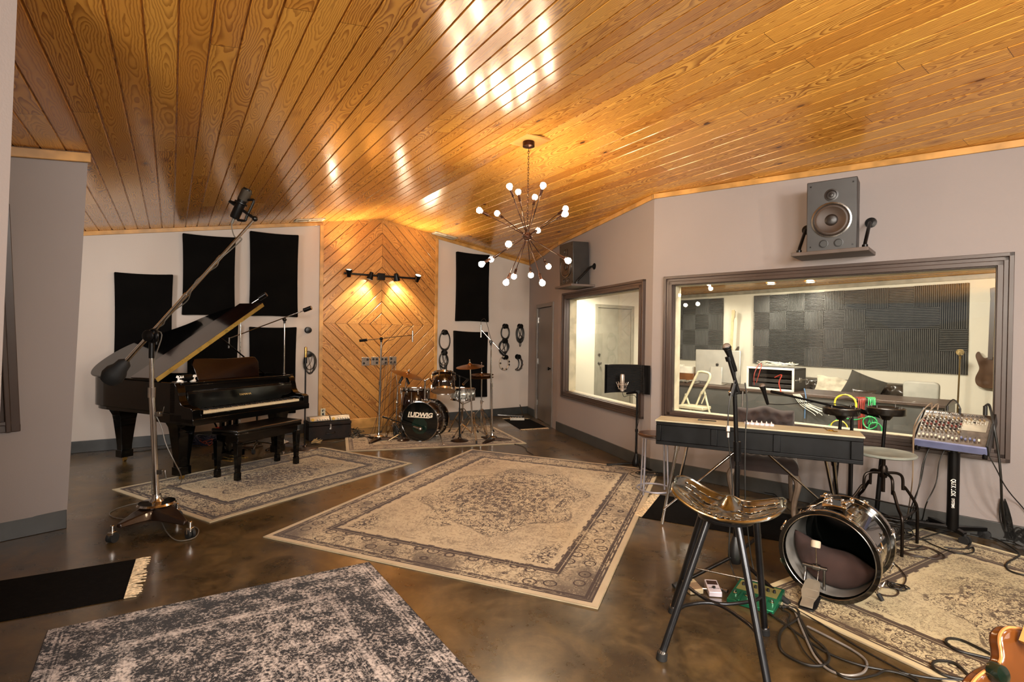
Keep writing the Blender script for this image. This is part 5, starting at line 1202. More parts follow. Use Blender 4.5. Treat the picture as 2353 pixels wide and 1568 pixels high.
t = thing('percussion_stand', 'chrome adjustable stand at the left of the floor tom', 'stand', at_z(909, 1002)); c = t.location.copy(); tripod(t, c, .3, .26, yaw=.2, zc=.2)
mb = MB(); tp_ = at_y(914, 888, c.y); mb.cyl((c.x, c.y, .08), tp_, .010, n=10); mb.tube([tp_, at_y(921, 884, c.y), at_y(918, 874, c.y)], .007, 8); mb.ball(at_y(912, 925, c.y), .022, 8); mb.build('pole', CHROME, t, world=True)
scribble('cable_bundle', 'black cable coil standing against the left edge of the bass drum', at_y(916, 994, ks.y + .12), .10, .06, 8, .0045, CABLE, 14, z=.02, hz=.22)
# floor box by the back corner
fb_ = at_z(1188, 966); t = thing('effects_rack', 'small white and chrome gadget on the floor in the corner by the door', 'electronics', fb_)
mb = MB(Matrix.Rotation(.1, 4, 'Z')); mb.bb(-.13, .13, -.05, .05, .0, .05); mb.build('case', mat('white_metal_box', 'bdb6a8', .35, .4), t, bevel=.004)
for k in range(5): MB().cyl((-.1 + k * .05, -.02, .05), (-.1 + k * .05, -.02, .075), .012, n=10).build('knob', BLACKP, t)
mb = MB(); mb.beam((-.35, -.05, .10), (.12, .02, .07), .015, .012); mb.beam((.12, 0, .05), (.05, .05, .28), .012, .012); mb.build('arm', STEEL, t)
mb = MB(); mb.tube(spline([at_z(840, 1012, .012), at_z(800, 1012, .006), at_z(765, 1017, .006), at_z(725, 1018, .006), at_z(712, 1024, .006)], 6), .004, 5); tag(mb.build('floor_cable', CABLE), 'black cable on the floor running from the drum rug past the trunk', 'cable')

# ------------------------------------------------------------------ microphone with curved foam shield
def XY(p): return V((p[0], p[1], 0))
CLEAR += [(K[2], K[4]), (K[1], K[2])]
rb = at_z(1461, 1074); t = thing('shield_stand', 'black tripod stand carrying the curved foam microphone shield', 'microphone stand', XY(rb))
for a_ in (3.05, -.12, -1.5):
    d = V((math.cos(a_), math.sin(a_), 0)); mb = MB(); e = XY(rb) + d * .33 + V((0, 0, .018)); mb.cyl(XY(rb) + V((0, 0, .045)), e, .011, n=8); lg = mb.build('leg', BLACKM, t, world=True); mb = MB(); mb.cyl(e - d * .05, e + d * .01, .016, n=10); mb.build('foot', RUBBER, lg, world=True)
mb = MB(); pt_ = at_y(1464, 905, rb.y); mb.lathe([(.045, .02), (.05, .06), (.03, .11), (.018, .16)], XY(rb), n=16); mb.cyl(XY(rb) + V((0, 0, .1)), pt_.lerp(rb, .5), .014, n=12); mb.cyl(pt_.lerp(rb, .5), pt_, .011, n=12); mb.cyl(pt_.lerp(rb, .48), pt_.lerp(rb, .52), .018, n=10); mb.build('pole', BLACKM, t, world=True)
FOAM = mat('charcoal_foam', '161414', .95, var=.2)
zc0, zc1 = at_y(1430, 903, rb.y).z, at_y(1430, 838, rb.y).z; sc0 = at_y(1432, 870, rb.y - .06); t = thing('foam_shield', 'curved black foam microphone shield in front of the narrower window', 'acoustic shield', sc0)
R_ = .26; arc = [(-2.0 + 1.9 * i / 20) for i in range(21)]; cen = XY(sc0) + V((.03, -.16, 0))
def sp_(a, r, z): return V((cen.x + math.cos(a) * r, cen.y + math.sin(a) * r, z))
arc = [.25 + 2.35 * i / 22 for i in range(23)]
mb = MB(); vs = []; fs = []
for a in arc: vs += [sp_(a, R_ + .03, zc0), sp_(a, R_ + .03, zc1), sp_(a, R_ + .018, zc1), sp_(a, R_ + .018, zc0)]
for i in range(22):
    for k in range(4): m_ = (k + 1) % 4; fs.append((i * 4 + k, i * 4 + m_, i * 4 + 4 + m_, i * 4 + 4 + k))
fs += [(0, 1, 2, 3), (88, 89, 90, 91)]; mb.add(vs, fs); mb.build('shell', BLACKM, t, world=True)
mb = MB(); nz = 24
vs = []; fs = []
for i, a in enumerate(arc):
    for j in range(nz * 2 + 1): vs.append(sp_(a, R_ + .018 - (.026 if j % 2 else .006), zc0 + (zc1 - zc0) * j / (nz * 2)))
for i in range(22):
    for j in range(nz * 2): k = i * (nz * 2 + 1) + j; fs.append((k, k + 1, k + nz * 2 + 2, k + nz * 2 + 1))
mb.add(vs, fs); mb.build('foam_lining', FOAM, t, world=True, smooth=10)
mb = MB(); mb.tube([pt_, pt_ + V((-.02, -.05, .02)), at_y(1440, 905, rb.y - .1)], .012, 8); mb.box(pt_ + V((.0, 0, .02)), (.05, .05, .04)); mb.build('bracket', BLACKM, t, world=True)
mc = at_y(1430, 880, rb.y - .12); mm = thing('condenser_microphone', 'silver condenser microphone in a shock mount before the foam shield', 'microphone', mc - V((0, 0, .11)))
MICS = mat('champagne_metal', 'b7a99c', .3, .6)
mb = MB(); mb.lathe([(.016, -.10), (.024, -.095), (.026, 0), (.027, .01), (.027, .08), (.022, .098), (0, .103)], mc, n=20); mb.build('body', MICS, mm, world=True)
mb = MB()
for z_, r_ in ((-.02, .060), (-.07, .045)): mb.torus(mc + V((0, 0, z_)), r_, .0035, n=24, m=6)
for k in range(6): a = k * 1.047; b_ = a + .5; mb.cyl(mc + V((math.cos(a) * .060, math.sin(a) * .060, -.02)), mc + V((math.cos(b_) * .045, math.sin(b_) * .045, -.07)), .003, n=6); mb.cyl(mc + V((math.cos(a) * .060, math.sin(a) * .060, -.02)), mc + V((math.cos(b_) * .028, math.sin(b_) * .028, .0)), .002, n=6); mb.cyl(mc + V((math.cos(a) * .060, math.sin(a) * .060, -.02)), mc + V((math.cos(a) * .070, math.sin(a) * .070, .01)), .003, n=6)
mb.build('shock_mount', MICS, mm, world=True)
mb = MB(); mb.tube(spline([mc - V((0, 0, .10)), at_y(1434, 912, rb.y - .12), at_y(1448, 908, rb.y - .08), at_y(1462, 915, rb.y), at_y(1468, 960, rb.y - .02), at_y(1460, 1010, rb.y - .02), at_z(1470, 1078, .02), at_z(1455, 1085, .012), at_z(1448, 1090, .012), at_z(1470, 1098, .012), at_z(1500, 1098, .008), at_z(1512, 1086, .008), at_z(1530, 1080, .008)], 6), .0035, 6); tag(mb.build('microphone_cable', CABLE), 'thin black cable hanging down from the foam-shield microphone', 'cable')
scribble('cable_bundle', 'loose black cable loops on the rug corner by the shield stand', at_z(1492, 1092), .16, .10, 4, .004, CABLE, 31, z=.014, hz=.01)

# ------------------------------------------------------------------ round stool with pale steel frame
s0 = at_z(1503, 1134); t = thing('round_stool', 'round brown-topped stool with pale steel frame at the left end of the keyboard', 'stool', XY(s0)); PST = mat('pale_steel', '9b98a0', .4, .5)
zt_ = at_y(1503, 997, s0.y).z; c = XY(s0)
MB().lathe([(.0, -.02), (.155, -.02), (.162, -.012), (.162, .002), (.155, .008), (0, .008)], c + V((0, 0, zt_)), n=36).build('seat', mat('brown_wood_seat', '4a2f20', .35, var=.3, scale=5, coat=.3), t, world=True)
mb = MB(); mb.torus(c + V((0, 0, zt_ - .03)), .14, .009, n=32); mb.build('top_ring', PST, t, world=True)
for k in range(4):
    a = .65 + k * math.pi / 2; d = V((math.cos(a), math.sin(a), 0)); MB().cyl(c + d * .14 + V((0, 0, zt_ - .03)), c + d * .165 + V((0, 0, .008)), .0095, n=8).build('leg', PST, t, world=True)
mb = MB(); mb.torus(c + V((0, 0, .05)), .165, .009, n=36); mb.build('foot_ring', PST, t, world=True)

# ------------------------------------------------------------------ stage keyboard seen from behind
kz1 = .855; kz0 = .655
kL, kR = at_z(1509, 964, kz1), at_z(1984, 1003, kz1); kd = XY(kR - kL).normalized(); kn = V((-kd.y, kd.x, 0)); kl = XY(kR - kL).length
kb = thing('electric_piano', 'long black electric piano on splayed chrome legs, seen from behind', 'keyboard', XY(kL + kR) / 2, math.atan2(kd.y, kd.x))
KBK = mat('worn_black_vinyl', '090a0c', .45, var=.5, scale=7, bump=.1, bscale=250, spec=.22); KTOP = mat('cream_keyboard_top', 'b8b094', .4, var=.08)
h2 = kl / 2; fr = .022
mb = MB(); prof = [(0, kz0), (0, kz1 - .012), (.30, kz1 - .012), (.40, kz1 - .07), (.60, kz1 - .09), (.62, kz0)]
mb.prism(prof, -h2, h2, lambda y, z, x: V((x, y, z))); mb.build('body', KBK, kb, bevel=.004)
mb = MB()
for x0, x1, z0, z1 in ((-h2, h2, kz1 - .04, kz1 - .012), (-h2, h2, kz0, kz0 + .03), (-h2, -h2 + .04, kz0 + .03, kz1 - .04), (h2 - .075, h2, kz0 + .03, kz1 - .04), (-h2 + .42, -h2 + .47, kz0 + .03, kz1 - .04), (-h2 + .86, -h2 + .91, kz0 + .03, kz1 - .04)): mb.bb(x0, x1, -fr * (.6 if x0 > -h2 + .1 and x1 < h2 - .1 else 1), .002, z0, z1)
mb.build('back_frame', KBK, kb, bevel=.004)
mb = MB(); mb.bb(-h2 - .008, h2 + .008, -fr - .006, .23, kz1 - .012, kz1); mb.build('top_panel', KTOP, kb, bevel=.003)
mb = MB()
for i in range(52): mb.bb(-h2 + .12 + i * .0235, -h2 + .1425 + i * .0235, .42, .56, kz1 - .085, kz1 - .068)
mb.build('keys', IVK, kb)['kind'] = 'stuff'
KI = root_matrix(kb).inverted()
def kleg(x, y, foot_px=None, foot=None):
    top_ = V((x, y, kz0)); f_ = foot if foot is not None else KI @ at_z(*foot_px); f_.z = .0
    mb = MB(); d = (f_ - top_).normalized(); mb.cyl(top_, f_ - d * .02, .0145, .0125, 12); mb.cyl(f_ - d * .05, f_ - d * .012, .015, n=12); mb.cyl(top_, top_ + d * .05, .020, n=12); mb.build('leg', CHROME, kb); return f_
fL = kleg(-h2 + .16, .06, (1521, 1207)); fL2 = kleg(-h2 + .19, .50, foot=V((-h2 + .06, .62, 0)))
fR = kleg(h2 - .17, .06, (1930, 1215)); fR2 = kleg(h2 - .20, .50, foot=V((h2 - .07, .64, 0)))
for s_, f_ in ((-1, fL), (1, fR)):
    mb = MB(); tp_ = V((-.05 + .10 * (s_ > 0) + s_ * .05, .10, kz0 + .0)); e = V((s_ * (h2 - .10), .0, .10)).lerp(f_ + V((0, 0, .14)), .7); mb.cyl(tp_, e, .008, n=10); mb.cyl(tp_, tp_.lerp(e, .4), .0105, n=10); mb.build('brace', CHROME, kb)
def onk(px, py, z=None): return at_z(px, py, kz1 if z is None else z)
WAX = mat('white_tealight', 'cfc6cc', .4); 
for i in range(6):
    p = onk(1716 + i * 11.3, 974.5 + i * .9); t = thing('tealight', ['electric tealight nearest the microphone pole, first of the row on the keyboard', 'second electric tealight from the microphone pole', 'third electric tealight from the microphone pole', 'fourth electric tealight from the microphone pole', 'fifth electric tealight from the microphone pole', 'electric tealight farthest from the microphone pole, last of the row'][i], 'candle', p, 0, 'electric tealights on the keyboard')
    MB().lathe([(.019, 0), (.0195, .014), (.016, .016), (0, .013)], n=18).build('cup', WAX, t); MB().lathe([(.004, .012), (.006, .02), (.0, .034)], n=8).build('flame_tip', mat('flame_tip', 'efe3cf', .4), t)
p = onk(1625, 968.5); mb = MB(); q = onk(1608, 966.5); q2 = onk(1646, 969.5); mb.cyl(q + V((0, 0, .004)), q2 + V((0, 0, .004)), .004, n=6); mb.box(q + V((0, 0, .005)), (.03, .012, .008)); tag(mb.build('pen', BLACKP), 'dark pen lying on the left part of the keyboard top', 'pen')
mb = MB(); q = onk(1893, 983, kz1 + .004); q2 = onk(1903, 990, kz1 + .004); mb.cyl(q, q2, .003, n=6); mb.torus(onk(1908, 989, kz1 + .004), .018, .003, n=14, m=5); mb.box(onk(1920, 992, kz1 + .004), (.025, .012, .005)); mb.cyl(q2, onk(1916, 991, kz1 + .004), .003, n=6); tag(mb.build('key_ring', GOLDM), 'small ring of keys on the right part of the keyboard top', 'keys')

# ------------------------------------------------------------------ microphone stands at the keyboard
def handheld(c, d, label, cable=None):
    t = thing('handheld_microphone', label, 'microphone', c, 0, 'handheld microphones'); d = d.normalized()
    MB().ball(c, .026, 10).build('grille', mat('mic_grille', '8b8078', .35, .8, bump=.7, bscale=600), t, world=True)
    mb = MB(); mb.lathe([(.0265, -.002), (.0275, .004), (.0265, .010), (.024, .014)], c - d * .0, -d, 20, cap=False); mb.lathe([(.023, .016), (.018, .05), (.013, .15), (.010, .165), (0, .166)], c, -d, 16); mb.build('handle', BLACKM, t, world=True); return t
ms = at_z(1689, 1330); t = thing('microphone_stand', 'black tripod stand with a near-upright microphone at the keyboard', 'microphone stand', XY(ms))
for fx, fy in ((1549, 1352), (1811, 1392), (1745, 1235)):
    f_ = at_z(fx, fy); f_.z = .012; hb = XY(ms) + V((0, 0, .15)); mb = MB(); mb.cyl(hb, f_, .0115, n=10); lg = mb.build('leg', BLACKM, t, world=True); d = (f_ - hb).normalized(); mb = MB(); mb.cyl(f_ - d * .07, f_ + d * .005, .017, n=12); mb.build('foot', RUBBER, lg, world=True)
py_ = ms.y; T1 = at_y(1691, 935, py_); T2 = at_y(1688, 893, py_)
mb = MB(); mb.lathe([(.03, .10), (.045, .13), (.045, .18), (.025, .25), (.018, .27)], XY(ms), n=18); mb.build('hub', BLACKP, t, world=True)
mb = MB(); mb.cyl(XY(ms) + V((0, 0, .12)), at_y(1694, 1070, py_), .0165, n=14); mb.cyl(at_y(1694, 1075, py_), T2, .0135, n=14); mb.cyl(at_y(1694, 1060, py_), at_y(1694, 1015, py_), .023, n=14); mb.build('pole', BLACKM, t, world=True)
mb = MB(); mb.cyl(T2 - V((.02, 0, .05)), T2 + V((.0, 0, .03)), .019, n=12); A_ = at_y(1698, 905, py_); B_ = at_y(1676, 830, py_); mb.cyl(A_, B_, .0115, n=10); mb.cyl(at_y(1676, 905, py_), at_y(1712, 902, py_), .009, n=8); mb.cyl(B_, at_y(1673, 820, py_), .020, n=12); mb.build('arm', BLACKM, t, world=True)
mb = MB(); mb.cyl(at_y(1707, 900, py_ - .02), at_y(1705, 935, py_ - .02), .006, n=8); mb.ball(at_y(1677, 902, py_ - .02), .011, 6); mb.ball(at_y(1714, 900, py_ - .02), .011, 6); mb.build('clamp_screw', CHROME, t, world=True)
h0 = at_y(1670, 798, py_); handheld(h0, h0 - at_y(1680, 825, py_), 'handheld microphone tilted up on the near-upright black stand')
mb = MB(); hE = at_y(1687, 838, py_); mb.tube(spline([hE, at_y(1690, 865, py_), at_y(1680, 905, py_ - .03), at_y(1674, 940, py_ - .04), at_y(1673, 990, py_ - .04), at_y(1677, 1045, py_ - .03), at_y(1683, 1120, py_ - .03), at_y(1678, 1200, py_ - .03), at_y(1675, 1270, py_ - .03), at_y(1683, 1310, py_ - .02), at_z(1700, 1350, .02)], 6), .004, 6)
tag(mb.build('microphone_cable', CABLE), 'black cable looping down the near-upright microphone stand', 'cable')
mb = MB(); mb.tube(spline([at_y(1712, 880, py_ - .03), at_y(1717, 930, py_ - .03), at_y(1713, 1000, py_ - .03), at_y(1712, 1100, py_ - .03), at_y(1716, 1200, py_ - .02), at_z(1738, 1330, .02), at_z(1800, 1400, .01)], 6), .004, 6)
tag(mb.build('microphone_cable', CABLE), 'second black cable hanging right of the near-upright stand', 'cable')
mb = MB(); mb.box(at_y(1673, 985, py_ - .04), (.018, .012, .035)); mb.box(at_y(1673, 1000, py_ - .04), (.010, .010, .03)); tag(mb.build('cable_tag', mat('pale_tape', 'c8b7ae', .5)), 'small pale tag on the cable at the near-upright stand', 'tag')
def black_pole(label, fx, fy, tx, ty, cup, kind='microphone stand', name='boom_stand'):
    b_ = at_z(fx, fy); t = thing(name, label, kind, XY(b_)); tp_ = at_y(tx, ty, b_.y)
    for k in range(3): a = .4 + k * 2.09; d = V((math.cos(a), math.sin(a), 0)); mb = MB(); mb.cyl(XY(b_) + V((0, 0, .10)), XY(b_) + d * .26 + V((0, 0, .012)), .010, n=8); mb.build('leg', BLACKM, t, world=True)
    mb = MB(); mb.cyl(XY(b_) + V((0, 0, .06)), XY(b_).lerp(tp_, .6), .018, n=12); mb.cyl(XY(b_).lerp(tp_, .6), tp_, .013, n=12); mb.build('pole', BLACKM, t, world=True)
    if cup:
        mb = MB(); mb.lathe([(.03, -.07), (.045, -.05), (.055, -.03), (.135, -.025), (.14, -.015), (.14, .03), (.13, .035), (.12, .02), (0, .015)], tp_, n=28); cp = mb.build('round_top', mat('black_cup', '1b1612', .3, .3, coat=.3), t, world=True)
        for k in range(4): a = k * 1.57 + .4; MB().cyl(tp_ + V((math.cos(a) * .12, math.sin(a) * .12, .03)), tp_ + V((math.cos(a) * .12, math.sin(a) * .12, .055)), .004, n=6).build('pin', STEEL, cp, world=True)
    return t, b_, tp_
black_pole('black stand with a round dish top between the keyboard and the window', 1912, 1190, 1933, 946, True, 'stand', 'dish_stand')
black_pole('black stand with a round dish top behind the swivel stool', 2013, 1202, 2036, 946, True, 'stand', 'dish_stand')
t, b_, tp_ = black_pole('black boom stand reaching over the keyboard towards the tufted chair', 1953, 1176, 1958, 938, False)
yb_ = b_.y - .05; E0, E1_, = at_y(1772, 900, yb_ - .1), at_y(2033, 954, yb_ + .05)
mb = MB(); mb.cyl(E0, E1_, .0095, n=10); mb.cyl(E1_, E1_.lerp(E0, .22), .014, n=10); mb.cyl(E0, E0.lerp(E1_, .10), .013, n=10); mb.build('boom_arm', BLACKM, t, world=True)
mb = MB(); mb.ball(tp_, .028, 8); mb.build('swivel', BLACKM, t, world=True); mb = MB(); mb.cyl(at_y(1961, 950, yb_ - .04), at_y(1950, 967, yb_ - .05), .006, n=8); mb.cyl(at_y(1956, 949, yb_ - .04), at_y(1966, 950, yb_ - .04), .005, n=8); mb.build('clamp_screw', CHROME, t, world=True)
h0 = at_y(1752, 888, yb_ - .12); handheld(h0, h0 - at_y(1757, 905, yb_ - .12), 'handheld microphone upright at the end of the long boom')
mb = MB(); mb.tube(spline([at_y(1759, 920, yb_ - .12), at_y(1764, 928, yb_ - .12), at_y(1800, 930, yb_ - .11), at_y(1850, 926, yb_ - .1), at_y(1880, 925, yb_ - .09), at_y(1940, 932, yb_ - .06), at_y(1958, 945, yb_ - .04), at_y(1960, 1000, yb_ - .03), at_y(1957, 1100, yb_ - .03), at_z(1960, 1185, .03)], 6), .004, 6)
tag(mb.build('microphone_cable', CABLE), 'thin black cable sagging below the long boom arm', 'cable')

# ------------------------------------------------------------------ tufted chair
VEL = mat('brown_velvet', '271814', .8, var=.25, scale=5, sheen=.3); LEG = mat('grey_washed_wood', '6c5a4a', .55, var=.2)
cy = 4.62 * 1.0; cx = at_y(1770, 1060, cy).x; t = thing('tufted_chair', 'dark brown button-tufted chair behind the electric piano', 'chair', (cx + .0, cy + .12, 0), kb.rotation_euler.z)
def tuft(x, y, px, py, amp):
    i, j = round(x / px), round(y / py); best = 9
    for a in (-1, 0, 1):
        for b in (-1, 0, 1):
            yy = (j + b) * py; xx = (i + a) * px + (px / 2 if (j + b) % 2 else 0); best = min(best, math.hypot(x - xx, (y - yy)))
    return amp * (1 - math.exp(-(best / .028) ** 2))
def seatF(u, v):
    x = (u - .5) * .54; y = (v - .5) * .48; e = min(u, 1 - u, v, 1 - v); r = min(1, e / .09); return V((x, y - .05, .44 + .055 * math.sqrt(max(0, 1 - (1 - r) ** 2)) + tuft(x, y, .10, .08, .034) * min(1, e / .12)))
mb = MB(); mb.grid(seatF, 54, 48); mb.bb(-.265, .265, -.285, .185, .385, .442); mb.build('seat', VEL, t, smooth=60)
zb = at_y(1770, 936, cy + .42).z
def backF(u, v):
    x = (u - .5) * .50; zz = .50 + v * (zb - .50 + .012 * math.cos((u - .5) * 12)); e = min(u, 1 - u, v, 1 - v); r = min(1, e / .10)
    if v > .7: zz -= .03 * abs(u - .5) ** 2 * 4
    return V((x, .24 + (v) * .09 - .045 * math.sqrt(max(0, 1 - (1 - r) ** 2)) - tuft(x, v * .4, .10, .085, .034) * min(1, e / .12), zz))
mb = MB(); mb.grid(backF, 50, 40); mb.grid(lambda u, v: V((-(u - .5) * .50, .245 + v * .09, .50 + v * (zb - .50 + .012 * math.cos((u - .5) * 12)) - (.03 * abs(u - .5) ** 2 * 4 if v > .7 else 0))), 20, 12); mb.build('backrest', VEL, t, smooth=60)
for sx in (-1, 1):
    mb = MB(); mb.tube(spline([V((sx * .22, -.24, .40)), V((sx * .265, -.275, .32)), V((sx * .24, -.26, .16)), V((sx * .235, -.27, .05)), V((sx * .25, -.30, .012))], 5), [.034 - .0011 * i for i in range(21)], 8); mb.build('leg', LEG, t)
    mb = MB(); mb.tube(spline([V((sx * .22, .22, .40)), V((sx * .225, .25, .2)), V((sx * .235, .31, .012))], 5), .018, 8); mb.build('leg', LEG, t)
    mb = MB(); mb.cyl((sx * .20, .235, .40), (sx * .20, .27, .55), .018, n=8); mb.build('back_post', LEG, t)

# ------------------------------------------------------------------ tractor seat stool
ALU = mat('polished_cast_aluminium', 'a5a69f', .16, 1., var=.25, scale=9); feet = [at_z(1520, 1516), at_z(1757, 1458), at_z(1768, 1606), at_z(1546, 1408)]
feet = [XY(f) for f in feet]; fc = sum(feet, V()) / 4
st = thing('tractor_stool', 'tall stool with polished tractor-style metal seat and dark pipe legs', 'stool', fc)
sL, sR = at_y(1549, 1120, fc.y), at_y(1790, 1140, fc.y); sd = XY(sR - sL).normalized(); sd = XY(feet[2] - feet[0]).normalized(); sn_ = V((-sd.y, sd.x, 0)); swd = .255; zs = at_y(1670, 1165, fc.y).z
scn = V(((sL.x + sR.x) / 2, fc.y, 0))
def seatS(u, v):
    u = math.sin(u * math.pi / 2)
    """u across -1..1, v depth -1 (near) .. 1 (far)"""
    au = abs(u); dep = .155 * math.sqrt(max(0, 1 - au ** 10)) * (1 - .12 * math.exp(-(u / .25) ** 2)); x = u * swd; y = v * dep + (.02 * au if v < 0 else 0)
    z = .050 * au ** 2.4 + .030 * (v * v) * (.4 + .6 * au) - .02 * max(-v, 0) ** 3 - .018 * (1 - au)
    z += .050 * math.exp(-(u / .13) ** 2) * math.exp(-((v - .55) / .5) ** 2)
    z -= .018 * math.exp(-((au - .40) / .2) ** 2) * math.exp(-((v + .1) / .6) ** 2)
    return scn + sd * x + sn_ * y + V((0, 0, zs + z - .015 * u * 0 + .016 * (-u)))
mb = MB(); nu, nv = 96, 40; vs = [seatS(-1 + 2 * i / nu, -1 + 2 * j / nv) for i in range(nu + 1) for j in range(nv + 1)]; fs = []
for i in range(nu):
    for j in range(nv):
        u, v = math.sin((-1 + 2 * (i + .5) / nu) * math.pi / 2), -1 + 2 * (j + .5) / nv; au = abs(u); cut = False
        if .14 < au < .93:
            for k, (v0, w_) in enumerate(((-.55, .05), (-.15, .05), (.25, .05), (.62, .04))):
                vv = v0 + (au - .5) * (.35 if v0 < .3 else .1); seg_ = (au * 5.2 + k * .3) % 1.
                if abs(v - vv) < w_ and seg_ > .22 and .18 < au < .88: cut = True
        if v < -.80 and (u * 9) % 1. < .5 and au < .55: cut = True
        if not cut: fs.append((i * (nv + 1) + j, (i + 1) * (nv + 1) + j, (i + 1) * (nv + 1) + j + 1, i * (nv + 1) + j + 1))
mb.add(vs, fs); mb.build('seat', ALU, st, world=True, solid=.005, smooth=60)
mb = MB(); rim = [seatS(-1 + 2 * i / 60, -1) for i in range(61)] + [seatS(1 - 2 * i / 60, 1) for i in range(1, 60)]; mb.tube(rim, .0075, 8, closed=True); mb.build('seat_rim', ALU, st, world=True)
mb = MB(); cc_ = XY(scn) + V((0, 0, zs - .055)); mb.lathe([(.13, 0), (.135, .012), (.12, .028), (.05, .03)], cc_, n=28); mb.build('mounting_plate', GUN, st, world=True)
tops = [scn + sd * x + sn_ * y + V((0, 0, zs - .05)) for x, y in ((-.066, -.07), (.125, .07), (.066, -.07), (-.125, .07))]
for f_, tp_ in zip(feet, tops):
    mb = MB(); e = f_ + V((0, 0, .02)); mb.cyl(tp_, e, .0165, n=16); lg = mb.build('leg', GUN, st, world=True); d = (e - tp_).normalized()
    mb = MB(); mb.cyl(e - d * .012, f_, .024, .026, 18); mb.build('foot', RUBBER, lg, world=True); mb = MB(); mb.cyl(e - d * .022, e - d * .008, .0195, n=16); mb.build('collar', CHROME, lg, world=True)
def legp(i, z): f_, tp_ = feet[i], tops[i]; k = z / tp_.z; return f_.lerp(tp_, k)
cz = .22; ctr = XY(fc) + V((0, 0, cz))
for a, b in ((0, 2), (3, 1)):
    P_ = legp(a, cz); Q_ = legp(b, cz); M_ = (P_ + Q_) / 2; mdir = (ctr - M_); mb = MB(); mb.tube(spline([P_, P_.lerp(Q_, .12) + mdir * .45, M_ + mdir * .98, P_.lerp(Q_, .88) + mdir * .45, Q_], 8), .0085, 10); mb.build('foot_rest', GUN, st, world=True)
mb = MB(); mb.cyl(legp(3, .30), legp(1, .30), .0055, n=10); mb.build('cross_rod', STEEL, st, world=True)

# ------------------------------------------------------------------ spare bass drum with pillow and pedal
dk = at_y(1903, 1302, at_z(1925, 1392).y + .06); RK = .252; dk.z = RK + .012; AX = V((.70, .71, 0)).normalized()
dr = thing('bass_drum', 'black bass drum without front head, brown pillow inside, on the cream rug', 'drum', (dk.x, dk.y, 0)); LEN = .42
GSH = mat('grey_inner_shell', '74716c', .5, var=.15); SH2 = mat('glossy_black_wrap', '0d0b08', .1, coat=1., var=.1)
MB().lathe([(RK - .012, 0), (RK - .012, LEN)], dk, AX, 48, cap=False).build('outer_shell', SH2, dr, world=True)
MB().lathe([(RK - .020, -.002), (RK - .020, LEN - .002)], dk, AX, 48, cap=False).build('inner_shell', GSH, dr, world=True)
MB().lathe([(RK - .015, LEN - .01), (0, LEN - .008)], dk, AX, 40, cap=False).build('batter_head', HEADB, dr, world=True)
for z0 in (-.02, LEN - .02):
    mb = MB(); mb.lathe([(RK - .014, z0 - .012), (RK + .010, z0 - .012), (RK + .010, z0 + .038), (RK - .010, z0 + .038), (RK - .014, z0 - .012)], dk, AX, 56, cap=False); hp = mb.build('hoop', SH2, dr, world=True)
    mb = MB(); mb.lathe([(RK + .0105, z0 + .004), (RK + .012, z0 + .006), (RK + .012, z0 + .02), (RK + .0105, z0 + .022)], dk, AX, 56, cap=False); mb.lathe([(RK - .006, z0 + .04), (RK + .004, z0 + .044), (RK - .006, z0 + .055)], dk, AX, 56, cap=False); mb.build('hoop_inlay', CHROME, hp, world=True)
    mb = MB(); mb.lathe([(RK - .016, z0 - .012), (RK - .013, z0 - .015), (RK - .010, z0 - .012)], dk, AX, 56, cap=False); mb.build('hoop_edge', STEEL, hp, world=True)
a_ = V((0, 0, 1)).cross(AX).normalized(); b_ = AX.cross(a_)
for z0, s_ in ((-.02, 1), (LEN - .02, -1)):
    for k in range(8):
        th = 2 * math.pi * (k + .5) / 8 + .0; d = (a_ * math.cos(th) + b_ * math.sin(th)); tg = AX.cross(d); q = dk + d * (RK + .014) + AX * (z0 + .013)
        if q.z < .02: continue
        mb = MB(); mb.beam(q - AX * .022, q + AX * .022, .03, .012, d); mb.cyl(q - AX * s_ * .022 + d * .006, q + AX * s_ * .09 + d * .008, .004, n=6)
        e = q + AX * s_ * .045 + d * .010; mb.tube([e - tg * .028 + AX * s_ * .014, e, e + tg * .028 + AX * s_ * .014], [.004, .008, .004], 6); mb.build('tension_claw', CHROME, dr, world=True, bevel=.003)
mb = MB(); tm = dk + b_ * (RK + .0) + AX * .16; tm = dk + V((0, 0, RK)) + AX * .17; MR = Matrix((AX, a_, V((0, 0, 1)))).transposed(); mb.box(tm + V((0, 0, .008)), (.13, .13, .022), MR)
for i in (-1, 1):
    mb.cyl(tm + a_ * .05 * i - AX * .05 + V((0, 0, .03)), tm + a_ * .05 * i + AX * .05 + V((0, 0, .03)), .013, n=10); mb.cyl(tm + a_ * .03 * i + V((0, 0, .02)), tm + a_ * .03 * i + V((0, 0, .05)), .010, n=10); mb.cyl(tm + a_ * .09 * i + V((0, 0, .04)), tm + a_ * .06 * i + V((0, 0, .04)), .007, n=8); mb.ball(tm + a_ * .07 * i + AX * .04 + V((0, 0, .045)), .014, 6)
mb.build('tom_mount', CHROME, dr, world=True, bevel=.003)
PIL = mat('burgundy_pillow', '37241f', .9, var=.25, scale=5)
def pilF(u, v):
    x = (u - .5) * 2; zz = (v - .5) * 2; ex = (1 - abs(x) ** 6); ez = (1 - abs(zz) ** 4); th = .07 * (ex * ez) ** .5; R_ = RK - .024
    return x, zz, th
pts = []; mb = MB(); nn = 24
for sgn in (-1, 1):
    def F(u, v, sgn=sgn):
        x, zz, th = pilF(u, v); h = -.235 + (zz + 1) * .5 * (.225 - .05 * x + .012 * math.sin(x * 5)); lim = math.sqrt(max(.0, (RK - .024) ** 2 - min(h, .0) ** 2)); return dk + a_ * (x * lim * -1) + V((0, 0, 1)) * h + AX * (.16 + sgn * th)
    mb.grid(F, nn, nn)
mb.build('pillow', PIL, dr, world=True, smooth=60)
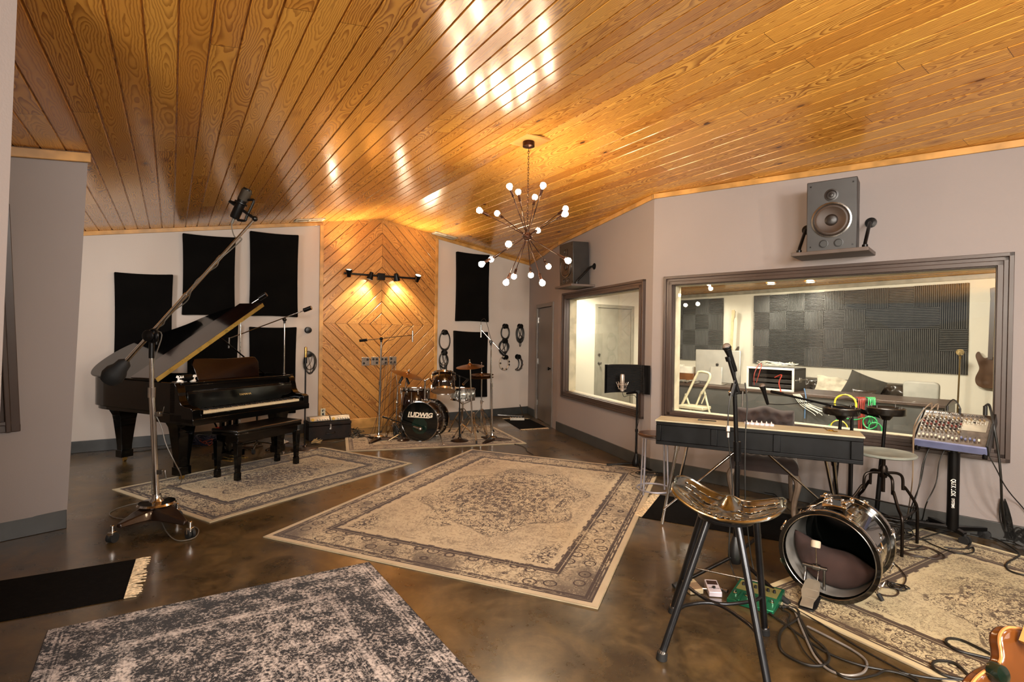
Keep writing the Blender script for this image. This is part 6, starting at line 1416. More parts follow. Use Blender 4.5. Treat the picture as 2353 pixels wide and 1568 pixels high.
for s_ in (-1, 1):
    p0 = dk + a_ * s_ * (RK - .01) * .72 - V((0, 0, RK * .62)) + AX * .2; d = (a_ * s_ * .55 - AX * .12 * 0 + V((0, 0, -1)) * .9); e = p0 + d * ((p0.z - .012) / .9); mb = MB(); mb.cyl(p0, e, .0065, n=8); mb.build('spur', CHROME, dr, world=True); mb = MB(); mb.cyl(e - d.normalized() * .04, e, .012, n=10); mb.build('spur_tip', RUBBER, dr, world=True)
# pedal
pq0, pq1 = at_z(1852, 1405), at_z(1873, 1352, .02); pd = XY(pq1 - pq0).normalized(); ps_ = V((pd.y, -pd.x, 0)); PP = XY(pq0); pe = thing('drum_pedal', 'metal bass drum pedal with felt beater in front of the open drum', 'drum pedal', PP)
PGR = mat('pedal_cast_grey', '8d8474', .45, .4, var=.1); FP = lambda x, y, z: PP + ps_ * x + pd * y + V((0, 0, z))
mb = MB(); mb.prism([(-.035, -.01), (.035, -.01), (.048, .05), (.045, .24), (.03, .30), (-.03, .30), (-.045, .24), (-.048, .05)], 0, .012, lambda x, y, z: FP(x, y, z + .004)); mb.build('base_plate', BLACKP, pe, world=True, bevel=.002)
mb = MB(); mb.prism([(-.032, 0), (.032, 0), (.030, .05), (.046, .12), (.040, .21), (.026, .235), (-.026, .235), (-.040, .21), (-.046, .12), (-.030, .05)], 0, .008, lambda x, y, z: FP(x, y, .022 + y * .28 + z)); 
for y in (.07, .14): mb.prism([(-.038, y), (.038, y), (.038, y + .005), (-.038, y + .005)], .008, .010, lambda x, y, z: FP(x, y, .022 + y * .28 + z))
mb.build('footboard', PGR, pe, world=True, bevel=.002)
mb = MB()
for x in (-.05, .05): mb.cyl(FP(x, .27, .01), FP(x, .27, .16), .009, n=8)
mb.cyl(FP(-.065, .27, .16), FP(.065, .27, .16), .011, n=12); mb.cyl(FP(-.01, .27, .16), FP(.03, .27, .16), .018, n=14); mb.cyl(FP(.02, .27, .15), FP(.02, .23, .085), .004, n=6); mb.cyl(FP(-.05, .27, .12), FP(-.05, .24, .07), .007, n=8); mb.build('frame', STEEL, pe, world=True, bevel=.002)
mb = MB(); bt = FP(.01, .22, .315); mb.cyl(FP(.01, .27, .16), bt, .0035, n=8); mb.build('beater_shaft', CHROME, pe, world=True); mb = MB(); mb.lathe([(.024, -.02), (.026, -.01), (.026, .014), (.022, .02), (.008, .021)], bt + V((0, 0, .0)), (pd * .3 + V((0, 0, 1))), 20); mb.build('beater', mat('felt_beater', 'c3b49c', .8), pe, world=True)

# ------------------------------------------------------------------ industrial swivel stool
f1, f2 = XY(at_z(2072, 1283)), XY(at_z(2107, 1252)); ed = (f2 - f1); en = V((-ed.y, ed.x, 0)); 
if en.y < 0: en = -en
f3, f4 = f2 + en, f1 + en; cs_ = (f1 + f2 + f3 + f4) / 4
DSt = mat('aged_black_steel', '241d18', .35, .85, var=.15); t = thing('swivel_stool', 'industrial swivel stool with pale round seat beside the mixer', 'stool', cs_)
top_ = at_y(2045, 1042, cs_.y); ct = V((top_.x, top_.y, top_.z)); ct = V((cs_.x + .03, cs_.y, top_.z))
rr = .205; MB().lathe([(0, -.012), (rr - .01, -.012), (rr, -.006), (rr + .002, .004), (rr - .006, .010), (rr * .9, .008), (0, .004)], ct, n=44).build('seat', mat('worn_pale_seat', '8c9188', .45, .2, var=.18, scale=6), t, world=True)
hz = at_y(2035, 1088, cs_.y).z; hub_ = V((ct.x, ct.y, hz)); mb = MB(); mb.cyl(ct - V((0, 0, .01)), hub_ - V((0, 0, .14)), .013, n=14); mb.lathe([(.024, -.03), (.028, 0), (.028, .04), (.02, .06)], hub_, n=16); mb.build('screw_column', DSt, t, world=True)
bz = at_y(2072, 1215, f1.y).z; bz = .27
for f_ in (f1, f2, f3, f4):
    d = XY(f_ - XY(ct)).normalized(); mb = MB(); o_ = lambda r, z: XY(ct) + d * r + V((0, 0, z)); mb.tube(spline([o_(.02, hz + .005), o_(.10, hz + .002), o_(.135, hz - .03), o_(.14, hz - .12), o_(.15, bz + .16), o_(.22, bz + .06), f_.lerp(XY(ct), .02) + V((0, 0, bz)), f_ + V((0, 0, bz * .5)), f_ + V((0, 0, .0))], 6), .0105, 8); mb.build('leg', DSt, t, world=True)
for a, b in ((f1, f2), (f2, f3), (f3, f4), (f4, f1)): mb = MB(); mb.beam(a + V((0, 0, bz)), b + V((0, 0, bz)), .018, .006); mb.build('stretcher', DSt, t, world=True)

# ------------------------------------------------------------------ mixer on its column stand
mL, mR = at_z(2102, 1012, .76), at_z(2266, 1035, .7555); md = XY(mR - mL).normalized(); mn = V((-md.y, md.x, 0)); ml = XY(mR - mL).length; mB = at_y(2283, 965, mR.y + .28)
mx = thing('mixing_desk', 'grey audio mixer crowded with knobs on the black column stand', 'mixer', mL.lerp(mR, .5), math.atan2(md.y, md.x))
MIXP = mat('mixer_panel', '5d5248', .4, .4, var=.2, scale=20); BLUE = mat('blue_grey_edge', '6d7396', .4)
h2 = ml / 2; D_ = .36; sl = math.radians(34); FM = lambda x, y, z: V((x, y * math.cos(sl) - z * math.sin(sl), y * math.sin(sl) + z * math.cos(sl)))
mb = MB(); mb.prism([(-h2, 0), (h2, 0), (h2, D_), (-h2, D_)], -.05, .02, FM); mb.build('case', MIXP, mx, bevel=.004)
mb = MB(); mb.prism([(-h2 - .004, -.012), (h2 + .004, -.012), (h2 + .004, .004), (-h2 - .004, .004)], -.045, .022, FM); mb.build('front_edge', BLUE, mx, bevel=.004)
for s_ in (-1, 1): MB().prism([(s_ * h2, 0), (s_ * (h2 + .014), 0), (s_ * (h2 + .014), D_ + .01), (s_ * h2, D_ + .01)], -.06, .032, FM).build('side_cheek', BLACKP, mx, bevel=.003)
KN = [mat('knob_dark', '2a2420', .4), mat('knob_silver', 'a39a8a', .35, .5), mat('knob_red', '6e3028', .4), mat('knob_tan', '8a7350', .4)]; n_ch = 16; rnd = random.Random(3)
for i in range(n_ch - 1):
    x = -h2 + .02 + i * (2 * h2 - .04) / (n_ch - 1)
    mb = MB(); mb.prism([(x - .0015, .03), (x + .0015, .03), (x + .0015, .10), (x - .0015, .10)], .020, .0205, FM); mb.build('fader_slot', BLACKP, mx)
    fy = rnd.uniform(.035, .06); mb = MB(); mb.prism([(x - .006, fy), (x + .006, fy), (x + .006, fy + .018), (x - .006, fy + .018)], .021, .034, FM); mb.build('fader_cap', mat('fader_white', 'd6ccb4', .4) if i < 10 or i == 14 else BLUE, mx, bevel=.002)
cnt = 0
for i in range(n_ch - 1):
    for j in range(6):
        x = -h2 + .02 + i * (2 * h2 - .04) / (n_ch - 1); y = .125 + j * .032
        if i > 9 and j < 3: continue
        if i > 9 and j == 3: continue
        cnt += 1
        if cnt > 78: continue
        mb = MB(); mb.lathe([(.0075, .019), (.0065, .034), (0, .035)], n=8); mb.v = [FM(x + v.x, y + v.y, v.z) for v in mb.v]; mb.build('knob', KN[[1, 0, 2, 0, 1, 3][j]] if i % 3 else KN[[3, 1, 0, 2, 0, 1][j]], mx)
mb = MB()
for i in range(n_ch - 1):
    x = -h2 + .02 + i * (2 * h2 - .04) / (n_ch - 1); mb.lathe([(.009, .018), (.009, .024), (.005, .024), (.004, .02)], (0, 0, 0), n=10)
    k = len(mb.v) - 40; mb.v[k:] = [FM(x + v.x, .335 + v.y, v.z) for v in mb.v[k:]]
mb.build('input_jacks', STEEL, mx)['kind'] = 'stuff'
mb = MB(); mb.prism([(h2 - .17, .16), (h2 - .02, .16), (h2 - .02, .29), (h2 - .17, .29)], .020, .022, FM); mp_ = mb.build('meter_panel', mat('meter_panel', 'a39c8a', .4, .3), mx)
mb = MB()
for i in range(10): mb.prism([(h2 - .15 + i * .0125, .24), (h2 - .146 + i * .0125, .24), (h2 - .146 + i * .0125, .275), (h2 - .15 + i * .0125, .275)], .022, .024, FM)
mb.build('meter_bars', WHITEM, mp_)['kind'] = 'stuff'
MM = root_matrix(mx); mxw = lambda x, y, z: MM @ FM(x, y, z)
for i, (x0, y0, lb) in enumerate(((-.17, .37, 'pale cable arching from the left corner of the mixer'), (-.13, .37, 'second pale cable arching from the mixer to the left'), )):
    a = mxw(x0, y0, .02); mb = MB(); mb.tube(spline([a, a + V((0, 0, .05)), at_y(2118 + i * 14, 948 + i * 3, a.y - .1), at_y(2100 + i * 4, 985, a.y - .2), at_y(2098, 1050, a.y - .2), at_y(2096, 1110, a.y - .2), at_z(2085, 1190, .03)], 6), .0045, 6); tag(mb.build('mixer_cable', mat('tan_cable', '7d6a55', .45)), lb, 'cable')
for i, (x0, x1, lb) in enumerate(((-.07, .01, 'short black patch cable arching over the middle of the mixer'), )):
    a, b = mxw(x0, .37, .02), mxw(x1, .35, .02); mb = MB(); mb.tube(spline([a, a + V((0, 0, .04)), a.lerp(b, .5) + V((0, 0, .10)), b + V((0, 0, .05)), b], 6), .0045, 6); mb.cyl(a, a + V((0, 0, .04)), .009, n=8); mb.cyl(b, b + V((0, 0, .04)), .009, n=8); tag(mb.build('patch_cable', CABLE), lb, 'cable')
a = mxw(h2 - .05, .36, .02); mb = MB(); mb.cyl(a, a + V((0, 0, .07)), .014, n=10); mb.tube(spline([a + V((0, 0, .07)), a + V((.03, 0, .075)), at_y(2283, 975, a.y - .1), at_y(2294, 1040, a.y - .12), at_y(2300, 1100, a.y - .12), at_y(2303, 1165, a.y - .05), at_z(2315, 1235, .02)], 6), .008, 8); tag(mb.build('power_cable', CABLE), 'thick black cable dropping from the right corner of the mixer', 'cable')
mb = MB(); a = mxw(h2, .02, -.04); mb.tube(spline([a, at_y(2290, 1080, a.y), at_y(2310, 1118, a.y + .1), at_y(2335, 1150, a.y + .15), at_y(2370, 1185, a.y + .2)], 6), .004, 6); tag(mb.build('mixer_cable', CABLE), 'thin black cable running from the mixer off to the right', 'cable')
for i, (x0, ex, lb) in enumerate(((-.13, 2088, 'black cable hanging under the left end of the mixer'), (-.11, 2093, 'second black cable hanging under the left of the mixer'), (-.02, 2120, 'black cable curving from under the mixer past its column'))):
    a = mxw(x0, .1, -.05); mb = MB(); mb.tube(spline([a, at_y(2125 - i * 3 + (i == 2) * 40, 1060, a.y), at_y(2115 + (i == 2) * 40 - i * 2, 1110, a.y), at_y(ex + 8, 1160, a.y - .05), at_z(ex, 1195, .02)], 6), .0045, 6); tag(mb.build('hanging_cable', CABLE), lb, 'cable')
qc = XY(mL.lerp(mR, .5)) + mn * .17; qs = thing('mixer_stand', 'black column stand with white lettering holding up the mixer', 'stand', qc)
topq = mxw(0, .2, -.055).z; mb = MB(); mb.cyl(qc + V((0, 0, .09)), qc + V((0, 0, topq - .14)), .038, n=24); mb.build('column', BLACKM, qs, world=True)
mb = MB(); mb.cyl(qc + V((0, 0, topq - .15)), qc + V((0, 0, topq - .02)), .026, n=16); mb.cyl(qc - md * .07 + V((0, 0, topq - .08)), qc + md * .07 + V((0, 0, topq - .08)), .016, n=12); mb.box(qc + V((0, 0, topq - .05)), (.09, .07, .07), Matrix.Rotation(mx.rotation_euler.z, 3, 'Z')); mb.build('tilt_head', BLACKP, qs, world=True, bevel=.004)
for s_ in (-1, 1):
    mb = MB(); a = mxw(s_ * (h2 - .01), -.02, -.07); b = mxw(s_ * (h2 - .01), .36, -.07); mb.beam(a, b, .03, .02); mb.cyl(a, a + V((0, 0, .05)), .014, n=8); mb.build('arm', BLACKM, qs, world=True, bevel=.003)
mb = MB(); mb.beam(mxw(-h2, .15, -.075), mxw(h2, .15, -.075), .05, .02); mb.build('cross_bar', BLACKM, qs, world=True)
fwd = (-qc).normalized(); rt = V((-fwd.y, fwd.x, 0)); FCc = lambda x, y, z: qc + (fwd * math.cos(y / .038) + rt * math.sin(y / .038)) * (.0383 + z) + V((0, 0, topq * .47 - x))
mb = MB(); text_mb(mb, 'QUIK LOK', .038, lambda x, y, z: FCc(x - .03, y, z), .0004, .0007, .74); text_mb(mb, 'SYSTEMS', .024, lambda x, y, z: FCc(x + .09, y, z), .0004, .0003, .8); mb.build('lettering', mat('white_print', 'e8e4dc', .5), qs, world=True)
for fx, fy in ((2217, 1252), (2262, 1236), (2085, 1222), (2150, 1180)):
    e = XY(at_z(fx, fy)); d = (e - qc).normalized(); sd_ = V((-d.y, d.x, 0)); mb = MB(); mb.beam(qc + V((0, 0, .10)), e + V((0, 0, .075)), .045, .03); lg = mb.build('leg', BLACKM, qs, world=True, bevel=.004)
    mb = MB(); mb.cyl(e + V((0, 0, .05)) , e + V((0, 0, .08)), .012); 
    for s_ in (-1, 1): mb.cyl(e + sd_ * s_ * .008 + V((0, 0, .032)), e + sd_ * s_ * .028 + V((0, 0, .032)), .032, n=16)
    mb.build('caster', RUBBER, lg, world=True)

# ------------------------------------------------------------------ pedals
def pedal(label, quad, h0, h1, m, group='effects pedals'):
    """quad floor points front-left, front-right, back-right, back-left"""
    P_ = [XY(p) for p in quad]; c = sum(P_, V()) / 4; t = thing('effects_pedal', label, 'effects pedal', c, 0, group); mb = MB(); hh = [h0, h0, h1, h1]
    mb.add([p + V((0, 0, .002)) for p in P_] + [p + V((0, 0, h)) for p, h in zip(P_, hh)], [(0, 1, 2, 3), (7, 6, 5, 4), (0, 4, 5, 1), (1, 5, 6, 2), (2, 6, 7, 3), (3, 7, 4, 0)]); mb.build('case', m, t, world=True, bevel=.004)
    def S_(x, y, z): a = P_[0].lerp(P_[1], x); b = P_[3].lerp(P_[2], x); p = a.lerp(b, y); return p + V((0, 0, h0 + (h1 - h0) * y + z))
    return t, S_
def quadp(c, w_, d_, yaw): u = V((math.cos(yaw), math.sin(yaw), 0)); v = V((-u.y, u.x, 0)); return [c - u * w_ / 2 - v * d_ / 2, c + u * w_ / 2 - v * d_ / 2, c + u * w_ / 2 + v * d_ / 2, c - u * w_ / 2 + v * d_ / 2]
BOSS = mat('white_pedal_paint', 'c4bcc4', .3, .2); CRM = mat('cream_pedal_paint', 'b9a988', .35, .2)
t, S_ = pedal('white stomp-box pedal on the floor between the stool legs', quadp(at_z(1638, 1362), .075, .125, -.12), .032, .05, BOSS)
mb = MB(); mb.prism([(.1, .58), (.9, .58), (.9, .88), (.1, .88)], .0005, .002, lambda x, y, z: S_(x, y, z)); mb.build('treadle_window', mat('brown_plate', '2a1712', .5), t, world=True); mb = MB(); mb.lathe([(.009, 0), (.009, .010), (0, .012)], S_(.5, .32, 0), n=14); mb.build('screw_knob', BLACKP, t, world=True); mb = MB(); mb.prism([(.08, .30), (.92, .30), (.92, .32), (.08, .32)], .0003, .001, lambda x, y, z: S_(x, y, z)); mb.build('treadle_line', BLACKP, t, world=True)
t, S_ = pedal('cream ribbed pedal on the floor, left of the white pedal', quadp(at_z(1590, 1357), .085, .115, .18), .03, .045, CRM)
for k in range(5): MB().prism([(.05, .1 + k * .11), (.95, .1 + k * .11), (.95, .13 + k * .11), (.05, .13 + k * .11)], .001, .003, lambda x, y, z: S_(x, y, z)).build('rib', mat('rib_line', '6b4a35', .5), t, world=True)
for x in (.3, .65): MB().lathe([(.007, 0), (.007, .012), (0, .014)], S_(x, .82, 0), n=10).build('knob', BLACKP, t, world=True)
GRN = mat('metallic_green', '1f6b4c', .28, .6, var=.25, scale=4); g0, g1, g2 = at_z(1669, 1385), at_z(1777, 1416), at_z(1795, 1390); g3 = g0 + (g2 - g1)
g2, g3 = g1 + (g2 - g1) * 1.5, g0 + (g2 - g1) * 1.5
t, S_ = pedal('long metallic green multi-switch pedal beside the stool', [g0, g1, g2, g3], .025, .058, GRN)
mb = MB(); mb.prism([(.06, .50), (.94, .50), (.94, .92), (.06, .92)], .001, .003, lambda x, y, z: S_(x, y, z)); mb.build('control_plate', mat('bronze_plate', '7d7a4a', .35, .5), t, world=True)
for k in range(6): MB().lathe([(.009, 0), (.007, .016), (0, .017)], S_(.16 + k * .136, .72, .002), n=10).build('knob', BLACKP, t, world=True)
for k in range(4): MB().lathe([(.011, 0), (.011, .006), (.007, .008), (.007, .018), (0, .02)], S_(.10 + k * .265, .30, .0), n=12).build('foot_switch', CHROME, t, world=True)
for k in range(3): mb = MB(); mb.prism([(.20 + k * .265, .02), (.28 + k * .265, .02), (.26 + k * .265, .42), (.22 + k * .265, .42)], 0, .008, lambda x, y, z: S_(x, y, z)); mb.build('ridge', GRN, t, world=True, bevel=.002)
for i, (a, b, lb) in enumerate(((1604, 1628, 'short patch lead between the cream and white pedals'), (1652, 1672, 'short patch lead between the white and green pedals'))):
    mb = MB(); p, q = at_z(a, 1352, .02), at_z(b, 1354 + i * 6, .02); mb.cyl(p, q, .007, n=8); mb.cyl(p, p.lerp(q, .35), .011, n=10); mb.cyl(q.lerp(p, .35), q, .011, n=10); tag(mb.build('patch_lead', STEEL), lb, 'cable')

# ------------------------------------------------------------------ floor cables on the right
def fcable(label, pts, r=.0048, m=CABLE, name='floor_cable', z=.008, jack=False):
    P_ = [at_z(x, y, z + (.0025 if i % 3 == 1 else 0)) for i, (x, y) in enumerate(pts)]; mb = MB(); mb.tube(spline(P_, 7), r, 7)
    if jack: d = (P_[-1] - P_[-2]).normalized(); mb.cyl(P_[-1], P_[-1] + d * .06, .010, n=10)
    return tag(mb.build(name, m), label, 'cable')
BRC = mat('brown_cable2', '2a1a0f', .5); SLV = mat('silver_braided_cable', '8a8580', .35, .4)
fcable('thick black cable loop on the floor in front of the pedal, nearest the stool', [(1790, 1395), (1828, 1398), (1834, 1420), (1800, 1445), (1790, 1470), (1800, 1500), (1850, 1527), (1890, 1530), (1905, 1515), (1895, 1490), (1862, 1460), (1840, 1425)], .0065)
fcable('long black cable from the green pedal to the bottom edge of the floor', [(1755, 1400), (1800, 1432), (1860, 1475), (1910, 1505), (1980, 1530), (2060, 1545), (2150, 1560), (2260, 1566)], .0055)
fcable('silver braided cable curving over the floor to the rug edge', [(1855, 1440), (1905, 1465), (1960, 1495), (1990, 1520), (1985, 1545), (1950, 1553), (1905, 1540), (1870, 1505), (1840, 1440), (1825, 1405), (1800, 1388)], .0058, SLV)
fcable('black cable running beside the silver braided cable', [(1800, 1392), (1830, 1410), (1850, 1450), (1868, 1490), (1905, 1532), (1950, 1560), (2010, 1552), (2035, 1542), (2080, 1552), (2110, 1568)], .0055)
fcable('thin black cable squiggle close to the tip of the drum pedal', [(1798, 1402), (1815, 1412), (1812, 1432), (1828, 1460), (1850, 1500), (1880, 1530)], .0035)
fcable('thin brown cable loop on the cream rug right of the spare bass drum', [(2130, 1262), (2060, 1270), (2052, 1290), (2070, 1310), (2082, 1330), (2070, 1348), (2030, 1350), (2000, 1340)], .0042, BRC, z=.016)
fcable('brown cable with small plug behind the spare bass drum spur', [(2040, 1335), (2055, 1350), (2065, 1362), (2055, 1370), (2030, 1368), (2010, 1360)], .0042, BRC, z=.016)
scribble('cable_knot', 'small black knot of cable on the cream rug by the bass drum', at_z(2063, 1357), .055, .05, 3, .004, CABLE, 41, z=.016, hz=.012)
for i, (pts, r, m, lb) in enumerate((
    ([(1990, 1225), (2060, 1262), (2110, 1278), (2160, 1285), (2170, 1278), (2140, 1262), (2090, 1255), (2030, 1250)], .0045, BRC, 'brown cable loop lying right of the swivel stool legs'),
    ([(2000, 1232), (2070, 1270), (2130, 1282), (2160, 1275), (2130, 1258), (2080, 1250)], .0042, BRC, 'second brown cable loop inside the first, near the stool'),
    ([(2060, 1215), (2110, 1235), (2150, 1255), (2200, 1272), (2235, 1270), (2236, 1258), (2225, 1262)], .0048, CABLE, 'black cable sweeping under the mixer stand wheel'),
    ([(2110, 1240), (2160, 1225), (2190, 1220), (2225, 1240), (2230, 1250), (2215, 1262), (2170, 1258)], .0048, CABLE, 'black cable loop around the front wheel of the mixer stand'),
    ([(2230, 1225), (2290, 1240), (2340, 1270), (2335, 1282), (2320, 1290), (2312, 1300), (2320, 1312), (2352, 1322), (2400, 1330)], .006, CABLE, 'thick black cable snaking along the right edge of the rug'),
    ([(2300, 1225), (2320, 1240), (2345, 1255), (2390, 1262)], .005, CABLE, 'black cable along the wall under the mixer, far right'),
    ([(1900, 1180), (1960, 1205), (2010, 1222), (2070, 1238), (2140, 1240)], .0048, CABLE, 'black cable along the runner towards the stool'),
    ([(1955, 1210), (2000, 1215), (2050, 1245), (2095, 1262), (2120, 1255)], .0048, CABLE, 'black cable crossing under the swivel stool'))): fcable(lb, pts, r, m, z=.016)
scribble('cable_bundle', 'dense tangle of black cables under the swivel stool', at_z(2010, 1232), .30, .16, 8, .0048, CABLE, 21, z=.016, hz=.05)
scribble('cable_bundle', 'second black cable tangle between stool and mixer stand', at_z(2075, 1212), .26, .14, 6, .0045, CABLE, 22, z=.016, hz=.04)
scribble('cable_bundle', 'black cable coil against the right wall at the frame edge', at_z(2345, 1235), .10, .08, 6, .005, CABLE, 23, z=.02, hz=.12)
mb = MB(); rnd = random.Random(2); b0 = at_z(2318, 1232); pts = []
for k in range(4):
    for s_ in (-1, 1): pts += [b0 + V((s_ * (.02 + .008 * k), .02 * s_, .03 + k * .02)), b0 + V((s_ * .035 + rnd.uniform(-.01, .01) - .03, 0, .16 + k * .012)), b0 + V((s_ * .012 - .055, 0, .30 + .012 * k))]
mb.tube(spline(pts, 5), .0045, 6); tag(mb.build('cable_bundle', CABLE), 'bunched black cable hanging by the wall right of the mixer', 'cable')
fcable('large black cable loop on the cream rug near the guitar', [(2320, 1528), (2260, 1495), (2210, 1472), (2180, 1468), (2175, 1478), (2200, 1495), (2250, 1508), (2320, 1524)], .0065, z=.016)
fcable('smaller black cable loop on the cream rug, nearer the camera', [(2225, 1552), (2195, 1525), (2160, 1519), (2143, 1525), (2150, 1540), (2180, 1555), (2240, 1566)], .0065, z=.016)
fcable('short black cable curl just left of the guitar body', [(2330, 1536), (2290, 1532), (2266, 1536), (2270, 1545)], .006, z=.016)
fcable('black cable following the edge of the cream rug', [(1800, 1385), (1880, 1430), (1960, 1480), (2030, 1520), (2110, 1562)], .004, z=.006)
fcable('black cable dropping under the electric piano onto the runner', [(1775, 1120), (1790, 1150), (1830, 1185), (1875, 1205), (1900, 1215)], .0042, z=.02)

# ------------------------------------------------------------------ guitar at the corner
GO = mat('orange_sunburst_lacquer', '6b3c18', .18, var=.25, scale=3, coat=.4); GE = mat('honey_edge_lacquer', 'b9824a', .15, coat=.8); gy = 1.55
gpx = [(2190, 1590), (2206, 1568), (2228, 1552), (2262, 1541), (2296, 1536), (2314, 1528), (2322, 1512), (2325, 1494), (2333, 1480), (2350, 1471), (2375, 1470), (2420, 1485), (2470, 1540), (2480, 1640), (2440, 1720), (2330, 1760), (2230, 1720), (2190, 1650)]
gp = [at_y(x, y, gy) for x, y in gpx]; gc = sum(gp, V()) / len(gp); t = thing('electric_guitar', 'orange-brown electric guitar body leaning in at the bottom right corner', 'guitar', (gc.x, gy, 0))
gs = spline(gp, 4, closed=True); nrm = V((.25, -1, .35)).normalized(); 
gs = [p + V((0, 1, 0)) * ((gc - p).dot(nrm) / nrm.y) for p in gs]
n_ = len(gs); mb = MB(); mb.add([p for p in gs] + [p - nrm * .04 for p in gs], [tuple(range(n_)), tuple(range(2 * n_ - 1, n_ - 1, -1))] + [(i, (i + 1) % n_, n_ + (i + 1) % n_, n_ + i) for i in range(n_)]); mb.build('body', GO, t, world=True, bevel=.012, seg=3)
mb = MB(); mb.tube([p - nrm * .004 for p in gs], .0045, 6, closed=True); mb.build('binding', GE, t, world=True)
kp = at_y(2304, 1560, gy - .03); kp = kp + V((0, 1, 0)) * ((gc - kp).dot(nrm) / nrm.y); mb = MB(); mb.lathe([(.030, 0), (.030, .015), (.024, .028), (0, .034)], kp, nrm, 22); mb.build('control_knob', mat('dark_green_knob', '0e1a12', .15, coat=.6), t, world=True)
mb = MB(); nk = gc + V((.30, .12, .35)); mb.beam(gc + V((.08, .02, .10)), nk + V((.2, .1, .3)), .05, .02); mb.build('neck', TRIM, t, world=True)
mb = MB(); lo_ = min(p.z for p in gs); 
for dx in (-.12, .12): mb.cyl((gc.x + dx, gy + .06, lo_ + .02), (gc.x + dx * 1.5, gy + .10, .0), .01, n=8)
mb.cyl((gc.x - .13, gy + .06, lo_ - .0), (gc.x + .13, gy + .06, lo_ - .0), .01, n=8); tag(mb.build('guitar_stand', BLACKM), 'low black stand under the guitar at the bottom right corner', 'stand')
CLEAR.clear()

# ------------------------------------------------------------------ control room: foam tiles
FD_ = (fe - FC).normalized(); FN = V((FD_.y, -FD_.x, 0))
def wf(px, py, off=0.): return onw(px, py, FC, fe, off)
def sf(px, py, off=0.): p = wf(px, py, off); return (XY(p) - XY(FC)).dot(FD_), p.z
FOAMT = mat('grey_foam_tile', '5a5955', .9, var=.12, scale=4)
sA, zA = sf(1732, 680, .05); sB, _ = sf(2226, 648, .05); zB = sf(1727, 835, .05)[1]; TWd = (sB - sA) / 10; THt = (zA - zB) / 4
def tile_mesh(vert):
    mb = MB(); n = 13; w_, h_ = TWd * .996, THt * .996
    L = w_ if vert else h_; pts = []
    prof = [(-L / 2, 0), (-L / 2, .012)]
    for k in range(n): x0 = -L / 2 + L * k / n; prof += [(x0 + L / n * .2, .055), (x0 + L / n * .55, .055), (x0 + L / n * .78, .012), (x0 + L / n, .012)]
    prof += [(L / 2, 0)]
    if vert: mb.prism(prof, -h_ / 2, h_ / 2, lambda a, d, b: V((a, -d, b)))
    else: mb.prism(prof, -w_ / 2, w_ / 2, lambda a, d, b: V((b, -d, a)))
    return mb
fa = math.atan2(FD_.y, FD_.x); proto = {}
rows = ['top', 'second', 'third', 'bottom']; cols = ['first', 'second', 'third', 'fourth', 'fifth', 'sixth', 'seventh', 'eighth', 'ninth', 'tenth']
def tile(s_, z, vert, label, group):
    p = XY(FC) + FD_ * s_ + V((0, 0, z)) + FN * .002
    if vert not in proto: o = tile_mesh(vert).build('foam_tile', FOAMT, smooth=5); o['_c'] = 0; proto[vert] = o; loc0 = o.location.copy(); o['oz'] = 0.
    else: o = proto[vert].copy(); COL.objects.link(o)
    o.rotation_euler = (0, 0, fa); o.location = p - V((0, 0, THt * .5)) + FN * .026; tag(o, label, 'foam tile', group)
flip = {(0, 9), (2, 2), (1, 7), (2, 7), (3, 8), (3, 1)}
for r in range(4):
    for c_ in range(10): tile(sA + TWd * (c_ + .5), zA - THt * (r + .5), ((r + c_) % 2 == 0) ^ ((r, c_) in flip), f'grey ridged foam tile, {rows[r]} row, {cols[c_]} from left on the wide foam wall', 'tiles of the wide foam wall')
sC, _ = sf(1660, 688, .05)
for r in range(4):
    for c_ in range(4): tile(sC - TWd * (c_ + .5), zA - THt * (r + .5), (r + c_) % 2 == 1, f'grey ridged foam tile, {rows[r]} row, {cols[c_]} from right in the small left foam group', 'tiles of the small foam group')
for o in proto.values():
    for k in ('_c', 'oz'):
        if k in o: del o[k]
for o in list(COL.objects):
    for k in ('_c', 'oz'):
        if k in o.keys(): del o[k]

# ------------------------------------------------------------------ desk and what stands on it
DZ_ = .86; dL, dR = at_z(1549, 880, DZ_), at_z(2172, 932, DZ_); dd = XY(dR - dL).normalized(); dn = V((-dd.y, dd.x, 0)); DGREY = mat('dark_grey_desk', '4b4a46', .35, var=.12, scale=3)
dl = XY(dR - dL).length; ds = thing('desk', 'long dark grey studio desk seen from behind through the large window', 'desk', XY(dL + dR) / 2, math.atan2(dd.y, dd.x))
mb = MB(); mb.bb(-dl / 2 - .6, dl / 2, 0, .75, DZ_ - .035, DZ_); mb.build('desk_top', mat('desk_top_edge', '453830', .35), ds, bevel=.004)
mb = MB(); mb.bb(-dl / 2 - .6, dl / 2 - .02, .02, .05, .06, DZ_ - .036); mb.build('back_panel', DGREY, ds, bevel=.003)
for x in (-dl / 2 - .58, -.2, dl / 2 - .05): mb = MB(); mb.bb(x, x + .04, .051, .70, 0, DZ_ - .036); mb.build('leg_panel', DGREY, ds)
DI = root_matrix(ds)
def dk_(px, back=.0):   # point on the desk surface seen at column px, back metres behind its front edge
    a = XY(dL) + dn * back; return on_plane(px, 880, a, dn)
def dp(px, py, back): a = XY(dL) + dn * back; return on_plane(px, py, a, dn)
IM = mat('silver_aluminium', 'b4b0a4', .35, .5, var=.04)
c = (dp(1599, 840, .30) + dp(1700, 845, .30)) / 2; w_ = (dp(1700, 845, .30) - dp(1599, 840, .30)).length; zt, zb_ = dp(1599, 803, .30).z, dp(1599, 879, .30).z
im = thing('desktop_computer', 'large silver all-in-one computer seen from the back on the desk', 'computer', XY(c) + V((0, 0, DZ_)), ds.rotation_euler.z + .05)
